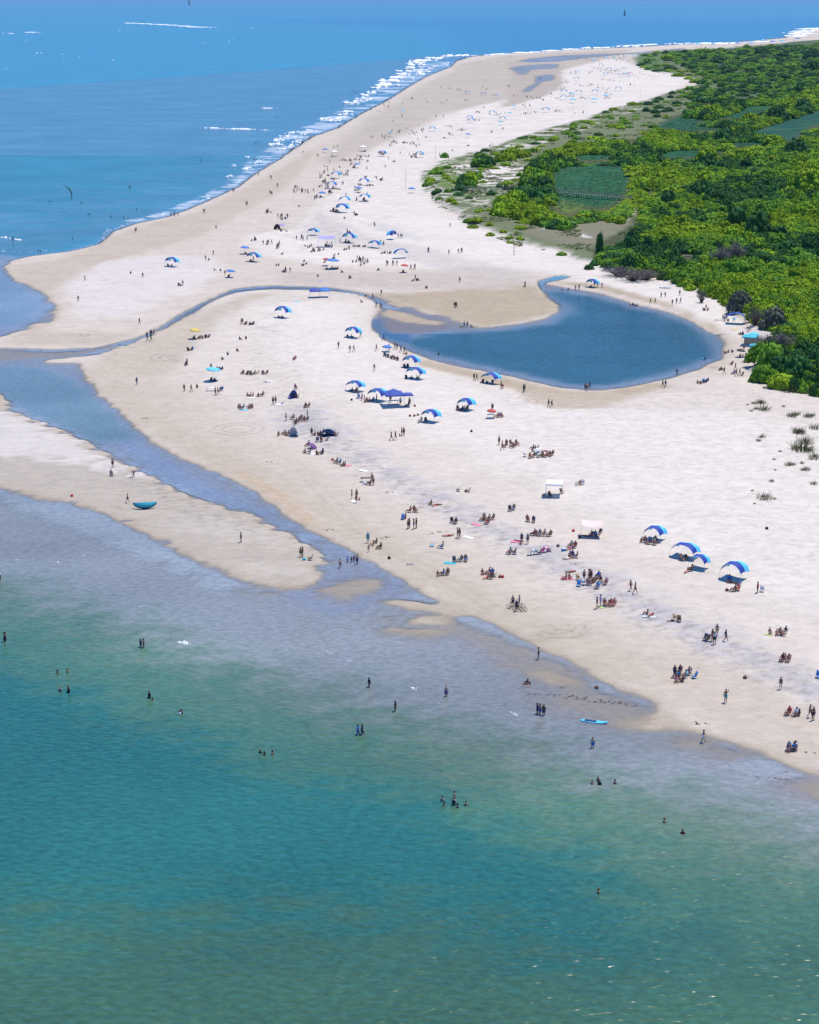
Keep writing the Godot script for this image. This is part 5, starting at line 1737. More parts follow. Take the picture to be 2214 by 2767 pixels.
func place_everything() -> void:
	tag(arch_shade(on(46.7, -230.3), -0.66, 3.5, 2.55, 2.8, .90, ["deep", "sky"]), "big arched blue shade nearest the right edge, two-tone cloth billowing", "sunshade", "arched blue wind shades on the beach")
	tag(arch_shade(on(42.6, -235.3), -0.66, 2.7, 2.10, 2.1, .90, ["deep", "sky"]), "smaller arched blue shade just below another arch, person lying beneath", "sunshade", "arched blue wind shades on the beach")
	tag(arch_shade(on(41.2, -240.3), -0.66, 4.1, 2.20, 2.5, .90, ["deep", "sky"]), "wide arched blue shade with a small one at its right foot", "sunshade", "arched blue wind shades on the beach")
	tag(arch_shade(on(37.8, -248.8), -0.66, 3.1, 2.20, 2.5, .90, ["deep", "sky"]), "leftmost arched blue shade of the four on the right dry sand", "sunshade", "arched blue wind shades on the beach")
	tag(arch_shade(on(3.6, -324.6), -0.66, 3.6, 2.50, 2.6, .90, ["deep", "sky"]), "arched blue shade left of the dark gazebo, bags lined behind it", "sunshade", "arched blue wind shades on the beach")
	tag(arch_shade(on(10.9, -334.7), -0.66, 3.2, 2.40, 2.8, .90, ["deep", "sky"]), "bright arched blue shade between the gazebo and red umbrella", "sunshade", "arched blue wind shades on the beach")
	tag(arch_shade(on(-12.3, -352.1), -0.66, 3.9, 2.20, 2.5, .90, ["deep", "sky"]), "arched blue shade at the left end of the lagoon-side row", "sunshade", "arched blue wind shades on the beach")
	tag(arch_shade(on(-7.4, -342.9), -0.66, 4.0, 2.60, 2.8, .90, ["deep", "sky"]), "arched blue shade touching the dark gazebo's left side", "sunshade", "arched blue wind shades on the beach")
	tag(arch_shade(on(0.7, -364.2), -0.66, 4.3, 2.50, 2.5, .90, ["deep", "sky"]), "arched blue shade with its left half drooping, below the lagoon", "sunshade", "arched blue wind shades on the beach")
	tag(arch_shade(on(-0.3, -376.1), -0.66, 3.9, 2.70, 2.5, .90, ["deep", "sky"]), "arched blue shade nearest the lagoon's western shore", "sunshade", "arched blue wind shades on the beach")
	tag(arch_shade(on(17.2, -360.7), -0.66, 4.0, 2.20, 2.9, .90, ["deep", "sky"]), "arched blue shade on the lagoon's south rim", "sunshade", "arched blue wind shades on the beach")
	tag(arch_shade(on(-14.7, -411.4), -0.66, 4.0, 2.60, 2.5, .90, ["deep", "sky"]), "arched blue shade beside the lagoon's purple western flat", "sunshade", "arched blue wind shades on the beach")
	tag(arch_shade(on(-34.2, -438.5), -0.66, 4.3, 3.00, 2.5, .90, ["deep", "sky"]), "lone arched blue shade below the narrow creek", "sunshade", "arched blue wind shades on the beach")
	tag(arch_shade(on(53.0, -489.6), -0.87, 3.6, 2.40, 2.5, .90, ["deep", "sky"]), "blue wind shade tilted on the lagoon's northern shore", "sunshade", "arched blue wind shades on the beach")
	tag(arch_shade(on(84.8, -430.6), -0.21, 5.0, 2.90, 2.8, .90, ["deep", "sky"]), "blue arched shade by the scrub, one side to the sand", "sunshade", "arched blue wind shades on the beach")
	tag(arch_shade(on(-75.7, -528.3), -0.66, 4.6, 2.90, 2.5, .90, ["deep", "sky"]), "lone arched blue shade on the western sand point", "sunshade", "arched blue wind shades on the beach")
	tag(arch_shade(on(-50.9, -539.5), -0.66, 4.8, 2.90, 2.5, .90, ["deep", "sky"]), "arched blue shade west of the crowded dry beach", "sunshade", "arched blue wind shades on the beach")
	tag(arch_shade(on(-2.5, -544.8), .35, 5.0, 3.00, 2.5, .90, ["deep", "sky"]), "arched blue shade north of the creek with dark right end", "sunshade", "arched blue wind shades on the beach")
	tag(arch_shade(on(-12.4, -568.4), -0.66, 4.6, 2.40, 2.5, .90, ["deep", "sky"]), "low arched blue shade with a knot of people at right", "sunshade", "arched blue wind shades on the beach")
	tag(arch_shade(on(-21.5, -580.5), -0.66, 5.2, 3.40, 2.5, .90, ["deep", "sky"]), "tall arched blue shade with someone standing at its left", "sunshade", "arched blue wind shades on the beach")
	tag(arch_shade(on(-34.9, -599.4), -0.66, 4.0, 2.40, 2.5, .90, ["deep", "sky"]), "pale arched blue shade behind the standing trio", "sunshade", "arched blue wind shades on the beach")
	tag(arch_shade(on(-5.2, -589.3), 1.13, 3.6, 3.00, 2.5, .90, ["deep", "sky"]), "narrow upright pale-blue shade near the grey drift", "sunshade", "arched blue wind shades on the beach")
	tag(arch_shade(on(-27.1, -665.2), -0.66, 6.0, 3.40, 2.5, .90, ["deep", "sky"]), "large arched blue shade at the top of the middle beach", "sunshade", "arched blue wind shades on the beach")
	tag(gazebo(on(-3.3, -339.4), .21, 4.0, 2.6, 1.0, "deep"), "dark blue peaked gazebo with four legs among arched shades", "gazebo")
	tag(gazebo(on(-0.5, -338.9), .21, 2.2, 2.6, .35, "deep"), "small flat blue canopy joined behind the dark gazebo", "gazebo")
	tag(gazebo(on(-26.8, -471.2), .17, 2.9, 2.0, .9, "deep"), "left blue-and-white gazebo of the pair beside the creek", "gazebo", "pair of gazebos at the creek")
	tag(gazebo(on(-24.0, -472.0), .17, 2.8, 2.0, .9, "blue"), "right blue gazebo of the pair beside the creek", "gazebo", "pair of gazebos at the creek")
	tag(gazebo(on(24.7, -274.1), -0.14, 2.9, 2.35, .18, "white"), "white cube-shaped cabana tent alone on the pale sand", "tent")
	tag(shade_sail(on(28.8, -251.6), -0.10, 3.6, 2.3, 2.4, "blush"), "pale pink stretched shade sail on four poles", "shade sail")
	tag(gazebo(on(83.5, -404.7), -0.35, 3.6, 2.3, .75, "turquoise", "black"), "turquoise canopy tent with shaded interior painted as a black wall by the lagoon scrub", "tent")  # black back wall stands in for the shade inside the tent
	tag(umbrella(on(85.5, -410.1), .00, "sky", 1.2, 2.2), "pale blue umbrella just behind the turquoise canopy tent", "umbrella")
	tag(gazebo(on(81.8, -390.7), -0.26, 2.4, 2.1, .5, "turquoise", "blue"), "small square turquoise tent against the scrub edge", "tent")
	tag(umbrella(on(78.4, -390.7), .00, "black", 1.1, 2.0), "dark beach umbrella left of the square turquoise tent", "umbrella")
	tag(umbrella(on(16.4, -328.6), .00, "red", 1.0, 1.9), "red beach umbrella over a low white table", "umbrella")
	tag(umbrella(on(-53.8, -412.6), .00, "yellow", 1.4, 2.6), "yellow beach umbrella near the curved wheel tracks", "umbrella")
	tag(umbrella(on(-43.8, -364.5), .00, "sky", 1.7, 3.0), "bright blue umbrella west of the pale sand crown", "umbrella")
	tag(umbrella(on(-5.5, -395.1), .00, "blue", 1.2, 1.6), "low blue umbrella at the lagoon's narrow west corner", "umbrella")
	tag(dome_tent(on(-22.2, -315.9), -0.52, 2.0, 2.0, "silver", "grey"), "grey dome tent at the foot of the trampled strip", "tent")
	tag(dome_tent(on(-25.0, -346.8), .70, 2.1, 1.9, "deep", "blue"), "blue lean-to tent beside two chairs on the upper spit", "tent")
	tag(dome_tent(on(-16.2, -315.2), .35, 3.2, 1.6, "blue", "navy"), "low bright blue tent in the middle of a crowded camp", "tent")
	tag(umbrella(on(-18.5, -306.5), .00, "purple", 1.1, .9, .6), "purple umbrella lying over towels below the blue tent", "umbrella")
	tag(umbrella(on(-54.6, -508.5), .00, "blue", 1.5, 2.4), "blue umbrella left of the creek bend", "umbrella")
	tag(umbrella(on(-54.8, -557.2), .00, "blue", 1.6, 2.6), "small blue umbrella up-beach from the western arched shade", "umbrella")
	tag(umbrella(on(-24.3, -525.1), .00, "blue", 2.2, 3.2), "wide royal blue umbrella on the middle beach", "umbrella")
	tag(umbrella(on(-26.6, -531.6), .00, "red", 1.2, 2.4), "red umbrella left of the wide royal blue one", "umbrella")
	tag(umbrella(on(-1.7, -518.0), .00, "red", 1.3, 2.6), "dark red umbrella near the grey flat", "umbrella")
	tag(umbrella(on(-47.0, -619.0), .00, "lilac", 1.3, 2.0), "lilac umbrella beside the dark dome", "umbrella")
	tag(dome_tent(on(-48.6, -619.0), .00, 2.5, 2.0, "black", "black"), "black dome tent on the middle beach", "tent")
	tag(shade_sail(on(-28.2, -571.6), .00, 6.0, 3.0, 3.6, "lilac"), "long lilac flat shade over a row of sitters", "shade sail")
	tag(board(on(21.8, -181.9), 1.29, "sky", 3.3, .8), "bright blue paddleboard resting on the shallow wet edge", "paddleboard")
	tag(board(on(69.5, -389.6), .17, "sky", 2.2, .6), "small blue board held beside the lagoon wader", "paddleboard")
	tag(bicycle(on(14.4, -219.8), 1.31, "black"), "black bicycle left of the three cyclists", "bicycle", "bicycles on the wet slope")
	tag(bicycle(on(15.1, -218.8), 1.05, "navy"), "dark bicycle half hidden by the middle cyclist", "bicycle", "bicycles on the wet slope")
	tag(bicycle(on(15.8, -219.1), .66, "black"), "black bicycle at the right, front wheel turned clear", "bicycle", "bicycles on the wet slope")
	tag(kayak(on(74.6, -486.7), 1.40, "white"), "white kayak on the sand under the scrub edge", "kayak")
	tag(cooler(on(23.7, -244.3), .35, "blue"), "blue cooler left of the maroon and teal chairs", "cooler")
	tag(cooler(on(13.4, -429.5), .00, "lime", "lime"), "lime green cooler at the lagoon's north lip", "cooler")
	tag(cooler(on(-7.8, -282.1), .00, "white"), "white cooler under the gear table", "cooler")
	tag(table(on(-7.7, -283.8), .10, 1.9, "brown"), "brown folding table piled above a white cooler", "table")
	tag(table(on(23.9, -300.4), -0.35, 2.0, "silver"), "long pale table inside the ring of picnic chairs", "table")
	tag(table(on(23.9, -301.7), 1.05, 1.8, "white"), "second white table laid across the picnic ring", "table")
	tag(table(on(16.4, -328.8), .00, 1.5, "white"), "low white table under the red umbrella", "table")
	tag(table(on(-43.1, -354.9), .00, 1.9, "white"), "white table left of the walking couple", "table")
	tag(table(on(-3.4, -340.8), .14, 2.2, "silver"), "grey table inside the peaked gazebo", "table")
	tag(towel(on(-9.4, -271.8), .70, "white"), "white towel at the feet of three standers", "towel")
	tag(towel(on(6.1, -239.4), 1.22, "turquoise"), "pale turquoise towel left of a navy chair", "towel")
	tag(towel(on(9.3, -252.0), 1.05, "white"), "white towel right of the tall pair", "towel")
	tag(towel(on(10.8, -258.1), .87, "pink"), "pink towel bundle left of the trampled chairs", "towel")
	tag(towel(on(16.7, -249.0), 1.40, "pink"), "pink towel beside two standing talkers", "towel")
	tag(towel(on(-11.3, -294.3), 1.22, "pink"), "pink towel right of two red sitters", "towel")
	tag(towel(on(-8.3, -290.6), 1.05, "white"), "white towel alone on the trampled strip", "towel")
	tag(towel(on(-18.5, -302.7), 1.05, "white"), "white towel under the sitters below navy chairs", "towel")
	tag(towel(on(-27.1, -340.8), 1.40, "white"), "white towel beside a lone blue chair", "towel")
	tag(towel(on(23.1, -232.1), 1.05, "pink"), "pink towel under the upper sunbathers", "towel")
	tag(towel(on(33.0, -216.2), 1.40, "silver"), "pale inflatable raft carrying two sunbathers", "towel")
	tag(towel(on(47.9, -208.8), 1.40, "lime", 1.1, .55), "lime green boogie board under a sitter", "towel")
	tag(towel(on(81.3, -436.6), 1.40, "grey"), "grey-blue towel left of four people", "towel")
	tag(towel(on(-30.8, -362.7), 1.05, "white"), "white sheet beside the pale beach cart", "towel")
	tag(towel(on(-33.8, -347.3), 1.40, "white"), "white towel under three sitters below the row", "towel")
	tag(towel(on(-34.3, -337.3), 1.40, "sky"), "pale blue towel under the chair pair", "towel")
	tag(towel(on(-27.0, -340.9), 1.40, "white"), "white towel right of the spit's tall pair", "towel")
	tag(towel(on(26.8, -220.2), 1.22, "lime", 1.1, .55), "lime towel between two standers and red group", "towel")
	tag(towel(on(-26.8, -501.2), 1.40, "lilac"), "lilac towel on the flat north of the creek", "towel")
	tag(towel(on(-31.4, -464.2), 1.40, "sky"), "sky blue towel left of the gazebo pair", "towel")
	tag(towel(on(83.3, -424.2), 1.40, "yellow"), "pale yellow towel below the scrub arch", "towel")
	tag(towel(on(23.3, -231.8), 1.40, "pink"), "rose towel under the red sunbathers", "towel")
	tag(bag(on(-57.8, -274.8), .35, "red"), "red bag dropped on the sandbar flat", "bag")
	tag(bag(on(26.8, -250.8), .35, "brown"), "brown bag left of the pink sail group", "bag")
	tag(bag(on(26.1, -254.0), .35, "red"), "small red bag up-slope of the pink sail", "bag")
	tag(bag(on(45.5, -226.1), .35, "maroon"), "dark red box left of the tan chair", "bag")
	tag(bag(on(57.1, -255.0), .35, "black"), "black bag alone on the upper right sand", "bag")
	tag(bag(on(9.7, -276.5), .35, "maroon"), "maroon tote between two dark chairs", "bag")
	tag(bag(on(23.0, -246.3), .35, "brown"), "brown bag up-slope of the blue cooler", "bag")
	tag(bag(on(13.3, -232.9), .35, "brown"), "brown bag right of the green chair", "bag")
	tag(bag(on(13.7, -232.9), .35, "red"), "red bag right of the brown one", "bag")
	tag(bag(on(-16.0, -240.9), .35, "turquoise"), "turquoise bag at the sandbar tip", "bag")
	tag(bag(on(0.1, -330.1), .35, "maroon"), "leftmost of the bags behind an arch", "bag")
	tag(bag(on(1.0, -330.1), .35, "maroon"), "middle of the bags behind an arch", "bag")
	tag(bag(on(1.7, -330.7), .35, "brown"), "rightmost of the bags behind an arch", "bag")
	tag(bag(on(42.1, -194.7), .35, "brown"), "small brown bag alone on the damp slope", "bag")
	tag(bag(on(23.2, -192.0), .35, "brown"), "brown lump on the sand tongue above the board", "bag")
	tag(bag(on(-14.2, -298.1), .35, "red"), "red bag left of the pale blue chairs", "bag")
	tag(bag(on(-12.2, -344.3), .35, "black"), "black bag left of the arch row", "bag")
	tag(bag(on(1.1, -338.6), .35, "maroon"), "maroon bag right of the peaked gazebo", "bag")
	tag(bag(on(-3.1, -241.5), .35, "black"), "black bag on the bank below the shore party", "bag")
	tag(bag(on(12.1, -317.4), .35, "black"), "black speck of gear on the pale crown", "bag")
	tag(gull(on(-0.3, -238.7), .70), "left white gull of three on the bank", "gull", "gulls standing on the wet bank")
	tag(gull(on(0.1, -238.7), 1.57), "middle white gull of three on the bank", "gull", "gulls standing on the wet bank")
	tag(gull(on(0.5, -238.8), 2.44), "right white gull of three on the bank", "gull", "gulls standing on the wet bank")
	tag(driftwood(on(88.1, -431.0), .35), "upturned brown driftwood trunk right of the scrub arch", "driftwood")
	tag(board(on(-31.5, -361.9), 1.75, "silver", 1.6, .6), "pale beach trolley lying below the long row", "trolley")
	tag(kite("beached_kite", on(-44.3, -268.3) + Vector3(0, .35, 0), Basis(Vector3.UP, .15) * Basis(Vector3.RIGHT, 1.75), 4.0, 1.6, "turquoise", "navy"), "turquoise inflatable kite collapsed on the sandbar", "kite")
	tag(kite("flying_kite", Vector3(-135.7, 7.5, -671.5), Basis(Vector3.UP, .35) * Basis(Vector3(0, 0, 1), -1.15), 6.6, 2.8, "green", "black", .17), "dark green crescent kite flying over the sea", "kite")
	tag(post("marker_pole", on(34.3, -552.7), 6.0), "left of two tall thin poles at the dune foot", "pole")
	tag(post("marker_pole", on(34.6, -551.9), 4.5), "right of two tall thin poles at the dune foot", "pole")
	tag(post("marker_pole", on(-1.7, -750.6), 9.0), "thin pole on the beach beside the dune grass", "pole")
	tag(post("marker_pole", on(13.6, -888.0), 8.0), "thin pole right of the large blue arch group", "pole")
	tag(post("marker_pole", on(116.8, -1228.0), 9.0), "tall thin pole on the upper beach by the dunes", "pole")
	tag(post("marker_pole", on(19.4, -846.6), 7.0), "short pole standing in the dune edge", "pole")
	tag(post("notice_board", on(30.9, -773.9), 4.5, "lilac"), "grey-blue notice board in the sandy dunes", "sign")
	tag(post("marker_pole", on(189.1, -1412.7), 11.0), "far thin pole on the white upper beach", "pole")
	tag(weed([14.3, -190.2, 17.6, -190.2, 20.2, -189.2, 21.5, -188.4, 23.1, -188.1, 24.5, -187.8, 26.2, -187.1, 27.7, -186.5], .7, 121), "long dark weed line in the wet recess", "seaweed")
	tag(weed([37.4, -167.9, 38.7, -167.3, 39.9, -166.9, 41.5, -166.7], .6, 122), "dark weed streak near the bottom right shore", "seaweed")
	tag(weed([41.2, -168.4, 41.9, -168.3], .5, 123), "short weed streak right of the longer one", "seaweed")
	tag(weed([33.7, -180.9, 34.3, -181.1, 35.0, -181.1], .7, 124), "weed scraps above the walking man", "seaweed")
	tag(weed([44.8, -173.3, 45.7, -172.9, 46.1, -172.9], .8, 125), "weed heap at the right edge below three chairs", "seaweed")
	tag(weed([-55.3, -324.5, -54.0, -325.3], .6, 126), "weed scraps on the western bank", "seaweed")
	tag(weed([-54.4, -329.6, -52.6, -331.0], .6, 127), "weed clump beside the curved wheel tracks", "seaweed")
	tag(weed([-14.1, -256.1, -12.2, -256.1], .9, 128), "round weed mat on the channel bank", "seaweed")
	tag(weed([-4.1, -276.9, -2.8, -277.3], .6, 129), "weed patch right of the gear cart", "seaweed")
	tag(weed([3.1, -253.6, 5.1, -255.1, 6.3, -255.4], .6, 130), "weed arc left of the tall pair", "seaweed")
	tag(weed([-4.7, -251.2, -3.2, -252.0], .7, 131), "weed patch right of the spit shore party", "seaweed")
	tag(weed([-26.4, -296.8, -24.9, -296.8], .6, 132), "weed crescent above the lone blue chair", "seaweed")
	tag(weed([18.8, -192.3, 19.5, -192.2], .4, 133), "tiny weed scraps above the long weed line", "seaweed")
	tag(weed([24.1, -238.3, 25.1, -238.5], .5, 134), "thin weed patch under the sprawling group", "seaweed")
	far_row("a", "on the crowded middle beach", 1.3, "-35 -752 blue; -35 -797 sky; -27 -664 sky; -27 -693 sky; -21 -764 blue; -19 -702 turquoise; -15 -906 blue; 5 -900 sky")
	far_row("g", "on the crowded middle beach", .9, "-37 -720 blue; -46 -933 blue; -26 -847 blue; -22 -737 blue; 1 -734 blue")
	far_row("a", "on the long upper beach", 1.3, "14 -1077 sky; 50 -1500 turquoise; 41 -1179 sky; 41 -1152 blue; 63 -1478 blue; 59 -1233 sky; 72 -1442 turquoise; 63 -1170 turquoise")
	far_row("u", "on the long upper beach", 1.3, "-12 -1044 turquoise; -5 -1254 sky; 35 -1028 blue; 60 -1132 turquoise; 71 -1221 turquoise; 79 -1298 sky")
	far_row("a", "on the far white beach", 1.6, "99 -1255 turquoise; 126 -1414 sky; 134 -1501 blue; 168 -1743 turquoise; 182 -1888 sky; 146 -1492 turquoise; 161 -1501 sky; 231 -2092 sky; 210 -1855 sky; 227 -1971 sky; 187 -1549 blue; 222 -1820 sky; 244 -1971 turquoise")
	far_row("g", "on the far white beach", 1.4, "137 -1460 turquoise; 130 -1371 sky; 237 -2229 sky; 148 -1378 sky; 163 -1429 sky; 264 -2324 sky; 277 -2344 turquoise; 297 -2385 sky; 230 -1830 turquoise; 310 -2385 sky; 332 -2494 turquoise")
	far_row("u", "in pink on the far white beach", 2.0, "234 -1840 pink")
	far_row("g", "on the farthest strip of sand", 2.6, "483 -2913 sky; 506 -2898 turquoise; 558 -2959 blue; 588 -2991 sky; 639 -3143 sky; 639 -3057 blue; 663 -3099 sky; 726 -3253 blue")
	far_shade("g", -39.9, -910.5, 1.2, "white", "white flat shade at the top of the middle beach")
	far_shade("g", -25.4, -939.9, 1.2, "white", "white tent above the long seated row")
	far_shade("u", -17.1, -767.1, 1.2, "white", "white umbrella right of the double arch")
	# people and their chairs, nearest groups first
	man("standing", 26.5, -156.8, -98, "navy swimsuit", 1.01, "person neck deep in water, right of the lone foreground head, leftmost", -1.22)
	man("standing", 28.0, -154.3, -23, "maroon shirt", .99, "person neck deep in water, right of the lone foreground head, rightmost", -1.22)
	man("standing", 18.1, -142.4, -93, "brown shorts", 1.02, "person neck deep in water, lone swimmer far down front", -1.20)
	man("standing", 3.5, -161.6, -28, "red shorts", .99, "person neck deep in water, six-person bathing group, leftmost", -1.13)
	man("standing", 3.7, -160.5, -74, "navy shorts", 1.00, "person neck deep in water, six-person bathing group, second from left", -1.29)
	man("standing", 4.7, -160.6, -24, "black swimsuit", 1.04, "person waist deep in black swimsuit, six-person bathing group", -0.83)
	man("standing", 4.8, -162.2, -74, "navy shorts", .96, "person waist deep in navy shorts, six-person bathing group", -0.77)
	man("standing", 5.1, -160.1, -85, "purple swimsuit", 1.01, "person neck deep in water, six-person bathing group, third from left", -1.25)
	man("standing", 6.0, -160.6, 9, "black shorts", .99, "person neck deep in water, six-person bathing group, rightmost", -1.20)
	man("standing", 19.9, -165.6, -16, "blue shorts", 1.00, "person neck deep in water, foursome left of the weed lines, leftmost", -1.28)
	man("standing", 20.6, -166.3, -5, "maroon swimsuit", .65, "child waist deep in maroon swimsuit, foursome left of the weed lines", -0.52)
	man("standing", 20.7, -165.5, -36, "black outfit", .99, "person neck deep in water, foursome left of the weed lines, second from left", -1.15)
	man("standing", 22.4, -165.7, -40, "purple swimsuit", .98, "person neck deep in water, foursome left of the weed lines, rightmost", -1.19)
	man("standing", 20.9, -174.8, -20, "blue shorts", .97, "person standing in blue shorts, below the blue paddleboard")
	man("standing", 15.3, -184.3, -70, "navy outfit", .99, "person standing in navy outfit, trio left of blue board")
	man("standing", 15.6, -184.1, -71, "blue shorts", .99, "person standing in blue shorts, trio left of blue board")
	man("standing", 16.0, -183.8, -36, "brown shirt", 1.04, "person standing in brown shirt, trio left of blue board")
	man("sitting", 14.4, -193.4, -65, "maroon shorts", .73, "child sitting low in maroon shorts, family sitting in ankle-deep film")
	man("sitting", 14.7, -193.5, -46, "brown swimsuit", 1.04, "person sitting low in brown swimsuit, family sitting in ankle-deep film")
	man("sitting", 15.0, -193.3, -37, "purple swimsuit", .68, "child sitting low in purple swimsuit, family sitting in ankle-deep film")
	man("walking", -6.0, -178.4, 70, "blue outfit", .99, "person walking in blue outfit, wading pair in green water")
	man("walking", -5.5, -178.4, 80, "navy outfit", .99, "person walking in navy outfit, wading pair in green water")
	man("walking", -5.0, -192.4, -60, "black shirt", .97, "person walking in black shirt, alone in the middle shallows")
	man("standing", -1.7, -185.1, -94, "black outfit", 1.04, "person standing in black outfit, alone in the middle shallows")
	man("standing", 4.5, -189.5, 18, "purple shorts", 1.01, "person standing in purple shorts, alone in the middle shallows")
	man("standing", -16.9, -173.5, -22, "navy swimsuit", 1.04, "person neck deep in water, three heads in teal water, leftmost", -1.32)
	man("standing", -16.4, -172.9, -92, "black outfit", .97, "person neck deep in water, three heads in teal water, second from left", -1.22)
	man("standing", -15.5, -173.1, -96, "black swimsuit", 1.01, "person neck deep in water, three heads in teal water, rightmost", -1.24)
	man("standing", -27.5, -184.1, 34, "white shirt", .97, "person neck deep in water, swimming pair near the centre, leftmost", -1.17)
	man("standing", -27.3, -184.4, -51, "maroon shirt", .99, "person neck deep in water, swimming pair near the centre, rightmost", -1.15)
	man("standing", -31.8, -189.0, -40, "black outfit", .99, "person waist deep in black outfit, dark wader with a swimmer", -0.80)
	man("standing", -31.3, -188.2, -97, "blue shorts", .96, "person neck deep in water, dark wader with a swimmer", -1.25)
	man("standing", -44.6, -196.8, -70, "teal shorts", 1.02, "person neck deep in water, left swimmers, leftmost", -1.27)
	man("standing", -43.4, -197.2, -42, "red shorts", 1.04, "person neck deep in water, left swimmers, rightmost", -1.27)
	man("standing", -43.1, -191.1, 10, "purple swimsuit", 1.04, "person neck deep in water, left swimmers, second from left", -1.20)
	man("standing", -42.0, -190.7, -47, "black shorts", 1.04, "person waist deep in black shorts, left swimmers", -0.83)
	man("standing", -35.4, -205.7, -52, "navy outfit", .97, "person standing in navy outfit, wading couple by a small breaker")
	man("standing", -35.0, -205.6, -80, "maroon shorts", .98, "person standing in maroon shorts, wading couple by a small breaker")
	man("standing", -53.8, -207.7, -103, "navy shorts", 1.04, "person standing in navy shorts, close pair at left edge")
	man("standing", -53.7, -207.8, -66, "maroon shorts", .98, "person standing in maroon shorts, close pair at left edge")
	man("standing", -60.2, -232.5, -53, "white shirt", .99, "person standing in white shirt, cut by the left edge")
	man("standing", 16.7, -201.6, -87, "black shorts", 1.02, "person standing in black shorts, on the sand tip below bicycles")
	man("waving", 38.3, -187.2, -30, "teal shorts", 1.04, "person raising one arm in teal shorts, right shore, facing the sea")
	man("standing", 45.8, -191.2, -13, "black swimsuit", .97, "person standing in black swimsuit, right shore, facing the sea")
	man("walking", 33.8, -176.3, -90, "white shorts", .96, "person walking in white shorts, walking alone on wet sand")
	man("walking", 47.5, -182.8, 30, "navy shorts", .98, "person walking in navy shorts, pair at the right edge")
	man("standing", 47.7, -182.0, 17, "black shorts", 1.03, "person standing in black shorts, pair at the right edge")
	man("lounging", 45.1, -183.6, -49, "red swimsuit", 1.00, "person lounging in red swimsuit, two low chairs near right edge")
	sit(45.1, -183.6, -49, "red", "red beach chair under its sitter, two low chairs near right edge")
	man("lounging", 45.9, -183.3, -49, "white shirt", .99, "person lounging in white shirt, two low chairs near right edge")
	sit(45.9, -183.3, -49, "navy", "navy beach chair under its sitter, two low chairs near right edge")
	man("sitting", 46.3, -183.3, -76, "navy swimsuit", .98, "person sitting low in navy swimsuit, two low chairs near right edge")
	man("lounging", 43.0, -173.6, -21, "navy shorts", 1.01, "person lounging in navy shorts, trio of chairs lowest right")
	sit(43.0, -173.6, -21, "blue", "blue beach chair under its sitter, trio of chairs lowest right")
	man("lounging", 43.4, -173.6, -84, "blue shirt", 1.02, "person lounging in blue shirt, trio of chairs lowest right")
	sit(43.4, -173.6, -84, "navy", "navy beach chair under its sitter, trio of chairs lowest right, leftmost")
	man("lounging", 43.8, -173.9, -19, "white shirt", .99, "person lounging in white shirt, trio of chairs lowest right")
	sit(43.8, -173.9, -19, "navy", "navy beach chair under its sitter, trio of chairs lowest right, rightmost")
	sit(51.1, -194.1, -19, "blue", "empty blue folding beach chair, half out of frame right")
	man("standing", 33.3, -195.1, 29, "navy outfit", .99, "person standing in navy outfit, camp of blue chairs")
	man("lounging", 33.6, -194.9, -88, "blue shirt", 1.00, "person lounging in blue shirt, camp of blue chairs")
	sit(33.6, -194.9, -88, "navy", "navy beach chair under its sitter, camp of blue chairs, leftmost")
	man("lounging", 34.1, -196.4, -40, "maroon swimsuit", 1.04, "person lounging in maroon swimsuit, camp of blue chairs")
	sit(34.1, -196.4, -40, "navy", "navy beach chair under its sitter, camp of blue chairs, second from left")
	man("lounging", 34.5, -194.9, -85, "navy shorts", 1.00, "person lounging in navy shorts, camp of blue chairs")
	sit(34.5, -194.9, -85, "sky", "sky beach chair under its sitter, camp of blue chairs")
	man("lounging", 35.2, -195.9, -38, "black shorts", 1.03, "person lounging in black shorts, camp of blue chairs")
	sit(35.2, -195.9, -38, "navy", "navy beach chair under its sitter, camp of blue chairs, rightmost")
	sit(35.7, -194.8, -76, "blue", "empty blue folding beach chair, camp of blue chairs")
	man("sitting", 33.3, -193.7, -8, "pink swimsuit", 1.03, "person sitting low in pink swimsuit, camp of blue chairs")
	man("sitting", 34.1, -193.7, -63, "brown shorts", 1.02, "person sitting low in brown shorts, camp of blue chairs")
	sit(39.4, -207.0, -68, "black", "empty black folding beach chair, dark chairs by the tan wrack")
	man("standing", 40.1, -206.9, -55, "red shorts", 1.03, "person standing in red shorts, dark chairs by the tan wrack")
	man("standing", 40.2, -205.8, 4, "silver shirt", 1.05, "person standing in silver shirt, dark chairs by the tan wrack")
	man("standing", 41.0, -208.7, -19, "tan shorts", .99, "person standing in tan shorts, dark chairs by the tan wrack")
	man("walking", 41.8, -206.7, 90, "navy outfit", .97, "person walking in navy outfit, dark chairs by the tan wrack")
	sit(39.2, -207.3, -36, "navy", "empty navy folding beach chair, dark chairs by the tan wrack")
	man("sitting", 48.2, -209.3, 6, "maroon swimsuit", .99, "person sitting low in maroon swimsuit, boogie-board family at right")
	man("sitting", 49.0, -208.8, -8, "brown shorts", .97, "person sitting low in brown shorts, boogie-board family at right")
	man("lounging", 49.6, -208.7, 26, "maroon shorts", .99, "person lounging in maroon shorts, boogie-board family at right")
	sit(49.6, -208.7, 26, "black", "black beach chair under its sitter, boogie-board family at right")
	man("lounging", 50.2, -209.3, -54, "grey shorts", .98, "person lounging in grey shorts, boogie-board family at right")
	sit(50.2, -209.3, -54, "white", "white beach chair under its sitter, boogie-board family at right")
	man("lounging", 47.8, -199.7, -39, "maroon swimsuit", 1.04, "person lounging in maroon swimsuit, brown pair on the right slope")
	sit(47.8, -199.7, -39, "brown", "brown beach chair under its sitter, brown pair on the right slope")
	man("sitting", 48.3, -200.4, -18, "maroon shorts", .97, "person sitting low in maroon shorts, brown pair on the right slope")
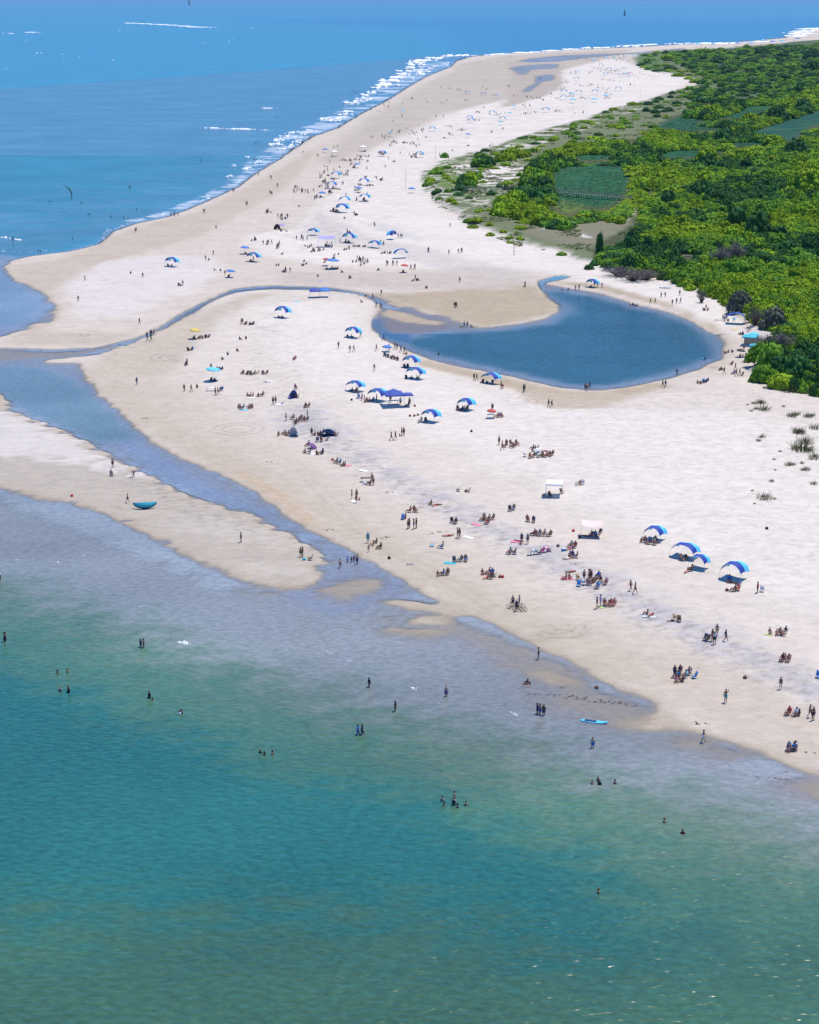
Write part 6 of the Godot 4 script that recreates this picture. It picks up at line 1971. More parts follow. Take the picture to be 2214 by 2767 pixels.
	man("lounging", 48.5, -199.5, -38, "brown shorts", .98, "person lounging in brown shorts, brown pair on the right slope")
	sit(48.5, -199.5, -38, "maroon", "maroon beach chair under its sitter, brown pair on the right slope")
	man("walking", 31.7, -226.3, 120, "maroon shorts", 1.01, "person walking in maroon shorts, walking towards the big arch")
	man("walking", 32.2, -225.1, 60, "brown shorts", 1.03, "person walking in brown shorts, walking towards the big arch")
	man("sitting", 32.8, -216.9, -93, "maroon swimsuit", .97, "person sitting low in maroon swimsuit, on the inflatable raft")
	man("lying", 33.3, -216.6, -38, "red swimsuit", 1.00, "person lying down in red swimsuit, on the inflatable raft")
	man("lying", 36.0, -214.3, -77, "white shirt", 1.01, "person lying down in white shirt, wooden chairs on the slope")
	sit(36.4, -214.6, 27, "tan", "empty tan folding beach chair, wooden chairs on the slope")
	sit(36.8, -214.0, -1, "brown", "empty brown folding beach chair, wooden chairs on the slope")
	man("lounging", 46.5, -225.9, -81, "maroon swimsuit", 1.03, "person lounging in maroon swimsuit, below the rightmost arch")
	sit(46.5, -225.9, -81, "tan", "tan beach chair under its sitter, below the rightmost arch")
	man("lounging", 47.1, -226.2, -22, "red shorts", 1.01, "person lounging in red shorts, below the rightmost arch")
	sit(47.1, -226.2, -22, "maroon", "maroon beach chair under its sitter, below the rightmost arch")
	man("standing", 49.7, -225.2, -85, "red shirt", .97, "person standing in red shirt, right of the rightmost arch")
	sit(50.4, -225.5, -13, "silver", "empty silver folding beach chair, right of the rightmost arch")
	man("lounging", 46.5, -229.9, -20, "blue shirt", 1.05, "person lounging in blue shirt, under the rightmost arch")
	sit(46.5, -229.9, -20, "navy", "navy beach chair under its sitter, under the rightmost arch")
	man("lying", 46.8, -229.4, -106, "navy shorts", .98, "person lying down in navy shorts, under the rightmost arch")
	man("lounging", 41.1, -239.5, 31, "black shorts", .98, "person lounging in black shorts, under the wide arch")
	sit(41.1, -239.5, 31, "maroon", "maroon beach chair under its sitter, under the wide arch")
	sit(41.9, -239.5, 26, "brown", "empty brown folding beach chair, under the wide arch")
	man("lying", 41.0, -234.2, -31, "pink swimsuit", 1.00, "person lying down in pink swimsuit, under the small arch")
	man("lounging", 41.7, -234.7, -75, "black shorts", 1.03, "person lounging in black shorts, under the small arch")
	sit(41.7, -234.7, -75, "brown", "brown beach chair under its sitter, under the small arch")
	man("sitting", 36.2, -248.4, -23, "maroon swimsuit", .97, "person sitting low in maroon swimsuit, under the leftmost arch")
	man("lounging", 36.8, -248.2, 12, "navy shorts", 1.00, "person lounging in navy shorts, under the leftmost arch")
	sit(36.8, -248.2, 12, "maroon", "maroon beach chair under its sitter, under the leftmost arch")
	man("lounging", 37.3, -247.5, -55, "navy shirt", 1.01, "person lounging in navy shirt, under the leftmost arch")
	sit(37.3, -247.5, -55, "navy", "navy beach chair under its sitter, under the leftmost arch")
	man("lounging", 38.0, -247.2, 9, "black shorts", 1.03, "person lounging in black shorts, under the leftmost arch")
	sit(38.0, -247.2, 9, "teal", "teal beach chair under its sitter, under the leftmost arch")
	man("lounging", 38.5, -248.4, 23, "maroon shorts", .99, "person lounging in maroon shorts, under the leftmost arch")
	sit(38.5, -248.4, 23, "black", "black beach chair under its sitter, under the leftmost arch")
	man("lying", 27.8, -251.6, -108, "brown shorts", .96, "person lying down in brown shorts, beneath the pink sail")
	man("lounging", 28.6, -251.3, -43, "navy shorts", .98, "person lounging in navy shorts, beneath the pink sail")
	sit(28.6, -251.3, -43, "navy", "navy beach chair under its sitter, beneath the pink sail, leftmost")
	man("lounging", 29.3, -251.0, 4, "blue shirt", 1.04, "person lounging in blue shirt, beneath the pink sail")
	sit(29.3, -251.0, 4, "navy", "navy beach chair under its sitter, beneath the pink sail, rightmost")
	sit(30.1, -252.6, -39, "black", "empty black folding beach chair, beneath the pink sail")
	man("lounging", 24.9, -246.1, -59, "maroon shorts", .98, "person lounging in maroon shorts, by the blue cooler")
	sit(24.9, -246.1, -59, "teal", "teal beach chair under its sitter, by the blue cooler")
	man("lounging", 25.5, -245.7, -37, "red swimsuit", 1.01, "person lounging in red swimsuit, by the blue cooler")
	sit(25.5, -245.7, -37, "maroon", "maroon beach chair under its sitter, by the blue cooler")
	man("lying", 24.6, -245.0, -41, "magenta swimsuit", 1.04, "person lying down in magenta swimsuit, by the blue cooler")
	man("lounging", 24.8, -241.3, 3, "navy shirt", 1.03, "person lounging in navy shirt, sprawling group below the cooler")
	sit(24.8, -241.3, 3, "blue", "blue beach chair under its sitter, sprawling group below the cooler")
	man("lounging", 25.3, -241.0, -101, "blue shorts", .97, "person lounging in blue shorts, sprawling group below the cooler")
	sit(25.3, -241.0, -101, "purple", "purple beach chair under its sitter, sprawling group below the cooler")
	man("sitting", 24.4, -241.6, -19, "pink swimsuit", 1.02, "person sitting low in pink swimsuit, sprawling group below the cooler")
	man("lying", 24.0, -240.6, -65, "white shorts", .99, "person lying down in white shorts, sprawling group below the cooler")
	man("lying", 23.9, -234.7, -79, "red swimsuit", 1.02, "person lying down in red swimsuit, upper sunbathers of the camp")
	man("sitting", 22.9, -231.8, -70, "maroon swimsuit", 1.04, "person sitting low in maroon swimsuit, upper sunbathers of the camp")
	man("sitting", 23.5, -232.1, 27, "red shorts", 1.01, "person sitting low in red shorts, upper sunbathers of the camp")
	man("standing", 25.5, -231.0, 20, "brown shorts", .99, "person standing in brown shorts, big circle of blue chairs")
	man("standing", 26.2, -230.8, -86, "maroon shorts", 1.05, "person standing in maroon shorts, big circle of blue chairs")
	man("standing", 26.4, -231.2, -61, "black shorts", 1.00, "person standing in black shorts, big circle of blue chairs")
	man("standing", 26.6, -230.8, -75, "brown swimsuit", .97, "person standing in brown swimsuit, big circle of blue chairs")
	sit(24.7, -231.2, 21, "tan", "empty tan folding beach chair, big circle of blue chairs")
	sit(24.5, -228.7, -15, "blue", "empty blue folding beach chair, big circle of blue chairs")
	sit(25.3, -229.1, 19, "silver", "empty silver folding beach chair, big circle of blue chairs")
	man("lounging", 26.0, -229.1, 28, "navy shorts", .98, "person lounging in navy shorts, big circle of blue chairs")
	sit(26.0, -229.1, 28, "purple", "purple beach chair under its sitter, big circle of blue chairs, leftmost")
	man("lounging", 27.0, -230.3, -82, "brown shorts", 1.05, "person lounging in brown shorts, big circle of blue chairs")
	sit(27.0, -230.3, -82, "maroon", "maroon beach chair under its sitter, big circle of blue chairs")
	man("lounging", 27.1, -227.7, -45, "blue shirt", 1.02, "person lounging in blue shirt, big circle of blue chairs, leftmost")
	sit(27.1, -227.7, -45, "sky", "sky beach chair under its sitter, big circle of blue chairs")
	man("lounging", 27.6, -231.8, -46, "blue shirt", 1.04, "person lounging in blue shirt, big circle of blue chairs, rightmost")
	sit(27.6, -231.8, -46, "navy", "navy beach chair under its sitter, big circle of blue chairs, leftmost")
	man("lounging", 27.8, -229.9, -4, "black swimsuit", 1.04, "person lounging in black swimsuit, big circle of blue chairs")
	sit(27.8, -229.9, -4, "navy", "navy beach chair under its sitter, big circle of blue chairs, rightmost")
	man("lounging", 28.4, -229.1, -41, "maroon shorts", .97, "person lounging in maroon shorts, big circle of blue chairs")
	sit(28.4, -229.1, -41, "purple", "purple beach chair under its sitter, big circle of blue chairs, rightmost")
	man("sitting", 26.7, -229.9, -33, "maroon swimsuit", .98, "person sitting low in maroon swimsuit, big circle of blue chairs")
	man("standing", 26.2, -219.8, -96, "brown swimsuit", 1.04, "person standing in brown swimsuit, above the sand circles")
	man("standing", 26.8, -220.7, -90, "lilac outfit", 1.04, "person standing in lilac outfit, above the sand circles")
	man("lounging", 27.5, -220.9, 22, "maroon swimsuit", 1.04, "person lounging in maroon swimsuit, tight red group")
	sit(27.5, -220.9, 22, "maroon", "maroon beach chair under its sitter, tight red group, leftmost")
	man("sitting", 27.9, -221.0, -87, "brown shorts", .97, "person sitting low in brown shorts, tight red group")
	man("lounging", 28.3, -220.8, -10, "red swimsuit", 1.00, "person lounging in red swimsuit, tight red group")
	sit(28.3, -220.8, -10, "maroon", "maroon beach chair under its sitter, tight red group, rightmost")
	man("lounging", 28.7, -220.9, -30, "maroon shorts", 1.03, "person lounging in maroon shorts, tight red group")
	sit(28.7, -220.9, -30, "pink", "pink beach chair under its sitter, tight red group")
	man("standing", 14.5, -220.7, -7, "navy shorts", .98, "person standing in navy shorts, three cyclists")
	man("standing", 14.9, -218.7, 7, "navy shirt", 1.02, "person standing in navy shirt, three cyclists")
	man("standing", 15.4, -220.7, -95, "grey shirt", .99, "person standing in grey shirt, three cyclists")
	man("sitting", 10.8, -234.4, 7, "brown swimsuit", 1.05, "person sitting low in brown swimsuit, green-chair party")
	man("sitting", 11.3, -234.3, -74, "red shorts", .73, "child sitting low in red shorts, green-chair party")
	man("lounging", 11.8, -234.5, -41, "navy shorts", .98, "person lounging in navy shorts, green-chair party")
	sit(11.8, -234.5, -41, "white", "white beach chair under its sitter, green-chair party")
	man("lounging", 12.1, -234.0, -47, "blue shirt", 1.02, "person lounging in blue shirt, green-chair party")
	sit(12.1, -234.0, -47, "navy", "navy beach chair under its sitter, green-chair party")
	sit(12.5, -233.3, -99, "green", "empty green folding beach chair, green-chair party")
	man("lying", 11.3, -232.6, -36, "red swimsuit", .98, "person lying down in red swimsuit, green-chair party")
	man("lounging", 12.0, -232.3, -77, "maroon shorts", .99, "person lounging in maroon shorts, green-chair party")
	sit(12.0, -232.3, -77, "maroon", "maroon beach chair under its sitter, green-chair party")
	man("standing", 17.5, -248.4, -31, "navy shirt", .98, "person standing in navy shirt, standing by the upper row")
	man("standing", 18.4, -247.9, -35, "grey shirt", 1.00, "person standing in grey shirt, standing by the upper row")
	man("sitting", 17.3, -247.7, 8, "navy shorts", .71, "child sitting low in navy shorts, standing by the upper row")
	man("lying", 17.1, -249.3, -117, "pink swimsuit", .97, "person lying down in pink swimsuit, standing by the upper row")
	man("lounging", 19.6, -251.9, -78, "maroon shorts", 1.01, "person lounging in maroon shorts, loose upper row of sitters, leftmost")
	sit(19.6, -251.9, -78, "maroon", "maroon beach chair under its sitter, loose upper row of sitters, leftmost")
	man("sitting", 20.1, -252.0, -42, "tan swimsuit", .98, "person sitting low in tan swimsuit, loose upper row of sitters")
	man("lounging", 20.5, -251.7, -29, "blue shorts", 1.00, "person lounging in blue shorts, loose upper row of sitters")
	sit(20.5, -251.7, -29, "navy", "navy beach chair under its sitter, loose upper row of sitters")
	man("lounging", 21.2, -251.7, -62, "maroon shorts", 1.05, "person lounging in maroon shorts, loose upper row of sitters, rightmost")
	sit(21.2, -251.7, -62, "silver", "silver beach chair under its sitter, loose upper row of sitters")
	man("lounging", 22.1, -251.5, -57, "brown shorts", 1.02, "person lounging in brown shorts, loose upper row of sitters")
	sit(22.1, -251.5, -57, "maroon", "maroon beach chair under its sitter, loose upper row of sitters, rightmost")
	man("lounging", 15.3, -243.5, -56, "maroon shorts", 1.01, "person lounging in maroon shorts, two below the upper row")
	sit(15.3, -243.5, -56, "teal", "teal beach chair under its sitter, two below the upper row")
	man("lounging", 16.1, -243.4, -103, "navy shorts", .96, "person lounging in navy shorts, two below the upper row")
	sit(16.1, -243.4, -103, "navy", "navy beach chair under its sitter, two below the upper row")
	sit(18.3, -242.7, -97, "silver", "empty silver folding beach chair, striped chair row, leftmost")
	sit(18.8, -242.8, -11, "white", "empty white folding beach chair, striped chair row, leftmost")
	sit(19.3, -243.0, -8, "silver", "empty silver folding beach chair, striped chair row, rightmost")
	sit(19.8, -243.0, -83, "navy", "empty navy folding beach chair, striped chair row")
	sit(20.3, -243.5, -54, "magenta", "empty magenta folding beach chair, striped chair row, leftmost")
	sit(20.8, -243.7, -28, "white", "empty white folding beach chair, striped chair row, rightmost")
	sit(21.2, -244.0, 19, "magenta", "empty magenta folding beach chair, striped chair row, rightmost")
	sit(21.5, -244.3, -105, "purple", "empty purple folding beach chair, striped chair row")
	man("lounging", 11.9, -259.8, -66, "brown shorts", .96, "person lounging in brown shorts, four chairs on trampled sand")
	sit(11.9, -259.8, -66, "brown", "brown beach chair under its sitter, four chairs on trampled sand, leftmost")
	man("lounging", 12.2, -260.6, 4, "navy shorts", 1.00, "person lounging in navy shorts, four chairs on trampled sand")
	sit(12.2, -260.6, 4, "maroon", "maroon beach chair under its sitter, four chairs on trampled sand, leftmost")
	man("lounging", 12.8, -260.1, -92, "maroon swimsuit", 1.02, "person lounging in maroon swimsuit, four chairs on trampled sand")
	sit(12.8, -260.1, -92, "tan", "tan beach chair under its sitter, four chairs on trampled sand")
	man("lounging", 12.6, -258.2, -50, "red shorts", 1.01, "person lounging in red shorts, four chairs on trampled sand")
	sit(12.6, -258.2, -50, "maroon", "maroon beach chair under its sitter, four chairs on trampled sand, rightmost")
	man("lounging", 13.5, -260.4, -72, "brown swimsuit", .99, "person lounging in brown swimsuit, four chairs on trampled sand")
	sit(13.5, -260.4, -72, "brown", "brown beach chair under its sitter, four chairs on trampled sand, rightmost")
	man("lounging", 19.2, -259.4, 14, "maroon shorts", 1.01, "person lounging in maroon shorts, right of the trampled four")
	sit(19.2, -259.4, 14, "maroon", "maroon beach chair under its sitter, right of the trampled four")
	man("lounging", 20.1, -258.9, -5, "navy shirt", .97, "person lounging in navy shirt, right of the trampled four")
	sit(20.1, -258.9, -5, "navy", "navy beach chair under its sitter, right of the trampled four")
	man("lounging", 7.7, -240.2, -59, "teal shorts", .99, "person lounging in teal shorts, left of the green-chair party")
	sit(7.7, -240.2, -59, "navy", "navy beach chair under its sitter, left of the green-chair party, leftmost")
	man("lounging", 8.5, -240.3, -4, "blue shorts", 1.02, "person lounging in blue shorts, left of the green-chair party")
	sit(8.5, -240.3, -4, "navy", "navy beach chair under its sitter, left of the green-chair party, rightmost")
	sit(6.8, -239.9, 12, "navy", "empty navy folding beach chair, left of the green-chair party")
	man("lounging", 16.6, -265.2, -2, "navy shirt", .97, "person lounging in navy shirt, dark blue couple on pale sand")
	sit(16.6, -265.2, -2, "navy", "navy beach chair under its sitter, dark blue couple on pale sand, leftmost")
	man("lounging", 17.2, -265.7, -32, "blue shorts", .99, "person lounging in blue shorts, dark blue couple on pale sand")
	sit(17.2, -265.7, -32, "navy", "navy beach chair under its sitter, dark blue couple on pale sand, rightmost")
	sit(6.9, -259.4, 9, "black", "empty black folding beach chair, leaning back above tall pair")
	man("lounging", 7.5, -259.0, -23, "black shorts", 1.02, "person lounging in black shorts, leaning back above tall pair")
	sit(7.5, -259.0, -23, "silver", "silver beach chair under its sitter, leaning back above tall pair")
	man("standing", 7.6, -251.9, -99, "maroon shorts", 1.00, "person standing in maroon shorts, tall pair on the slope")
	man("standing", 7.9, -251.5, -52, "brown swimsuit", 1.05, "person standing in brown swimsuit, tall pair on the slope")
	man("lying", 5.9, -252.7, -70, "red swimsuit", .96, "person lying down in red swimsuit, flat out left of tall pair")
	man("lying", 6.3, -252.7, -59, "maroon shorts", 1.05, "person lying down in maroon shorts, flat out left of tall pair")
	man("lounging", 5.0, -246.6, -95, "blue shorts", 1.04, "person lounging in blue shorts, alone below tall pair")
	sit(5.0, -246.6, -95, "blue", "blue beach chair under its sitter, alone below tall pair")
	sit(3.5, -247.5, -92, "sky", "empty sky folding beach chair, alone below tall pair")
	man("standing", -6.5, -249.2, -2, "teal outfit", 1.04, "person standing in teal outfit, spit shore party")
	man("standing", -6.3, -244.7, 13, "pink swimsuit", .70, "child standing in pink swimsuit, spit shore party")
	man("sitting", -5.7, -247.9, -76, "red swimsuit", .96, "person sitting low in red swimsuit, spit shore party")
	man("sitting", -5.2, -249.2, -51, "green swimsuit", .97, "person sitting low in green swimsuit, spit shore party")
	man("lounging", -4.6, -246.3, -65, "black shorts", .98, "person lounging in black shorts, spit shore party")
	sit(-4.6, -246.3, -65, "lime", "lime beach chair under its sitter, spit shore party")
	man("standing", -0.2, -256.5, -15, "navy shorts", .97, "person standing in navy shorts, four talking, leftmost")
	man("standing", .0, -257.0, -59, "black shorts", .98, "person standing in black shorts, four talking")
	man("standing", .7, -256.3, -86, "navy shorts", 1.05, "person standing in navy shorts, four talking, rightmost")
	man("standing", 1.1, -256.8, -67, "brown swimsuit", 1.04, "person standing in brown swimsuit, four talking")
	sit(-1.1, -261.5, -10, "blue", "empty blue folding beach chair, above the talking four")
	man("sitting", -0.7, -262.0, -65, "black shorts", 1.01, "person sitting low in black shorts, above the talking four")
	man("lounging", .0, -265.5, -88, "maroon swimsuit", 1.00, "person lounging in maroon swimsuit, above the talking four")
	sit(0.0, -265.5, -88, "red", "red beach chair under its sitter, above the talking four, leftmost")
	man("lounging", .9, -265.7, 32, "brown shorts", 1.04, "person lounging in brown shorts, above the talking four")
	sit(0.9, -265.7, 32, "red", "red beach chair under its sitter, above the talking four, rightmost")
	man("sitting", 3.6, -269.5, -41, "green swimsuit", 1.01, "person sitting low in green swimsuit, heap of sunbathers")
	man("lying", 4.2, -268.8, -33, "red swimsuit", 1.03, "person lying down in red swimsuit, heap of sunbathers")
	man("lying", 4.7, -269.1, -85, "maroon shorts", .99, "person lying down in maroon shorts, heap of sunbathers")
	man("standing", -9.8, -272.9, -92, "brown shorts", 1.02, "person standing in brown shorts, around the white towel, leftmost")
	man("standing", -9.0, -271.0, -55, "maroon swimsuit", .99, "person standing in maroon swimsuit, around the white towel")
	man("standing", -9.0, -273.5, -34, "brown shorts", .99, "person standing in brown shorts, around the white towel, rightmost")
	man("sitting", -8.5, -272.5, -73, "navy shorts", .66, "child sitting low in navy shorts, around the white towel")
	man("sitting", -6.9, -281.6, -83, "red shorts", 1.03, "person sitting low in red shorts, at the gear cart")
	man("standing", -6.3, -281.6, -48, "maroon shorts", .99, "person standing in maroon shorts, at the gear cart")
	man("standing", -6.6, -283.6, -52, "brown swimsuit", 1.01, "person standing in brown swimsuit, at the gear cart")
	sit(8.4, -276.9, -105, "black", "empty black folding beach chair, pair of dark chairs, leftmost")
	sit(10.1, -276.3, -88, "black", "empty black folding beach chair, pair of dark chairs, rightmost")
	man("sitting", 4.2, -233.6, 21, "navy swimsuit", 1.00, "person sitting low in navy swimsuit, trio with a dark tote")
	man("lounging", 4.9, -233.9, -96, "blue shirt", .97, "person lounging in blue shirt, trio with a dark tote")
	sit(4.9, -233.9, -96, "navy", "navy beach chair under its sitter, trio with a dark tote, leftmost")
	man("lounging", 5.6, -234.1, -23, "black shorts", .99, "person lounging in black shorts, trio with a dark tote")
	sit(5.6, -234.1, -23, "navy", "navy beach chair under its sitter, trio with a dark tote, rightmost")
	man("standing", -16.6, -242.3, 1, "brown shorts", .98, "person standing in brown shorts, sandbar tip by the creek")
	man("standing", -16.3, -242.4, -98, "brown swimsuit", .98, "person standing in brown swimsuit, sandbar tip by the creek")
	sit(-15.1, -240.9, -84, "black", "empty black folding beach chair, sandbar tip by the creek")
	man("walking", -10.4, -237.8, -70, "brown shorts", .96, "person walking in brown shorts, wading out of the channel")
	man("standing", -9.4, -240.3, -45, "lilac outfit", .69, "child standing in lilac outfit, wading out of the channel")
	man("standing", -8.8, -240.3, -17, "navy swimsuit", .70, "child standing in navy swimsuit, wading out of the channel")
	man("standing", -8.4, -240.7, -4, "magenta swimsuit", .72, "child standing in magenta swimsuit, wading out of the channel")
	man("standing", -7.9, -239.6, -47, "navy shorts", 1.03, "person standing in navy shorts, wading out of the channel")
	man("standing", -53.8, -292.6, -15, "brown shorts", 1.05, "person standing in brown shorts, crest of the sandbar")
	man("lounging", -53.2, -287.7, 23, "navy shorts", 1.04, "person lounging in navy shorts, crest of the sandbar")
	sit(-53.2, -287.7, 23, "blue", "blue beach chair under its sitter, crest of the sandbar")
	man("bending", -49.1, -286.9, -39, "maroon shorts", 1.02, "person bending down in maroon shorts, crest of the sandbar")
	man("walking", -47.6, -271.0, -90, "maroon shorts", .98, "person walking in maroon shorts, beside the beached kite")
	man("standing", -26.4, -249.6, -69, "black shorts", .98, "person standing in black shorts, alone on the lower sandbar")
	man("standing", -24.8, -327.1, -72, "brown shorts", .97, "person standing in brown shorts, alone by the grey dome")
	man("lounging", -23.5, -328.1, -50, "black shorts", 1.04, "person lounging in black shorts, ring left of the striped walker")
	sit(-23.5, -328.1, -50, "silver", "silver beach chair under its sitter, ring left of the striped walker, leftmost")
	man("lounging", -22.8, -325.5, -94, "navy shirt", .98, "person lounging in navy shirt, ring left of the striped walker")
	sit(-22.8, -325.5, -94, "silver", "silver beach chair under its sitter, ring left of the striped walker, rightmost")
	sit(-22.8, -323.7, -35, "black", "empty black folding beach chair, ring left of the striped walker")
	man("lounging", -22.3, -326.2, -58, "red shorts", 1.02, "person lounging in red shorts, ring left of the striped walker")
	sit(-22.3, -326.2, -58, "navy", "navy beach chair under its sitter, ring left of the striped walker")
	man("lounging", -21.9, -327.8, -28, "maroon shorts", 1.00, "person lounging in maroon shorts, ring left of the striped walker, leftmost")
	sit(-21.9, -327.8, -28, "maroon", "maroon beach chair under its sitter, ring left of the striped walker, leftmost")
	man("lounging", -21.3, -326.7, -57, "brown shorts", 1.00, "person lounging in brown shorts, ring left of the striped walker")
	sit(-21.3, -326.7, -57, "maroon", "maroon beach chair under its sitter, ring left of the striped walker, rightmost")
	man("lounging", -20.6, -326.9, -53, "maroon shorts", .97, "person lounging in maroon shorts, ring left of the striped walker, rightmost")
	sit(-20.6, -326.9, -53, "teal", "teal beach chair under its sitter, ring left of the striped walker")
	man("standing", -20.6, -329.1, -102, "lime shorts", 1.05, "person standing in lime shorts, ring left of the striped walker")
	man("sitting", -25.5, -316.3, -1, "maroon swimsuit", 1.04, "person sitting low in maroon swimsuit, left of the grey dome")
	man("sitting", -24.5, -317.1, -58, "navy shorts", 1.02, "person sitting low in navy shorts, left of the grey dome")
	man("sitting", -24.1, -316.6, -25, "maroon shorts", 1.04, "person sitting low in maroon shorts, left of the grey dome")
	man("lounging", -23.6, -316.2, -35, "brown shorts", .99, "person lounging in brown shorts, left of the grey dome")
	sit(-23.6, -316.2, -35, "maroon", "maroon beach chair under its sitter, left of the grey dome")
	man("standing", -19.0, -315.3, 21, "black shorts", .99, "person standing in black shorts, left of the low blue tent")
	man("sitting", -18.4, -315.4, -43, "navy shorts", 1.01, "person sitting low in navy shorts, left of the low blue tent, leftmost")
	man("sitting", -17.8, -315.6, 17, "maroon swimsuit", .96, "person sitting low in maroon swimsuit, left of the low blue tent")
	man("sitting", -17.4, -315.7, -45, "black swimsuit", 1.05, "person sitting low in black swimsuit, left of the low blue tent")
	man("sitting", -16.8, -317.4, -36, "navy shorts", .99, "person sitting low in navy shorts, left of the low blue tent, rightmost")
	sit(-14.9, -315.3, 25, "silver", "empty silver folding beach chair, right of the low blue tent, leftmost")
	man("lounging", -14.4, -314.7, 31, "brown shorts", 1.03, "person lounging in brown shorts, right of the low blue tent")
	sit(-14.4, -314.7, 31, "silver", "silver beach chair under its sitter, right of the low blue tent")
	sit(-14.1, -315.5, -74, "silver", "empty silver folding beach chair, right of the low blue tent, rightmost")
	sit(-17.7, -310.9, -10, "navy", "empty navy folding beach chair, navy chairs below the blue tent, leftmost")
	man("lounging", -16.9, -310.8, 4, "maroon shorts", .99, "person lounging in maroon shorts, navy chairs below the blue tent")
	sit(-16.9, -310.8, 4, "navy", "navy beach chair under its sitter, navy chairs below the blue tent")
	sit(-15.9, -311.3, -72, "navy", "empty navy folding beach chair, navy chairs below the blue tent, rightmost")
	man("lounging", -19.3, -308.1, -62, "black shorts", 1.03, "person lounging in black shorts, below the navy chairs")
	sit(-19.3, -308.1, -62, "silver", "silver beach chair under its sitter, below the navy chairs")
	man("sitting", -19.6, -303.3, -31, "black shorts", 1.05, "person sitting low in black shorts, below the navy chairs, leftmost")
	man("lounging", -18.7, -302.7, -89, "navy shorts", .98, "person lounging in navy shorts, below the navy chairs")
	sit(-18.7, -302.7, -89, "navy", "navy beach chair under its sitter, below the navy chairs")
	man("sitting", -17.3, -302.1, 27, "black shorts", 1.05, "person sitting low in black shorts, below the navy chairs, rightmost")
	man("lounging", -16.4, -302.3, -74, "black shirt", 1.05, "person lounging in black shirt, below the navy chairs")
	sit(-16.4, -302.3, -74, "teal", "teal beach chair under its sitter, below the navy chairs")
	man("sitting", -16.2, -302.9, -30, "orange swimsuit", .98, "person sitting low in orange swimsuit, below the navy chairs")
	man("lounging", -13.4, -296.3, -61, "navy shorts", .99, "person lounging in navy shorts, along the trampled strip")
	sit(-13.4, -296.3, -61, "sky", "sky beach chair under its sitter, along the trampled strip")
	man("lounging", -12.8, -295.5, -72, "blue shirt", .99, "person lounging in blue shirt, along the trampled strip")
	sit(-12.8, -295.5, -72, "silver", "silver beach chair under its sitter, along the trampled strip")
	man("sitting", -12.1, -294.1, -47, "maroon swimsuit", 1.00, "person sitting low in maroon swimsuit, along the trampled strip")
	man("sitting", -11.8, -294.2, -78, "red swimsuit", 1.03, "person sitting low in red swimsuit, along the trampled strip")
	man("walking", -3.5, -311.3, 70, "maroon shorts", 1.00, "person walking in maroon shorts, strolling inland")
	man("walking", -2.7, -311.6, 70, "navy outfit", 1.02, "person walking in navy outfit, strolling inland")
	man("sitting", -1.9, -314.4, -4, "brown shorts", .62, "child sitting low in brown shorts, strolling inland")
	man("standing", -1.5, -314.6, -77, "maroon shorts", .98, "person standing in maroon shorts, strolling inland")
	man("standing", -1.1, -314.7, -34, "brown shorts", 1.01, "person standing in brown shorts, strolling inland")
	man("lounging", -24.3, -347.0, -77, "maroon shorts", 1.04, "person lounging in maroon shorts, beside the lean-to tent")
	sit(-24.3, -347.0, -77, "maroon", "maroon beach chair under its sitter, beside the lean-to tent")
	sit(-23.8, -346.7, -74, "brown", "empty brown folding beach chair, beside the lean-to tent")
	man("lounging", -21.6, -338.1, -18, "brown shorts", .98, "person lounging in brown shorts, below the lean-to tent")
	sit(-21.6, -338.1, -18, "maroon", "maroon beach chair under its sitter, below the lean-to tent, leftmost")
	man("lounging", -21.0, -338.4, -74, "red shorts", 1.00, "person lounging in red shorts, below the lean-to tent")
	sit(-21.0, -338.4, -74, "maroon", "maroon beach chair under its sitter, below the lean-to tent, rightmost")
	sit(-26.5, -341.1, -97, "blue", "empty blue folding beach chair, below the lean-to tent")
	man("standing", 17.0, -307.5, -50, "black shorts", 1.04, "person standing in black shorts, red-chair party on the upper spit")
	man("walking", 17.4, -303.9, 90, "maroon shorts", 1.02, "person walking in maroon shorts, red-chair party on the upper spit")
	man("lounging", 18.0, -305.6, -97, "red swimsuit", .97, "person lounging in red swimsuit, red-chair party on the upper spit")
	sit(18.0, -305.6, -97, "maroon", "maroon beach chair under its sitter, red-chair party on the upper spit, leftmost")
	man("lounging", 18.4, -307.5, -5, "maroon shorts", .99, "person lounging in maroon shorts, red-chair party on the upper spit, leftmost")
	sit(18.4, -307.5, -5, "pink", "pink beach chair under its sitter, red-chair party on the upper spit")
	man("lounging", 19.3, -307.4, 35, "black shorts", .99, "person lounging in black shorts, red-chair party on the upper spit")
	sit(19.3, -307.4, 35, "brown", "brown beach chair under its sitter, red-chair party on the upper spit")
	man("lounging", 19.4, -305.1, -79, "maroon swimsuit", 1.02, "person lounging in maroon swimsuit, red-chair party on the upper spit")
	sit(19.4, -305.1, -79, "maroon", "maroon beach chair under its sitter, red-chair party on the upper spit, second from left")
	man("lounging", 19.9, -306.0, -101, "navy shorts", .99, "person lounging in navy shorts, red-chair party on the upper spit")
	sit(19.9, -306.0, -101, "red", "red beach chair under its sitter, red-chair party on the upper spit")
	man("lounging", 20.4, -307.5, 33, "maroon shorts", 1.01, "person lounging in maroon shorts, red-chair party on the upper spit, rightmost")
	sit(20.4, -307.5, 33, "maroon", "maroon beach chair under its sitter, red-chair party on the upper spit, rightmost")
	man("sitting", 23.2, -304.2, -105, "black shorts", 1.02, "person sitting low in black shorts, around the picnic tables, leftmost")
	man("sitting", 24.1, -303.9, -46, "maroon shorts", 1.03, "person sitting low in maroon shorts, around the picnic tables")
	man("sitting", 23.6, -303.7, 1, "black shorts", 1.04, "person sitting low in black shorts, around the picnic tables, rightmost")
	man("sitting", 23.0, -302.5, 10, "maroon swimsuit", .97, "person sitting low in maroon swimsuit, around the picnic tables")
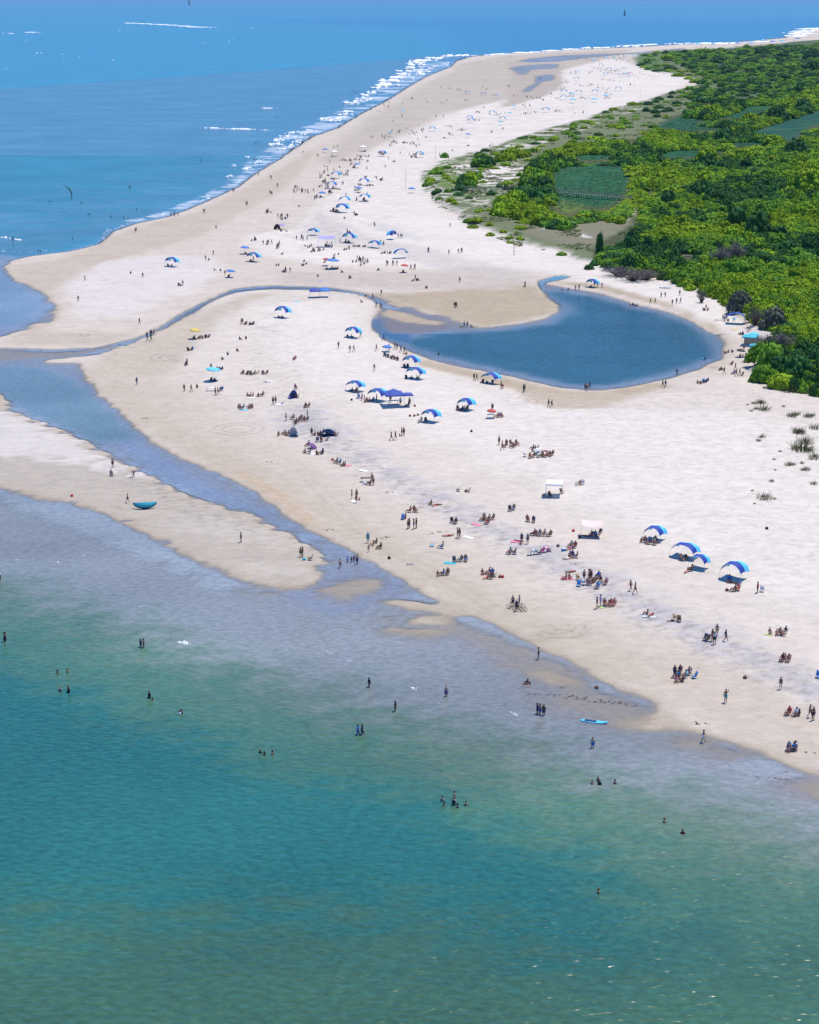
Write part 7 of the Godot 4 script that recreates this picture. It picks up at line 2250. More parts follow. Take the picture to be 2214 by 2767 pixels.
	man("lying", 25.2, -302.6, -112, "red swimsuit", .97, "person lying down in red swimsuit, around the picnic tables")
	sit(21.4, -298.9, 24, "white", "empty white folding beach chair, around the picnic tables")
	man("lounging", 22.2, -297.9, -2, "brown shorts", 1.02, "person lounging in brown shorts, around the picnic tables, leftmost")
	sit(22.2, -297.9, -2, "maroon", "maroon beach chair under its sitter, around the picnic tables, leftmost")
	man("lounging", 22.9, -298.3, -47, "black swimsuit", 1.02, "person lounging in black swimsuit, around the picnic tables")
	sit(22.9, -298.3, -47, "black", "black beach chair under its sitter, around the picnic tables, leftmost")
	sit(23.7, -298.3, -100, "teal", "empty teal folding beach chair, around the picnic tables")
	man("lounging", 24.3, -298.7, -96, "maroon shorts", .96, "person lounging in maroon shorts, around the picnic tables")
	sit(24.3, -298.7, -96, "black", "black beach chair under its sitter, around the picnic tables, rightmost")
	man("lounging", 24.7, -298.9, 21, "black shorts", 1.01, "person lounging in black shorts, around the picnic tables")
	sit(24.7, -298.9, 21, "navy", "navy beach chair under its sitter, around the picnic tables")
	man("lounging", 25.2, -298.5, -58, "red shorts", 1.00, "person lounging in red shorts, around the picnic tables")
	sit(25.2, -298.5, -58, "maroon", "maroon beach chair under its sitter, around the picnic tables, second from left")
	man("lounging", 26.0, -299.2, -0, "maroon swimsuit", .96, "person lounging in maroon swimsuit, around the picnic tables")
	sit(26.0, -299.2, -0, "maroon", "maroon beach chair under its sitter, around the picnic tables, third from left")
	man("lounging", 26.4, -299.9, -63, "brown shorts", .98, "person lounging in brown shorts, around the picnic tables, rightmost")
	sit(26.4, -299.9, -63, "maroon", "maroon beach chair under its sitter, around the picnic tables, rightmost")
	man("standing", 17.0, -334.6, -16, "navy outfit", 1.01, "person standing in navy outfit, behind the red umbrella")
	man("lounging", 17.7, -329.1, -72, "red shorts", 1.04, "person lounging in red shorts, behind the red umbrella")
	sit(17.7, -329.1, -72, "blue", "blue beach chair under its sitter, behind the red umbrella")
	man("lounging", 18.2, -329.3, -40, "maroon shorts", .97, "person lounging in maroon shorts, behind the red umbrella")
	sit(18.2, -329.3, -40, "purple", "purple beach chair under its sitter, behind the red umbrella")
	man("sitting", 18.7, -329.7, 23, "red swimsuit", 1.01, "person sitting low in red swimsuit, behind the red umbrella")
	man("lounging", 2.2, -325.3, -35, "black shorts", 1.01, "person lounging in black shorts, under the shade with bags")
	sit(2.2, -325.3, -35, "black", "black beach chair under its sitter, under the shade with bags, leftmost")
	man("lounging", 3.2, -325.3, -2, "navy shorts", .96, "person lounging in navy shorts, under the shade with bags")
	sit(3.2, -325.3, -2, "black", "black beach chair under its sitter, under the shade with bags, rightmost")
	sit(1.9, -324.7, -59, "silver", "empty silver folding beach chair, under the shade with bags")
	man("lounging", 9.9, -335.2, 5, "navy shorts", 1.05, "person lounging in navy shorts, under the bright shade")
	sit(9.9, -335.2, 5, "navy", "navy beach chair under its sitter, under the bright shade, leftmost")
	man("lounging", 10.7, -334.8, -77, "maroon shirt", 1.00, "person lounging in maroon shirt, under the bright shade")
	sit(10.7, -334.8, -77, "navy", "navy beach chair under its sitter, under the bright shade, second from left")
	man("lounging", 11.2, -335.0, -96, "white shirt", 1.03, "person lounging in white shirt, under the bright shade")
	sit(11.2, -335.0, -96, "maroon", "maroon beach chair under its sitter, under the bright shade")
	man("lounging", 11.8, -335.4, -29, "black shorts", 1.02, "person lounging in black shorts, under the bright shade")
	sit(11.8, -335.4, -29, "navy", "navy beach chair under its sitter, under the bright shade, rightmost")
	man("lounging", 23.9, -273.2, 19, "maroon shorts", .97, "person lounging in maroon shorts, by the white cabana")
	sit(23.9, -273.2, 19, "brown", "brown beach chair under its sitter, by the white cabana")
	sit(22.8, -273.2, -93, "navy", "empty navy folding beach chair, by the white cabana")
	sit(26.1, -275.1, 33, "brown", "empty brown folding beach chair, by the white cabana")
	sit(29.2, -280.3, -86, "grey", "empty grey folding beach chair, right of the white cabana")
	man("sitting", 29.8, -280.5, -11, "red swimsuit", .98, "person sitting low in red swimsuit, right of the white cabana")
	sit(30.2, -280.5, -12, "silver", "empty silver folding beach chair, right of the white cabana")
	man("sitting", -12.4, -352.4, -64, "navy shirt", 1.02, "person sitting low in navy shirt, north of the gazebo")
	man("lounging", -11.5, -352.0, -53, "black shorts", 1.05, "person lounging in black shorts, north of the gazebo")
	sit(-11.5, -352.0, -53, "navy", "navy beach chair under its sitter, north of the gazebo")
	man("standing", -10.9, -346.4, -70, "navy shorts", .98, "person standing in navy shorts, left of the row's second arch")
	man("standing", -10.0, -344.1, -66, "purple shorts", .96, "person standing in purple shorts, left of the row's second arch")
	man("standing", -9.5, -342.5, -96, "brown swimsuit", 1.00, "person standing in brown swimsuit, left of the row's second arch")
	sit(-10.9, -345.8, -34, "blue", "empty blue folding beach chair, left of the row's second arch")
	sit(-10.3, -345.6, -91, "purple", "empty purple folding beach chair, left of the row's second arch")
	man("lounging", -8.6, -342.8, -91, "navy shorts", .96, "person lounging in navy shorts, under the row's second arch")
	sit(-8.6, -342.8, -91, "navy", "navy beach chair under its sitter, under the row's second arch, leftmost")
	man("lounging", -7.8, -343.0, -73, "blue shirt", .98, "person lounging in blue shirt, under the row's second arch")
	sit(-7.8, -343.0, -73, "navy", "navy beach chair under its sitter, under the row's second arch, rightmost")
	man("standing", -6.9, -342.5, -99, "black shorts", .97, "person standing in black shorts, under the row's second arch")
	sit(-5.9, -340.7, -98, "teal", "empty teal folding beach chair, under the row's second arch")
	man("lounging", -9.1, -342.7, -23, "maroon shorts", .98, "person lounging in maroon shorts, under the row's second arch")
	sit(-9.1, -342.7, -23, "maroon", "maroon beach chair under its sitter, under the row's second arch")
	man("standing", -4.0, -342.0, 16, "black shorts", 1.04, "person standing in black shorts, under the gazebo")
	man("standing", -1.9, -339.4, 3, "silver shirt", 1.00, "person standing in silver shirt, under the gazebo")
	man("standing", -0.0, -339.4, -22, "maroon shorts", 1.04, "person standing in maroon shorts, under the gazebo")
	sit(-0.7, -338.5, -100, "black", "empty black folding beach chair, under the gazebo")
	man("lounging", -0.4, -338.1, -76, "teal shorts", .97, "person lounging in teal shorts, under the gazebo")
	sit(-0.4, -338.1, -76, "blue", "blue beach chair under its sitter, under the gazebo")
	sit(-5.8, -389.1, 22, "navy", "navy beach chair under its sitter, row at the lagoon corner, leftmost")
	sit(-5.0, -388.0, 25, "navy", "navy beach chair under its sitter, row at the lagoon corner, second from left")
	sit(-4.3, -386.9, -56, "maroon", "maroon beach chair under its sitter, row at the lagoon corner, leftmost")
	sit(-3.5, -385.8, 25, "navy", "navy beach chair under its sitter, row at the lagoon corner, rightmost")
	sit(-2.9, -384.7, 0, "maroon", "maroon beach chair under its sitter, row at the lagoon corner, rightmost")
	sit(-1.3, -376.4, -16, "maroon", "maroon beach chair under its sitter, beneath the lagoon arch")
	sit(-0.5, -376.7, -18, "navy", "navy beach chair under its sitter, beneath the lagoon arch")
	sit(-0.7, -364.7, 15, "navy", "navy beach chair under its sitter, beneath the drooping arch")
	sit(1.8, -364.4, -74, "maroon", "maroon beach chair under its sitter, beneath the drooping arch")
	sit(16.1, -361.2, -26, "maroon", "maroon beach chair under its sitter, by the south rim arch")
	sit(18.2, -361.2, -28, "navy", "empty navy folding beach chair, by the south rim arch")
	man("standing", 19.9, -355.5, -62, "maroon shorts", 1.02, "person standing in maroon shorts, by the south rim arch")
	man("bending", 20.3, -355.8, -13, "brown shorts", .96, "person bending down in brown shorts, by the south rim arch")
	man("standing", 24.6, -353.2, -80, "navy shirt", 1.02, "person standing in navy shirt, by the south rim arch")
	man("standing", 24.9, -354.1, -36, "grey shirt", .98, "person standing in grey shirt, by the south rim arch")
	sit(85.3, -435.4, -2, "sky", "empty sky folding beach chair, left of the scrub arch")
	sit(90.6, -442.7, -105, "purple", "purple beach chair under its sitter, sitting under the dead bush")
	sit(78.4, -384.1, -9, "grey", "grey beach chair under its sitter, at the dark umbrella")
	sit(74.8, -381.9, -64, "red", "red beach chair under its sitter, at the dark umbrella")
	sit(73.5, -371.9, -51, "purple", "purple beach chair under its sitter, southeast of the lagoon")
	sit(74.9, -369.8, -62, "black", "empty black folding beach chair, southeast of the lagoon")
	sit(65.0, -362.6, -18, "blue", "blue beach chair under its sitter, chairs on the southeast slope")
	sit(65.6, -363.2, -85, "maroon", "maroon beach chair under its sitter, chairs on the southeast slope")
	man("standing", 38.5, -354.9, 1, "black shorts", 1.03, "person standing in black shorts, lagoon's south edge, leftmost")
	man("walking", 28.9, -339.0, -70, "black shorts", 1.02, "person walking in black shorts, lagoon's south edge")
	man("walking", 29.5, -338.4, 90, "navy outfit", 1.03, "person walking in navy outfit, lagoon's south edge")
	sit(-51.9, -380.9, -17, "purple", "purple beach chair under its sitter, curved tracks")
	sit(-53.4, -397.6, 25, "maroon", "maroon beach chair under its sitter, curved tracks")
	sit(-52.5, -398.0, -15, "blue", "blue beach chair under its sitter, curved tracks")
	sit(-53.9, -412.6, -68, "black", "black beach chair under its sitter, line by the yellow umbrella")
	sit(-52.4, -412.4, -52, "red", "red beach chair under its sitter, line by the yellow umbrella")
	sit(-51.7, -412.1, -87, "navy", "navy beach chair under its sitter, line by the yellow umbrella, leftmost")
	sit(-50.9, -412.6, 0, "navy", "navy beach chair under its sitter, line by the yellow umbrella, second from left")
	sit(-50.2, -413.2, -59, "navy", "navy beach chair under its sitter, line by the yellow umbrella, rightmost")
	sit(-44.2, -363.8, -42, "teal", "teal beach chair under its sitter, under the bright blue umbrella")
	sit(-43.3, -363.8, -81, "maroon", "maroon beach chair under its sitter, under the bright blue umbrella")
	sit(-26.9, -385.6, -44, "red", "red beach chair under its sitter, scattered on the upper spit")
	man("lounging", -24.7, -355.3, 23, "purple swimsuit", 1.03, "person lounging in purple swimsuit, scattered on the upper spit")
	sit(-24.7, -355.3, 23, "maroon", "maroon beach chair under its sitter, scattered on the upper spit")
	sit(-42.5, -429.7, -35, "maroon", "maroon beach chair under its sitter, huddle east of the yellow umbrella, leftmost")
	sit(-41.6, -429.2, -85, "teal", "teal beach chair under its sitter, huddle east of the yellow umbrella")
	sit(-41.2, -429.5, -104, "navy", "navy beach chair under its sitter, huddle east of the yellow umbrella")
	sit(-40.6, -429.7, -45, "maroon", "maroon beach chair under its sitter, huddle east of the yellow umbrella, rightmost")
	sit(-37.6, -370.3, -14, "navy", "navy beach chair under its sitter, long row on the upper spit")
	sit(-36.5, -369.8, -14, "maroon", "maroon beach chair under its sitter, long row on the upper spit, leftmost")
	sit(-35.9, -369.8, -10, "green", "green beach chair under its sitter, long row on the upper spit")
	sit(-35.1, -370.0, -61, "maroon", "maroon beach chair under its sitter, long row on the upper spit, second from left")
	sit(-34.4, -370.9, -71, "maroon", "empty maroon folding beach chair, long row on the upper spit, leftmost")
	sit(-33.2, -370.0, -17, "maroon", "maroon beach chair under its sitter, long row on the upper spit, rightmost")
	sit(-32.3, -370.5, -37, "maroon", "empty maroon folding beach chair, long row on the upper spit, rightmost")
	man("standing", -41.6, -350.7, -48, "black shorts", 1.05, "person standing in black shorts, pair at the white table")
	man("walking", -41.1, -351.1, 90, "brown shorts", 1.03, "person walking in brown shorts, pair at the white table")
	sit(-41.1, -354.5, -36, "navy", "empty navy folding beach chair, pair at the white table")
	sit(-40.7, -354.7, -29, "blue", "empty blue folding beach chair, pair at the white table")
	man("sitting", -34.5, -348.5, 28, "red shorts", 1.04, "person sitting low in red shorts, below the long row, rightmost")
	man("sitting", -33.9, -348.5, -91, "maroon swimsuit", .98, "person sitting low in maroon swimsuit, below the long row")
	man("sitting", -33.4, -348.5, -76, "red swimsuit", 1.02, "person sitting low in red swimsuit, below the long row, rightmost")
	man("sitting", -32.2, -348.2, -16, "green swimsuit", 1.00, "person sitting low in green swimsuit, below the long row")
	man("lounging", -31.4, -348.7, -48, "maroon shorts", 1.02, "person lounging in maroon shorts, below the long row")
	sit(-31.4, -348.7, -48, "maroon", "maroon beach chair under its sitter, below the long row, rightmost")
	man("sitting", -35.5, -339.1, -9, "red shorts", 1.04, "person sitting low in red shorts, below the long row, leftmost")
	man("lounging", -35.0, -337.9, 26, "navy shorts", 1.04, "person lounging in navy shorts, below the long row")
	sit(-35.0, -337.9, 26, "navy", "navy beach chair under its sitter, below the long row")
	man("lounging", -34.5, -337.9, -97, "blue shorts", 1.03, "person lounging in blue shorts, below the long row")
	sit(-34.5, -337.9, -97, "sky", "sky beach chair under its sitter, below the long row")
	man("sitting", -33.4, -338.8, -96, "red swimsuit", 1.01, "person sitting low in red swimsuit, below the long row, leftmost")
	man("lounging", -33.0, -338.1, -46, "brown shorts", 1.04, "person lounging in brown shorts, below the long row")
	sit(-33.0, -338.1, -46, "maroon", "maroon beach chair under its sitter, below the long row, leftmost")
	man("sitting", -32.6, -338.7, -90, "maroon shorts", 1.02, "person sitting low in maroon shorts, below the long row")
	man("standing", -28.5, -341.0, 27, "black shorts", 1.01, "person standing in black shorts, tall pair on the spit")
	man("standing", -28.0, -341.4, 34, "maroon shorts", 1.02, "person standing in maroon shorts, tall pair on the spit")
	sit(-76.6, -530.2, -82, "navy", "navy beach chair under its sitter, around the western arch, leftmost")
	sit(-68.2, -492.2, 4, "navy", "navy beach chair under its sitter, around the western arch, second from left")
	sit(-55.1, -508.5, -38, "navy", "navy beach chair under its sitter, around the western arch, rightmost")
	plant("grey", 88.5, -445.3, 8.2, 6.4, "great round grey-green bush at the scrub edge", "bush")
	plant("grey", 92.7, -421.5, 8.6, 6.4, "second grey-green bush behind the scrub arch", "bush")
	plant("bare", 89.0, -426.8, 5.0, 5.0, "brown-purple bare bush right of the scrub arch", "bush")
	plant("bare", 84.9, -391.1, 6.5, 4.0, "purple-grey leafless bush behind the square tent", "bush")
	plant("bare", 87.9, -390.2, 7.5, 4.2, "wide leafless bush right of the purple-grey one", "bush")
	plant("bare", 81.3, -462.9, 3.6, 3.6, "small purple bare bush over the northeast sand", "bush")
	plant("bare", 64.3, -508.9, 13.0, 3.2, "purple-grey bare thicket above the lagoon sand, western", "thicket")
	plant("bare", 66.9, -501.0, 12.0, 3.2, "purple-grey bare thicket above the lagoon sand, middle", "thicket")
	plant("bare", 71.1, -502.6, 12.0, 3.0, "purple-grey bare thicket above the lagoon sand, eastern", "thicket")
	plant("bare", 97.0, -522.0, 9.0, 5.5, "pale dead treetops inside the scrub, left", "tree")
	plant("bare", 102.9, -528.8, 10.0, 6.0, "pale dead treetops inside the scrub, right", "tree")
	plant("dark", 62.2, -548.4, 2.8, 6.5, "dark upright cedar at the dune foot", "tree")
	plant("dark", 77.8, -548.4, 3.2, 5.5, "dark upright cedar left of the pale plank path", "tree")
	plant("dark", 73.1, -552.1, 4.6, 5.0, "broad dark tree between two cedars", "tree")
	plant("dark", 81.6, -505.7, 3.5, 4.5, "small dark cedar below the plank path", "tree")
	plant("green", 78.2, -363.0, 6.0, 4.2, "lowest green bush where scrub meets white sand", "bush")
	plant("green", 81.9, -372.8, 7.0, 5.0, "bright green bush behind the scrub's lowest corner", "bush")
	plant("green", 80.6, -378.7, 6.0, 4.2, "green bush below the square turquoise tent", "bush")
	plant("dark", 85.8, -363.0, 7.0, 4.5, "dark bush right of the scrub's lowest corner", "bush")
	plant("yellow", 81.1, -356.8, 7.0, 3.0, "low yellow-green bush on the scrub's bottom fringe", "bush")
	plant("dark", 142.8, -815.5, 13.0, 9.0, "black-green tree before a bright mound in mid scrub", "tree")
	plant("yellow", 148.9, -851.6, 16.0, 9.0, "big bright yellow-green mound in mid scrub", "tree")
	plant("dark", 104.2, -679.9, 7.0, 6.0, "round dark tree left of centre in the scrub", "tree")
	plant("dark", 117.2, -603.8, 9.0, 8.0, "tall dark tree low in the right scrub", "tree")
	plant("dark", 122.5, -591.1, 11.0, 8.0, "broad dark tree beside the tall one in the right scrub", "tree")
	plant("dark", 250.4, -1167.9, 18.0, 11.0, "dark dome tree between the far meadows", "tree")
	plant("dark", 203.3, -897.9, 11.0, 9.0, "dark tree under the pale crowns by the right meadow", "tree")
	plant("yellow", 168.9, -718.4, 20.0, 12.0, "pale yellow-green giant mound at the right edge", "tree")
	plant("yellow", 204.2, -957.2, 15.0, 7.0, "yellow thicket on the edge of the right meadow", "thicket")
	plant("dark", 73.6, -556.0, 6.0, 6.5, "dark tree above the sandy path's foot", "tree")
	plant("yellow", 206.1, -1197.7, 14.0, 8.0, "lone bright tree in the far meadow", "tree")
	plant("yellow", 223.9, -1128.5, 17.0, 8.0, "bright shaggy tree between far meadow and dark dome", "tree")
	plant("dark", 533.6, -2300.2, 26.0, 16.0, "dark pointed tree at the far right top", "tree")
	plant("dark", 450.4, -1935.1, 20.0, 13.0, "second dark pointed tree at the far right top", "tree")
	oats(73.6, -341.9, 1.60, "large sea oats tuft, fifth from the lowest scrub corner")
	oats(72.0, -341.6, .80, "small sea oats tuft, second from the lowest scrub corner")
	oats(70.6, -340.7, .50, "small sea oats tuft, third from the lowest scrub corner")
	oats(73.2, -336.0, 1.70, "large sea oats tuft, sixth from the lowest scrub corner")
	oats(71.6, -336.7, .90, "middling sea oats tuft, nearest from the lowest scrub corner")
	oats(70.2, -334.8, .60, "small sea oats tuft, fifth from the lowest scrub corner")
	oats(77.7, -338.9, .60, "small sea oats tuft, fourth from the lowest scrub corner")
	oats(77.6, -330.5, 1.50, "large sea oats tuft, seventh from the lowest scrub corner")
	oats(78.8, -331.7, 1.20, "middling sea oats tuft, second from the lowest scrub corner")
	oats(80.8, -330.0, 1.40, "middling sea oats tuft, fourth from the lowest scrub corner")
	oats(81.8, -331.0, 1.00, "middling sea oats tuft, third from the lowest scrub corner")
	oats(76.0, -316.7, 1.80, "large sea oats tuft, ninth from the lowest scrub corner")
	oats(79.9, -320.0, 1.60, "large sea oats tuft, eighth from the lowest scrub corner")
	oats(75.4, -309.1, 2.20, "large sea oats tuft, eleventh from the lowest scrub corner")
	oats(73.6, -303.5, 2.60, "large sea oats tuft, thirteenth from the lowest scrub corner")
	oats(73.2, -304.7, 1.60, "large sea oats tuft, twelfth from the lowest scrub corner")
	oats(74.7, -302.9, 1.60, "large sea oats tuft, fourteenth from the lowest scrub corner")
	oats(76.0, -316.6, 1.60, "large sea oats tuft, tenth from the lowest scrub corner")
	oats(74.8, -297.6, 2.00, "large sea oats tuft, fifteenth from the lowest scrub corner")
	oats(68.1, -313.4, 1.00, "middling sea oats tuft, fifth from the lowest scrub corner")
	oats(66.8, -310.3, .80, "small sea oats tuft, sixth from the lowest scrub corner")
	oats(69.3, -302.6, .50, "small sea oats tuft, seventh from the lowest scrub corner")
	oats(68.9, -293.1, 1.10, "middling sea oats tuft, sixth from the lowest scrub corner")
	oats(69.8, -293.3, .70, "small sea oats tuft, tenth from the lowest scrub corner")
	oats(71.5, -294.2, .70, "small sea oats tuft, ninth from the lowest scrub corner")
	oats(71.4, -289.9, 1.00, "middling sea oats tuft, seventh from the lowest scrub corner")
	oats(70.6, -289.7, .70, "small sea oats tuft, eleventh from the lowest scrub corner")
	oats(70.5, -280.6, .90, "middling sea oats tuft, eighth from the lowest scrub corner")
	oats(60.2, -272.0, 1.70, "large sea oats tuft, sixteenth from the lowest scrub corner")
	oats(61.8, -271.8, .50, "small sea oats tuft, fifteenth from the lowest scrub corner")
	oats(57.9, -268.9, .40, "small sea oats tuft, sixteenth from the lowest scrub corner")
	oats(59.0, -276.5, .40, "small sea oats tuft, fourteenth from the lowest scrub corner")
	oats(63.5, -282.2, .70, "small sea oats tuft, thirteenth from the lowest scrub corner")
	oats(65.7, -289.7, .40, "small sea oats tuft, twelfth from the lowest scrub corner")
	oats(67.0, -297.0, .50, "small sea oats tuft, eighth from the lowest scrub corner")
	oats(78.9, -356.7, 1.50, "large sea oats tuft, nearest from the lowest scrub corner")
	oats(81.7, -352.7, 2.00, "large sea oats tuft, second from the lowest scrub corner")
	oats(83.8, -352.7, 1.60, "large sea oats tuft, third from the lowest scrub corner")
	oats(86.4, -349.8, 1.80, "large sea oats tuft, fourth from the lowest scrub corner")
	oats(77.3, -355.9, .80, "small sea oats tuft, nearest from the lowest scrub corner")
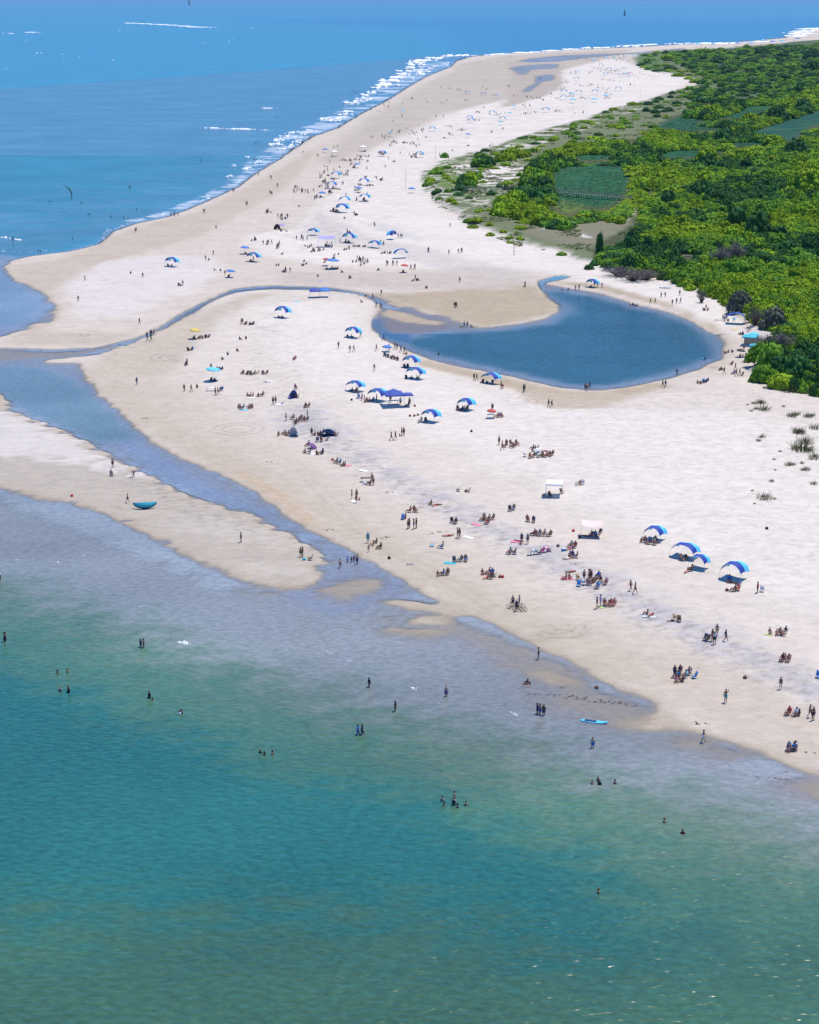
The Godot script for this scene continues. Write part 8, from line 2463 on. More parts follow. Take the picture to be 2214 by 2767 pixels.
	crowd("-54 -588 2 4 6 0.3; -48 -577 2 2 7 0.5; -45 -569 1 4 5 1; -46 -610 1 1 3 0; -37 -590 2 3 5 1; -34 -571 1 2 4 0.2; -31 -562 2 4 9 0.3; -28 -573 2 2 8 0.1; -24 -581 0 1 1 1; -22 -581 1 1 7 0.1; -22 -606 2 3 4 0.2; -21 -564 1 2 4 0.2; -17 -571 2 1 6 0.1; -10 -576 1 2 4 0.6; -8 -556 2 1 6 0.1; -4 -593 1 2 3 0.7; -7 -531 1 1 2 1; -6 -531 1 1 2 1; -4 -531 0 1 1 1; 1 -524 1 3 4 1; -2 -518 0 1 3 0; -10 -522 1 1 2 0; -16 -537 2 6 12 0.4; -14 -534 1 2 3 1; -24 -524 2 1 7 0; -24 -550 1 7 4 0; -27 -540 1 5 2 0; -33 -538 1 3 2 0; -34 -531 1 1 2 0; -42 -531 1 1 2 0; -39 -518 1 2 5 0.3; -37 -518 0 1 1 1; -28 -510 0 1 1 0; -18 -507 1 1 3 0; 2 -502 1 2 5 0.2; -21 -518 0 1 2 0; -51 -540 1 1 5 0.1; -55 -556 1 1 2 0; -56 -667 1 3 4 0.3; -48 -648 1 3 4 0.2; -47 -653 1 3 2 1; -29 -667 2 2 6 0.2; -21 -656 1 2 3 0.2; -25 -647 0 2 1 0; -13 -625 0 2 2 0.5; -42 -554 1 1 1 0; 6 -559 1 2 3 1; 13 -554 0 1 1 1; 17 -556 1 2 3 1; 15 -499 0 1 1 1; 34 -491 0 2 2 0.5; 5 -489 0 1 2 0; 15 -622 0 1 1 1; -50 -754 1 3 3 1; -47 -741 1 4 5 0.6; -44 -736 0 2 1 0; -40 -718 1 5 5 1; -45 -688 0 2 2 0; -42 -797 1 7 4 0.6; -41 -822 1 5 3 0.2; -40 -833 0 1 1 1; -37 -833 0 1 1 1; -39 -810 1 2 3 0; -39 -778 1 5 8 0.3; -36 -756 2 5 9 0.4; -40 -762 1 4 4 0.2; -32 -747 2 2 8 0.1; -34 -732 1 3 7 0.3; -38 -722 1 2 3 0; -36 -794 1 4 4 0.1; -30 -768 1 5 2 1; -33 -815 1 7 6 0.3; -30 -815 1 9 7 0.4; -35 -852 1 3 2 0; -42 -854 1 3 2 0.4; -30 -868 1 4 4 0.2; -28 -848 1 4 6 0.4; -33 -888 4 6 14 0.3; -26 -888 2 8 6 0.2; -24 -907 3 4 11 0.2; -25 -939 1 3 4 0; -22 -878 1 3 3 0.2; -21 -840 0 3 2 0.2; -12 -840 0 2 1 0.3; -22 -765 1 2 3 0; -18 -762 1 2 6 0; -14 -787 2 8 9 0.3; -21 -801 2 7 4 0.2; -23 -744 1 6 7 0.2; -22 -732 0 3 2 0.3; -22 -704 0 4 3 0.8; -19 -704 1 3 8 0.3; -18 -723 0 1 1 1; -27 -721 0 1 1 1; -29 -667 2 2 9 0.1; -21 -657 1 2 3 0.2; -25 -646 0 2 1 0; -15 -916 2 5 12 0.5; -11 -892 0 2 1 1; -8 -876 1 3 3 0.1; -5 -918 0 1 1 1; 2 -905 2 11 14 0.6; 6 -914 1 4 3 0.4; -9 -998 2 4 9 0.1; -11 -970 1 5 3 1; -3 -990 3 4 9 0.2; 1 -980 2 6 5 1; 5 -963 1 14 3 1; -49 -909 1 4 2 1; -42 -965 1 5 2 1; -58 -927 0 2 1 1; -41 -905 0 2 1 1; -41 -874 0 2 1 1; -15 -1036 2 11 5 1; -12 -1066 2 11 4 0.6; -7 -1066 2 19 5 0.8; 2 -1059 2 19 6 0.6; -22 -1029 1 4 2 1; 8 -1082 2 12 6 0.5; 1 -1437 3 11 6 0.4; -18 -1410 3 20 5 1; -17 -1322 1 9 3 1; -23 -1272 1 9 2 0.4; -6 -1371 1 8 1 0; -5 -1215 1 6 2 1; -11 -1162 0 4 1 1; 5 -1136 1 5 1 0.3; -2 -1106 0 5 1 0.3; 19 -1225 1 8 2 1; 24 -1220 1 8 2 0.8; 26 -1119 3 5 6 0.1; 21 -1026 1 4 3 0; 24 -1051 2 9 5 0.3; 34 -1086 3 9 9 0.5; 50 -1261 4 8 9 0.2; 47 -1167 2 7 4 1; 56 -1311 1 11 2 0.3; 52 -1070 2 6 4 0.3; 60 -1094 1 6 2 1; 62 -1220 2 12 3 0.5; 58 -1245 1 8 2 0.3; 66 -1245 3 12 4 0.3; 46 -1403 2 10 4 1; 26 -1377 1 8 3 0.5; 31 -1410 1 7 2 0.3; 14 -1384 1 6 2 1; 43 -1564 4 19 5 0.3; 38 -1598 4 17 5 0.3; 70 -1573 1 10 2 1; 93 -1632 1 14 2 1; 69 -1624 1 10 2 0.5; 89 -1472 0 4 1 1; -5 -1564 4 19 3 1; 29 -1606 1 10 2 0.3; 10 -1029 1 4 2 0; 5 -1011 0 6 1 1; 33 -971 1 4 3 0; 46 -975 2 4 3 0.5; 16 -908 0 2 1 1; 24 -940 1 3 2 0; 239 -2288 10 92 41 0.7; 279 -2327 13 95 48 0.7; 224 -1973 13 108 54 0.4; 237 -1945 10 105 35 0.4; 177 -1904 7 31 12 0.8; 200 -1931 5 40 9 0.5; 156 -1701 3 25 6 1; 164 -1649 6 39 9 0.4; 174 -1649 6 20 8 0.6; 177 -1591 6 28 12 0.6; 172 -1503 5 33 9 0.8; 165 -1438 4 12 9 0.3; 145 -1431 4 9 11 0.3; 138 -1470 3 16 6 0.3; 123 -1438 3 18 6 0.5; 141 -1582 3 22 6 0.6; 106 -1438 6 18 16 0.3; 89 -1332 4 13 9 0.3; 83 -1239 3 7 8 0.6; 109 -1269 2 14 8 0.4; 92 -1257 1 6 4 0.4; 126 -1251 1 6 3 1; 119 -1239 0 6 1 1; 109 -1401 1 7 3 0.5; 211 -1649 4 16 8 0.6; 253 -1878 2 51 6 1; 129 -2017 3 29 4 1; 135 -1791 2 46 6 1; 167 -2288 6 56 4 1; 217 -2474 24 86 12 1; 94 -1639 1 20 4 1; 89 -1470 0 6 1 1; 123 -1503 1 13 4 0.6; 99 -1454 1 8 3 1; 376 -2694 10 42 9 1; 421 -2748 10 65 14 0.7; 191 -2144 1 20 1 1; 203 -1734 6 33 9 0.5; 198 -1756 2 22 4 0.5; 475 -2864 26 72 22 0.5; 539 -2979 32 77 20 0.5; 611 -3060 32 66 24 0.5; 729 -3334 25 97 14 0.6; 817 -3545 16 130 12 0.8; 295 -2454 26 104 30 0.7; 264 -2401 11 99 10 0.6; 419 -2724 8 39 6 0.6; -89 -998 3 13 5 1; -101 -995 1 7 1 1; -109 -891 0 5 1 1; -71 -887 2 13 3 1; -81 -894 1 8 2 1; -63 -998 1 13 2 1; -60 -1089 1 12 2 1; -63 -1042 1 11 1 1; -50 -1548 4 57 5 1; -27 -1567 6 58 3 1; -35 -1358 7 35 3 1; -18 -1358 3 44 4 1; -94 -1221 2 19 2 1; -150 -704 0 3 1 1; -136 -701 0 3 1 1; -126 -664 1 2 2 1; -110 -681 0 2 1 1; -109 -652 1 2 2 1; -116 -654 0 2 1 1; -119 -593 0 2 1 1; -91 -657 2 4 4 1; -81 -667 1 4 2 1; -100 -611 1 3 2 1; -124 -563 1 2 2 1; -126 -762 1 4 3 1; -72 -814 0 4 1 1; -77 -738 1 7 2 1; -65 -796 1 4 2 1; -60 -762 1 6 2 1; -60 -733 2 5 3 1; -67 -693 1 3 3 1; -50 -743 2 7 5 1; -44 -738 2 5 3 1; -71 -617 0 2 1 1; -56 -665 1 2 3 1; -48 -652 2 4 4 1; 8 -2036 6 65 3 1; 32 -1971 8 73 5 1; 106 -2347 19 103 6 1; 134 -2440 27 57 4 1; 225 -2649 29 66 5 1; 296 -2707 30 58 5 1; -47.3 -354.2 .2 .2 1 1; -48.7 -354.1 .2 .2 1 1; 38.4 -357.2 .2 .2 1 1; -46.4 -358.1 .2 .2 1 0; 17.2 -360.9 .2 .2 1 0; 16.1 -361.2 .2 .2 1 0; 39.5 -359.6 .2 .2 1 1; 56.2 -358.5 .2 .2 1 1; 55.6 -358.8 .2 .2 1 1; 14.4 -364.1 .2 .2 1 1; 14.9 -364.1 .2 .2 1 1; 0.4 -364.4 .2 .2 1 0; 1.8 -364.4 .2 .2 1 0; -0.7 -364.7 .2 .2 1 0; -60.1 -361.2 .2 .2 1 1; -43.3 -363.8 .2 .2 1 0; -44.2 -363.8 .2 .2 1 0; 64.3 -361.8 .2 .2 1 0; 63.6 -362.0 .2 .2 1 0; 65.0 -362.6 .2 .2 1 0; 65.6 -363.2 .2 .2 1 0; 66.3 -364.5 .2 .2 1 0; -33.2 -370.0 .2 .2 1 0; -35.9 -369.8 .2 .2 1 0; -36.5 -369.8 .2 .2 1 0; -35.1 -370.0 .2 .2 1 0; -37.6 -370.3 .2 .2 1 0; -8.1 -373.0 .2 .2 1 1; -1.3 -376.4 .2 .2 1 0; 73.6 -369.2 .2 .2 1 1; -0.5 -376.7 .2 .2 1 0; 60.6 -372.3 .2 .2 1 1; 74.3 -370.0 .2 .2 1 1; -43.4 -375.1 .2 .2 1 0; -42.6 -375.2 .2 .2 1 0; -45.3 -375.1 .2 .2 1 1; -44.1 -375.4 .2 .2 1 0; 71.4 -371.9 .2 .2 1 1; 73.5 -371.9 .2 .2 1 0; 71.0 -375.7 .2 .2 1 0; 71.5 -376.1 .2 .2 1 0; 74.7 -376.4 .2 .2 1 1; -51.6 -380.9 .2 .2 1 1; -51.9 -380.9 .2 .2 1 0; -2.9 -384.7 .2 .2 1 0; -3.5 -385.8 .2 .2 1 0; -26.9 -385.6 .2 .2 1 0; -4.3 -386.9 .2 .2 1 0; -5.0 -388.0 .2 .2 1 0; -44.0 -385.8 .2 .2 1 0; -5.8 -389.1 .2 .2 1 0; 74.8 -381.9 .2 .2 1 0; 78.4 -384.1 .2 .2 1 0; -0.7 -392.9 .2 .2 1 0; -43.3 -391.5 .2 .2 1 0; -1.2 -394.2 .2 .2 1 1; -14.3 -394.2 .2 .2 1 1; 6.8 -394.5 .2 .2 1 1; -13.2 -394.6 .2 .2 1 1; 69.8 -388.8 .2 .2 1 1; -2.2 -395.3 .2 .2 1 1; -7.8 -395.7 .2 .2 1 1; -4.8 -396.6 .2 .2 1 1; -41.5 -395.7 .2 .2 1 0; 78.3 -390.5 .2 .2 1 0; 79.2 -390.3 .2 .2 1 0; -2.8 -398.3 .2 .2 1 1; -3.5 -398.9 .2 .2 1 1; 80.5 -391.0 .2 .2 1 0; -17.1 -399.1 .2 .2 1 1; -53.4 -397.6 .2 .2 1 0; -52.5 -398.0 .2 .2 1 0; 75.6 -394.9 .2 .2 1 0; 76.6 -395.4 .2 .2 1 0; 77.6 -396.0 .2 .2 1 0; 83.6 -395.8 .2 .2 1 1; 81.1 -400.7 .2 .2 1 0; -6.5 -410.9 .2 .2 1 1; -14.4 -411.7 .2 .2 1 0; -41.9 -410.0 .2 .2 1 0; -15.5 -412.3 .2 .2 1 0; -40.7 -410.8 .2 .2 1 0; -12.3 -412.9 .2 .2 1 1; -64.1 -409.3 .2 .2 1 1; -65.0 -409.7 .2 .2 1 1; -51.7 -412.1 .2 .2 1 0; -52.4 -412.4 .2 .2 1 0; -50.9 -412.6 .2 .2 1 0; -53.9 -412.6 .2 .2 1 0; -50.2 -413.2 .2 .2 1 0; -64.6 -417.0 .2 .2 1 1; -65.1 -417.0 .2 .2 1 1; -65.6 -417.4 .2 .2 1 1; -66.3 -417.4 .2 .2 1 1; 83.5 -417.4 .2 .2 1 0; 84.5 -417.4 .2 .2 1 0; 84.1 -417.6 .2 .2 1 0; 14.8 -428.9 .2 .2 1 1; 86.1 -420.7 .2 .2 1 1; 15.9 -429.1 .2 .2 1 0; 86.4 -420.7 .2 .2 1 1; 14.1 -429.4 .2 .2 1 1; -41.6 -429.2 .2 .2 1 0; -41.2 -429.5 .2 .2 1 0; -40.6 -429.7 .2 .2 1 0; -42.5 -429.7 .2 .2 1 0; -43.4 -429.9 .2 .2 1 1; -43.7 -430.2 .2 .2 1 1; -70.2 -432.0 .2 .2 1 1; -33.9 -438.6 .2 .2 1 0; -34.6 -438.6 .2 .2 1 0; 82.4 -434.3 .2 .2 1 1; 83.6 -435.0 .2 .2 1 0; 82.2 -435.4 .2 .2 1 1; 83.2 -435.4 .2 .2 1 1; 90.6 -442.7 .2 .2 1 0; 12.3 -456.3 .2 .2 1 1; 12.7 -456.3 .2 .2 1 1; 13.1 -456.3 .2 .2 1 1; -7.9 -457.0 .2 .2 1 1; -9.2 -457.0 .2 .2 1 1; 79.5 -450.5 .2 .2 1 0; 80.0 -450.5 .2 .2 1 0; 80.9 -450.5 .2 .2 1 0; 80.5 -450.9 .2 .2 1 1; 60.5 -457.0 .2 .2 1 0; 59.9 -457.5 .2 .2 1 0; -13.4 -463.2 .2 .2 1 0; 63.0 -460.0 .2 .2 1 0; 61.3 -461.0 .2 .2 1 0; 62.4 -461.0 .2 .2 1 0; 72.6 -459.7 .2 .2 1 1; 61.9 -461.5 .2 .2 1 0; 67.1 -461.8 .2 .2 1 1; 74.0 -461.0 .2 .2 1 1; 68.1 -462.1 .2 .2 1 1; 75.0 -461.5 .2 .2 1 1; -10.4 -472.5 .2 .2 1 1; 45.5 -472.4 .2 .2 1 0; 46.9 -472.4 .2 .2 1 0; -92.9 -466.3 .2 .2 1 1; 71.3 -470.1 .2 .2 1 1; -12.5 -475.7 .2 .2 1 0; 72.1 -470.4 .2 .2 1 1; -8.1 -477.0 .2 .2 1 1; 77.1 -474.5 .2 .2 1 1; 44.7 -486.4 .2 .2 1 0; 48.3 -486.1 .2 .2 1 1; 49.6 -486.4 .2 .2 1 1; 46.1 -487.0 .2 .2 1 0; 56.6 -489.3 .2 .2 1 1; 53.3 -489.9 .2 .2 1 0; 54.3 -490.5 .2 .2 1 1; 55.4 -490.5 .2 .2 1 1; -67.5 -491.6 .2 .2 1 0; -66.8 -492.2 .2 .2 1 1; -68.2 -492.2 .2 .2 1 0; -97.3 -500.8 .2 .2 1 1; -55.1 -508.5 .2 .2 1 0; -80.9 -506.7 .2 .2 1 1; -56.5 -511.6 .2 .2 1 1; -85.6 -514.6 .2 .2 1 0; -58.9 -520.3 .2 .2 1 0; -60.6 -520.9 .2 .2 1 0; -75.2 -529.9 .2 .2 1 0; -76.6 -530.2 .2 .2 1 0; -64.8 -541.9 .2 .2 1 0; -65.9 -541.9 .2 .2 1 1; -64.9 -554.4 .2 .2 1 1")
	sea_mark("channel_buoy", 946, -7682, 26.0, "dark tall channel buoy far out on the right", "buoy")
	sea_mark("channel_buoy", -2267, -18013, 60.0, "dark buoy at the very top of the sea", "buoy")
	man("standing", -138.5, -586.9, 60, "black outfit", 1.0, "kite rider trailing a white wake at the left edge", .05)
	crest([-898.9, -5548.4, -785.1, -5313.4, -659.3, -5015.8, -590.1, -4785.9], 30.0, 140)
	crest([-590.1, -4785.9, -528.2, -4785.9], 20.0, 30)
	crest([-922.9, -3992.1, -897.4, -3941.8], 16.0, 14)
	crest([-905.0, -4096.7, -867.6, -4096.7], 14.0, 24)
	crest([-130.5, -1114.2, -114.0, -1104.1, -100.1, -1102.0, -90.4, -1096.1], 5.0, 110)
	crest([-112.3, -1311.5, -107.4, -1311.5], 6.0, 10)
	crest([-146.0, -599.3, -141.8, -595.7, -136.4, -590.8], 1.6, 60)
	crest([-76.2, -978.7, -77.1, -1037.7, -72.9, -1084.3], 6.0, 60)
	crest([-73.1, -955.4, -68.3, -963.0, -67.3, -1020.1, -65.6, -1074.6], 6.0, 60)
	crest([-65.1, -1104.1, -61.7, -1084.3], 5.0, 12)
	crest([-62.6, -1190.8, -57.4, -1202.6, -51.2, -1174.7, -46.7, -1226.9, -46.4, -1292.0], 7.0, 80)
	crest([-47.5, -1349.2, -41.9, -1411.6, -37.2, -1498.1, -31.1, -1555.1], 10.0, 70)
	crest([-35.6, -1395.5, -33.3, -1462.3], 6.0, 16)
	crest([-29.7, -1595.6, -20.2, -1730.4, -11.3, -1833.5, -1.4, -1980.8], 16.0, 110)
	crest([-29.3, -1706.4, -25.0, -1730.4], 8.0, 10)
	crest([-81.6, -841.3, -80.4, -853.3], 4.0, 14)
	crest([-90.0, -872.0, -88.4, -859.4], 3.0, 8)
	crest([-79.0, -872.0, -77.6, -898.2], 4.0, 20)
	crest([-86.3, -807.1, -85.7, -818.2], 4.0, 10)
	crest([-87.0, -911.8, -85.7, -904.9], 3.0, 5)
	crest([-95.2, -691.2, -91.1, -701.1, -86.9, -707.8, -85.2, -723.4], 1.8, 60)
	crest([-86.3, -727.9, -85.9, -734.2], 2.5, 10)
	crest([-81.4, -770.5, -79.4, -782.7, -78.5, -796.3], 2.0, 20)
	crest([-103.4, -652.9, -99.7, -658.7, -95.6, -666.2], 1.4, 46)
	crest([-110.1, -604.3, -110.6, -617.1, -108.4, -622.3, -106.4, -637.2, -102.6, -647.8], 1.4, 50)
	crest([-107.1, -580.2, -108.6, -598.1], 1.2, 12)
	crest([-113.9, -564.4, -111.3, -567.7, -106.6, -577.3], 1.0, 24)
	crest([-137.9, -564.4, -130.2, -562.2, -122.1, -565.5], .9, 20)
	crest([0.0, -2046.4, 9.3, -2271.9, 29.1, -2358.4, 50.4, -2451.7, 86.6, -2531.7], 22.0, 120)
	crest([85.3, -2491.1, 113.4, -2511.3, 156.3, -2595.2, 204.0, -2662.0, 268.6, -2806.2], 20.0, 120)
	crest([268.6, -2806.2, 342.3, -2911.3, 400.9, -3024.5], 26.0, 60)
	crest([404.8, -3054.1, 489.5, -3115.2, 580.4, -3146.7, 664.8, -3245.0], 40.0, 70)
	crest([811.8, -3679.3, 892.6, -4006.4, 955.3, -4232.0, 1060.0, -4575.2, 1097.7, -4669.8], 60.0, 110)
	crest([0.0, -1806.6, 16.3, -1980.8, 31.9, -2116.5, 55.6, -2255.4], 12.0, 50)
	crest([-30.2, -207.6, -29.8, -207.3, -29.3, -206.9], .7, 22)
	crest([0.2, -192.1, .7, -191.9], .5, 12)
	crest([9.6, -187.0, 10.8, -186.1], .4, 14)
	crest([11.8, -185.2, 13.0, -183.7], .4, 16)
	crest([3.5, -187.8, 3.7, -187.6], .3, 4)
	crest([-53.5, -240.6, -52.9, -239.9], .6, 12)
	crest([-59.9, -241.8, -59.3, -241.2], .6, 10)
	crest([-37.9, -221.2, -37.5, -220.9], .4, 6)
	crest([-50.1, -243.9, -49.9, -243.5], .4, 5)
	crest([-10.8, -204.0, -9.3, -202.4, -7.1, -200.3], .4, 16)
	crest([-524.0, -6890.2, -515.8, -6868.1], 7.5, 2)
	crest([-2910.8, -12686.3, -2834.9, -12436.5], 9.1, 2)
	crest([-437.8, -9757.1, -423.4, -9679.9], 8.2, 2)
	crest([-1244.8, -6198.1, -1247.5, -6244.1], 7.3, 2)
	crest([-558.7, -2613.9, -555.0, -2607.7], 6.5, 2)
	crest([-748.3, -4445.9, -749.5, -4474.3], 6.9, 2)
	crest([-722.2, -4320.1, -718.9, -4330.1], 6.9, 2)
	crest([-982.7, -6390.3, -983.0, -6440.3], 7.4, 2)
	crest([-465.8, -2441.2, -462.6, -2432.2], 6.5, 2)
	crest([-429.0, -3026.9, -425.6, -3024.8], 6.6, 2)
	crest([-1286.2, -9120.7, -1270.1, -9036.4], 8.0, 2)
	crest([-728.9, -3291.9, -725.8, -3296.3], 6.7, 2)
	crest([-516.5, -2564.7, -511.2, -2556.8], 6.5, 2)
	crest([-2838.2, -13213.3, -2805.6, -13144.3], 9.2, 2)
	crest([-506.7, -2598.3, -502.6, -2600.0], 6.5, 2)
	crest([-477.4, -2044.4, -476.7, -2047.0], 6.4, 2)
	crest([-2611.8, -13678.2, -2598.4, -13639.0], 9.4, 2)
	crest([-376.5, -3181.0, -370.2, -3172.1], 6.6, 2)
	crest([-1561.8, -11195.2, -1540.7, -11158.0], 8.6, 2)
	crest([-455.9, -2283.1, -454.4, -2290.2], 6.5, 2)
	crest([-328.8, -3744.1, -326.6, -3736.5], 6.8, 2)
	crest([-1580.7, -8623.1, -1580.8, -8676.5], 7.9, 2)
	crest([-363.9, -3585.6, -356.7, -3568.3], 6.7, 2)
	crest([-561.3, -7841.8, -552.0, -7882.5], 7.7, 2)
	crest([-344.7, -3306.8, -338.7, -3293.2], 6.7, 2)
	crest([-246.6, -12170.8, -245.3, -12380.8], 8.9, 2)
	crest([-361.9, -4028.8, -357.9, -4023.6], 6.8, 2)
	crest([-433.1, -4712.2, -423.1, -4696.1], 7.0, 2)
	crest([-900.1, -7235.6, -894.5, -7300.0], 7.6, 2)
	crest([-79.0, -7299.3, -67.3, -7303.2], 7.6, 2)
	crest([-399.7, -2323.3, -398.3, -2327.1], 6.5, 2)
	crest([-1767.7, -7654.8, -1751.5, -7639.0], 7.7, 2)
	crest([-595.8, -4134.1, -591.3, -4148.6], 6.8, 2)
	crest([-846.2, -5309.4, -836.9, -5271.9], 7.1, 2)
	crest([-1329.8, -7969.0, -1299.7, -7870.7], 7.7, 2)
	finish_foam()
	scrub([[87.0, -347.5, 80.0, -354.8, 77.6, -364.3, 81.9, -380.6, 83.7, -390.4, 92.9, -407.8, 92.4, -413.9, 89.1, -433.4, 87.3, -457.7, 83.9, -476.4, 74.4, -505.6, 64.0, -514.8, 58.6, -530.3, 61.4, -542.5, 67.3, -556.4, 75.8, -573.2, 82.1, -610.0, 88.0, -644.2, 93.8, -682.4, 91.7, -699.0, 95.2, -734.5, 110.0, -828.6, 120.2, -919.7, 131.5, -981.1, 167.2, -1122.8, 210.0, -1250.4, 262.7, -1364.9, 314.0, -1465.2, 385.4, -1623.8, 812.6, -2397.8, 391.9, -981.1, 139.0, -332.0],
			[34.2, -676.7, 41.3, -710.0, 48.6, -723.3, 52.8, -787.0, 57.2, -820.2, 65.5, -862.5, 74.1, -902.3, 99.3, -953.5, 117.5, -981.3, 121.2, -953.5, 111.9, -868.9, 101.7, -787.0, 97.2, -718.8, 84.5, -639.2, 77.9, -621.8, 72.5, -628.7, 66.2, -626.9, 60.8, -616.8, 56.6, -603.8, 48.7, -600.6, 46.1, -630.4, 40.3, -637.4, 34.4, -644.5],
			[41.4, -586.8, 44.4, -594.4, 51.6, -594.4, 50.8, -580.8, 44.7, -574.9, 40.8, -577.8],
			[33.5, -843.9, 36.3, -868.9, 41.2, -856.2, 39.4, -831.9, 34.8, -831.9],
			[44.2, -868.9, 54.0, -902.3, 63.7, -916.4, 62.5, -898.9, 53.6, -875.4, 45.7, -862.5],
			[23.2, -771.3, 30.0, -766.3, 28.7, -746.6, 23.0, -746.6]],
		[[66.0, -800.2, 75.1, -840.6, 105.8, -843.0, 102.7, -794.8, 94.9, -734.5, 84.8, -682.5, 76.2, -660.5, 60.6, -663.6, 59.3, -699.0],
			[81.7, -889.1, 95.8, -905.6, 106.2, -902.8, 102.5, -865.5, 88.0, -852.8],
			[51.7, -668.9, 62.3, -688.8, 70.0, -665.0, 64.9, -650.0, 58.4, -639.2, 57.7, -657.4],
			[134.3, -910.0, 146.4, -929.8, 170.8, -929.8, 163.5, -897.9, 146.6, -874.7, 126.4, -872.0],
			[181.5, -982.0, 203.7, -985.3, 195.6, -941.9, 173.2, -935.8],
			[154.1, -1084.9, 189.7, -1190.3, 202.9, -1154.9, 226.4, -1163.0, 257.9, -1240.9, 279.7, -1325.3, 260.6, -1317.8, 224.9, -1208.8, 200.4, -1154.9, 184.2, -1105.6, 203.9, -1084.9, 179.7, -1050.6, 167.9, -1050.6],
			[205.0, -1050.6, 228.5, -1100.3, 248.1, -1149.2, 303.8, -1274.8, 369.0, -1396.3, 317.1, -1196.4, 252.9, -1084.9, 234.4, -1022.8, 213.1, -967.2, 209.6, -1000.7],
			[89.5, -671.6, 90.6, -667.7, 85.3, -633.9, 78.9, -606.5, 77.1, -616.5, 84.2, -648.5],
			[102.5, -744.4, 107.0, -744.4, 102.0, -711.7, 97.9, -711.7],
			[85.7, -548.7, 92.4, -545.0, 90.4, -534.2, 84.3, -539.5],
			[38.2, -602.2, 45.3, -618.5, 56.3, -600.6, 60.5, -613.5, 65.8, -623.5, 72.4, -626.9, 75.9, -625.2, 79.4, -605.4, 66.3, -569.2, 57.6, -549.9, 49.5, -560.8, 42.4, -572.0]],
		[[376.5, -2559.6, 704.1, -2987.0, 1779.4, -4542.0, 1119.1, -2847.3, 365.9, -1540.5, 254.7, -1322.5, 199.0, -1224.7, 227.7, -1430.2, 300.9, -1716.6, 322.2, -2070.0]],
		[[57.0, -517.7, 50.2, -540.4, 42.4, -559.6, 35.5, -576.7, 29.8, -594.7, 23.8, -613.9, 17.8, -648.6, 11.1, -687.3, 8.3, -730.8, 6.8, -794.7, 16.1, -857.8, 29.4, -897.2, 46.9, -949.5, 67.4, -1021.9, 90.5, -1097.8, 118.3, -1162.4, 152.1, -1288.2, 184.4, -1371.1, 236.5, -1540.5, 278.9, -1641.6, 285.4, -1798.6, 271.8, -1912.7, 276.7, -2113.4, 329.7, -2496.5, 389.5, -2648.9, 474.3, -2720.0, 725.3, -3077.6, 525.3, -2222.0, 270.5, -1540.5, 130.2, -981.1, 58.8, -817.0, 35.1, -666.6, 58.1, -610.0, 78.8, -597.2]])
	grass_field("dune_grass", "patchy dune grass on the sandy slope behind the beach", [[57.0, -517.7, 50.2, -540.4, 42.4, -559.6, 35.5, -576.7, 29.8, -594.7, 23.8, -613.9, 17.8, -648.6, 11.1, -687.3, 8.3, -730.8, 6.8, -794.7, 16.1, -857.8, 29.4, -897.2, 46.9, -949.5, 67.4, -1021.9, 90.5, -1097.8, 118.3, -1162.4, 152.1, -1288.2, 184.4, -1371.1, 236.5, -1540.5, 278.9, -1641.6, 285.4, -1798.6, 271.8, -1912.7, 276.7, -2113.4, 329.7, -2496.5, 389.5, -2648.9, 474.3, -2720.0, 725.3, -3077.6, 525.3, -2222.0, 270.5, -1540.5, 130.2, -981.1, 58.8, -817.0, 35.1, -666.6, 58.1, -610.0, 78.8, -597.2]], .25, 1.1, Color(.09, .16, .03), Color(.19, .19, .09))
	grass_field("marsh_grass", "dark green marsh grass filling the meadows among the scrub", [[66.0, -800.2, 75.1, -840.6, 105.8, -843.0, 102.7, -794.8, 94.9, -734.5, 84.8, -682.5, 76.2, -660.5, 60.6, -663.6, 59.3, -699.0], [81.7, -889.1, 95.8, -905.6, 106.2, -902.8, 102.5, -865.5, 88.0, -852.8], [51.7, -668.9, 62.3, -688.8, 70.0, -665.0, 64.9, -650.0, 58.4, -639.2, 57.7, -657.4], [134.3, -910.0, 146.4, -929.8, 170.8, -929.8, 163.5, -897.9, 146.6, -874.7, 126.4, -872.0], [181.5, -982.0, 203.7, -985.3, 195.6, -941.9, 173.2, -935.8], [154.1, -1084.9, 189.7, -1190.3, 202.9, -1154.9, 226.4, -1163.0, 257.9, -1240.9, 279.7, -1325.3, 260.6, -1317.8, 224.9, -1208.8, 200.4, -1154.9, 184.2, -1105.6, 203.9, -1084.9, 179.7, -1050.6, 167.9, -1050.6]], -0.25, 1.5, Color(.03, .13, .055), Color(.05, .18, .06))
	boardwalk(23.4, -727.9, 48.4, -719.7, "weathered wooden boardwalk crossing the sandy dunes", false)
	boardwalk(59.3, -717.5, 91.3, -692.8, "dark boardwalk over the green meadow", false)
	boardwalk(85.1, -540.9, 91.2, -538.3, "pale plank path inside the scrub", true)
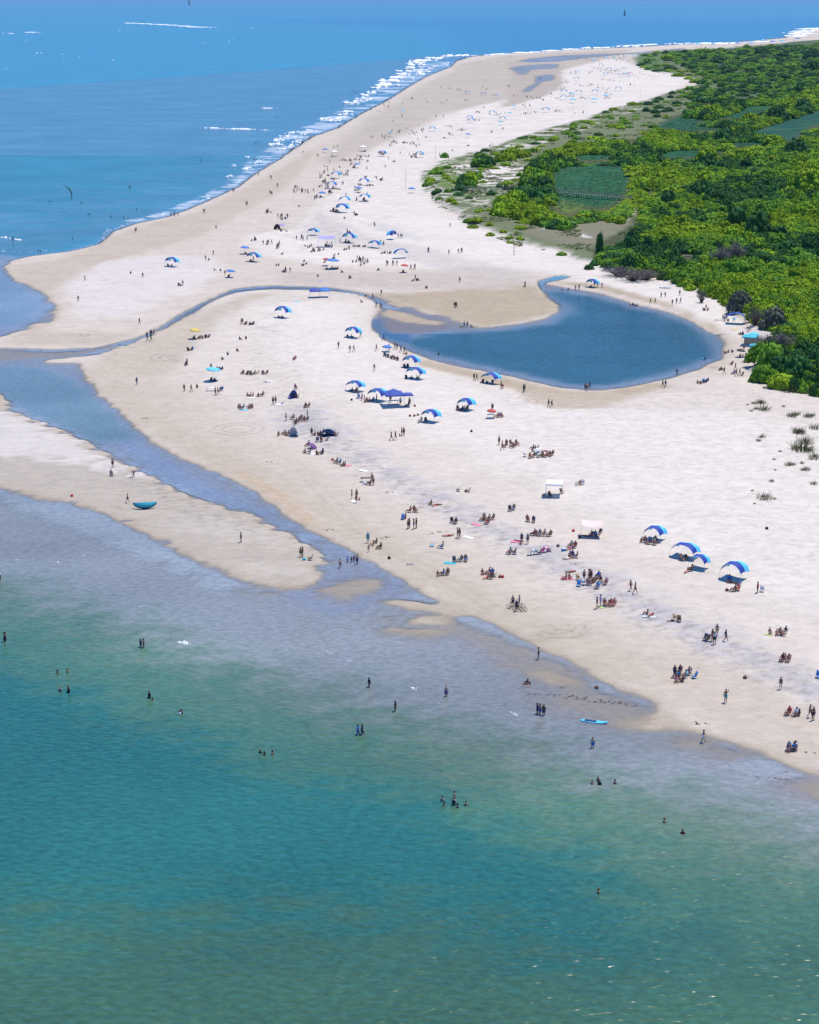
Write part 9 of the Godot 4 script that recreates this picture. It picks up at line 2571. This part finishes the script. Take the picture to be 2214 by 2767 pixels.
	landmark_bushes([["great round grey-green bush at the scrub edge", 88.5, -445.3],
		["second grey-green bush behind the scrub arch", 92.7, -421.5],
		["brown-purple bare bush right of the scrub arch", 89.0, -426.8],
		["purple-grey leafless bush behind the square tent", 84.9, -391.1],
		["wide leafless bush right of the purple-grey one", 87.9, -390.2],
		["small purple bare bush over the northeast sand", 81.3, -462.9],
		["purple-grey bare thicket above the lagoon sand", 64.3, -508.9],
		["purple-grey bare thicket above the lagoon sand", 66.9, -501.0],
		["purple-grey bare thicket above the lagoon sand", 71.1, -502.6],
		["pale dead treetops inside the scrub, left", 97.0, -522.0],
		["pale dead treetops inside the scrub, right", 102.9, -528.8],
		["dark upright cedar at the dune foot", 62.2, -548.4],
		["dark upright cedar left of the pale plank path", 77.8, -548.4],
		["broad dark tree between two cedars", 73.1, -552.1],
		["small dark cedar below the plank path", 81.6, -505.7],
		["lowest green bush where scrub meets white sand", 78.2, -363.0],
		["bright green bush behind the scrub's lowest corner", 81.9, -372.8],
		["green bush below the square turquoise tent", 80.6, -378.7],
		["dark bush right of the scrub's lowest corner", 85.8, -363.0],
		["low yellow-green bush on the scrub's bottom fringe", 81.1, -356.8],
		["black-green tree before a bright mound in mid scrub", 142.8, -815.5],
		["big bright yellow-green mound in mid scrub", 148.9, -851.6],
		["round dark tree left of centre in the scrub", 104.2, -679.9],
		["tall dark tree low in the right scrub", 117.2, -603.8],
		["broad dark tree beside the tall one in the right scrub", 122.5, -591.1],
		["dark dome tree between the far meadows", 250.4, -1167.9],
		["dark tree under the pale crowns by the right meadow", 203.3, -897.9],
		["pale yellow-green giant mound at the right edge", 168.9, -718.4],
		["yellow thicket on the edge of the right meadow", 204.2, -957.2],
		["dark tree above the sandy path's foot", 73.6, -556.0],
		["lone bright tree in the far meadow", 206.1, -1197.7],
		["bright shaggy tree between far meadow and dark dome", 223.9, -1128.5],
		["dark pointed tree at the far right top", 533.6, -2300.2],
		["second dark pointed tree at the far right top", 450.4, -1935.1]])
	plant_scrub()
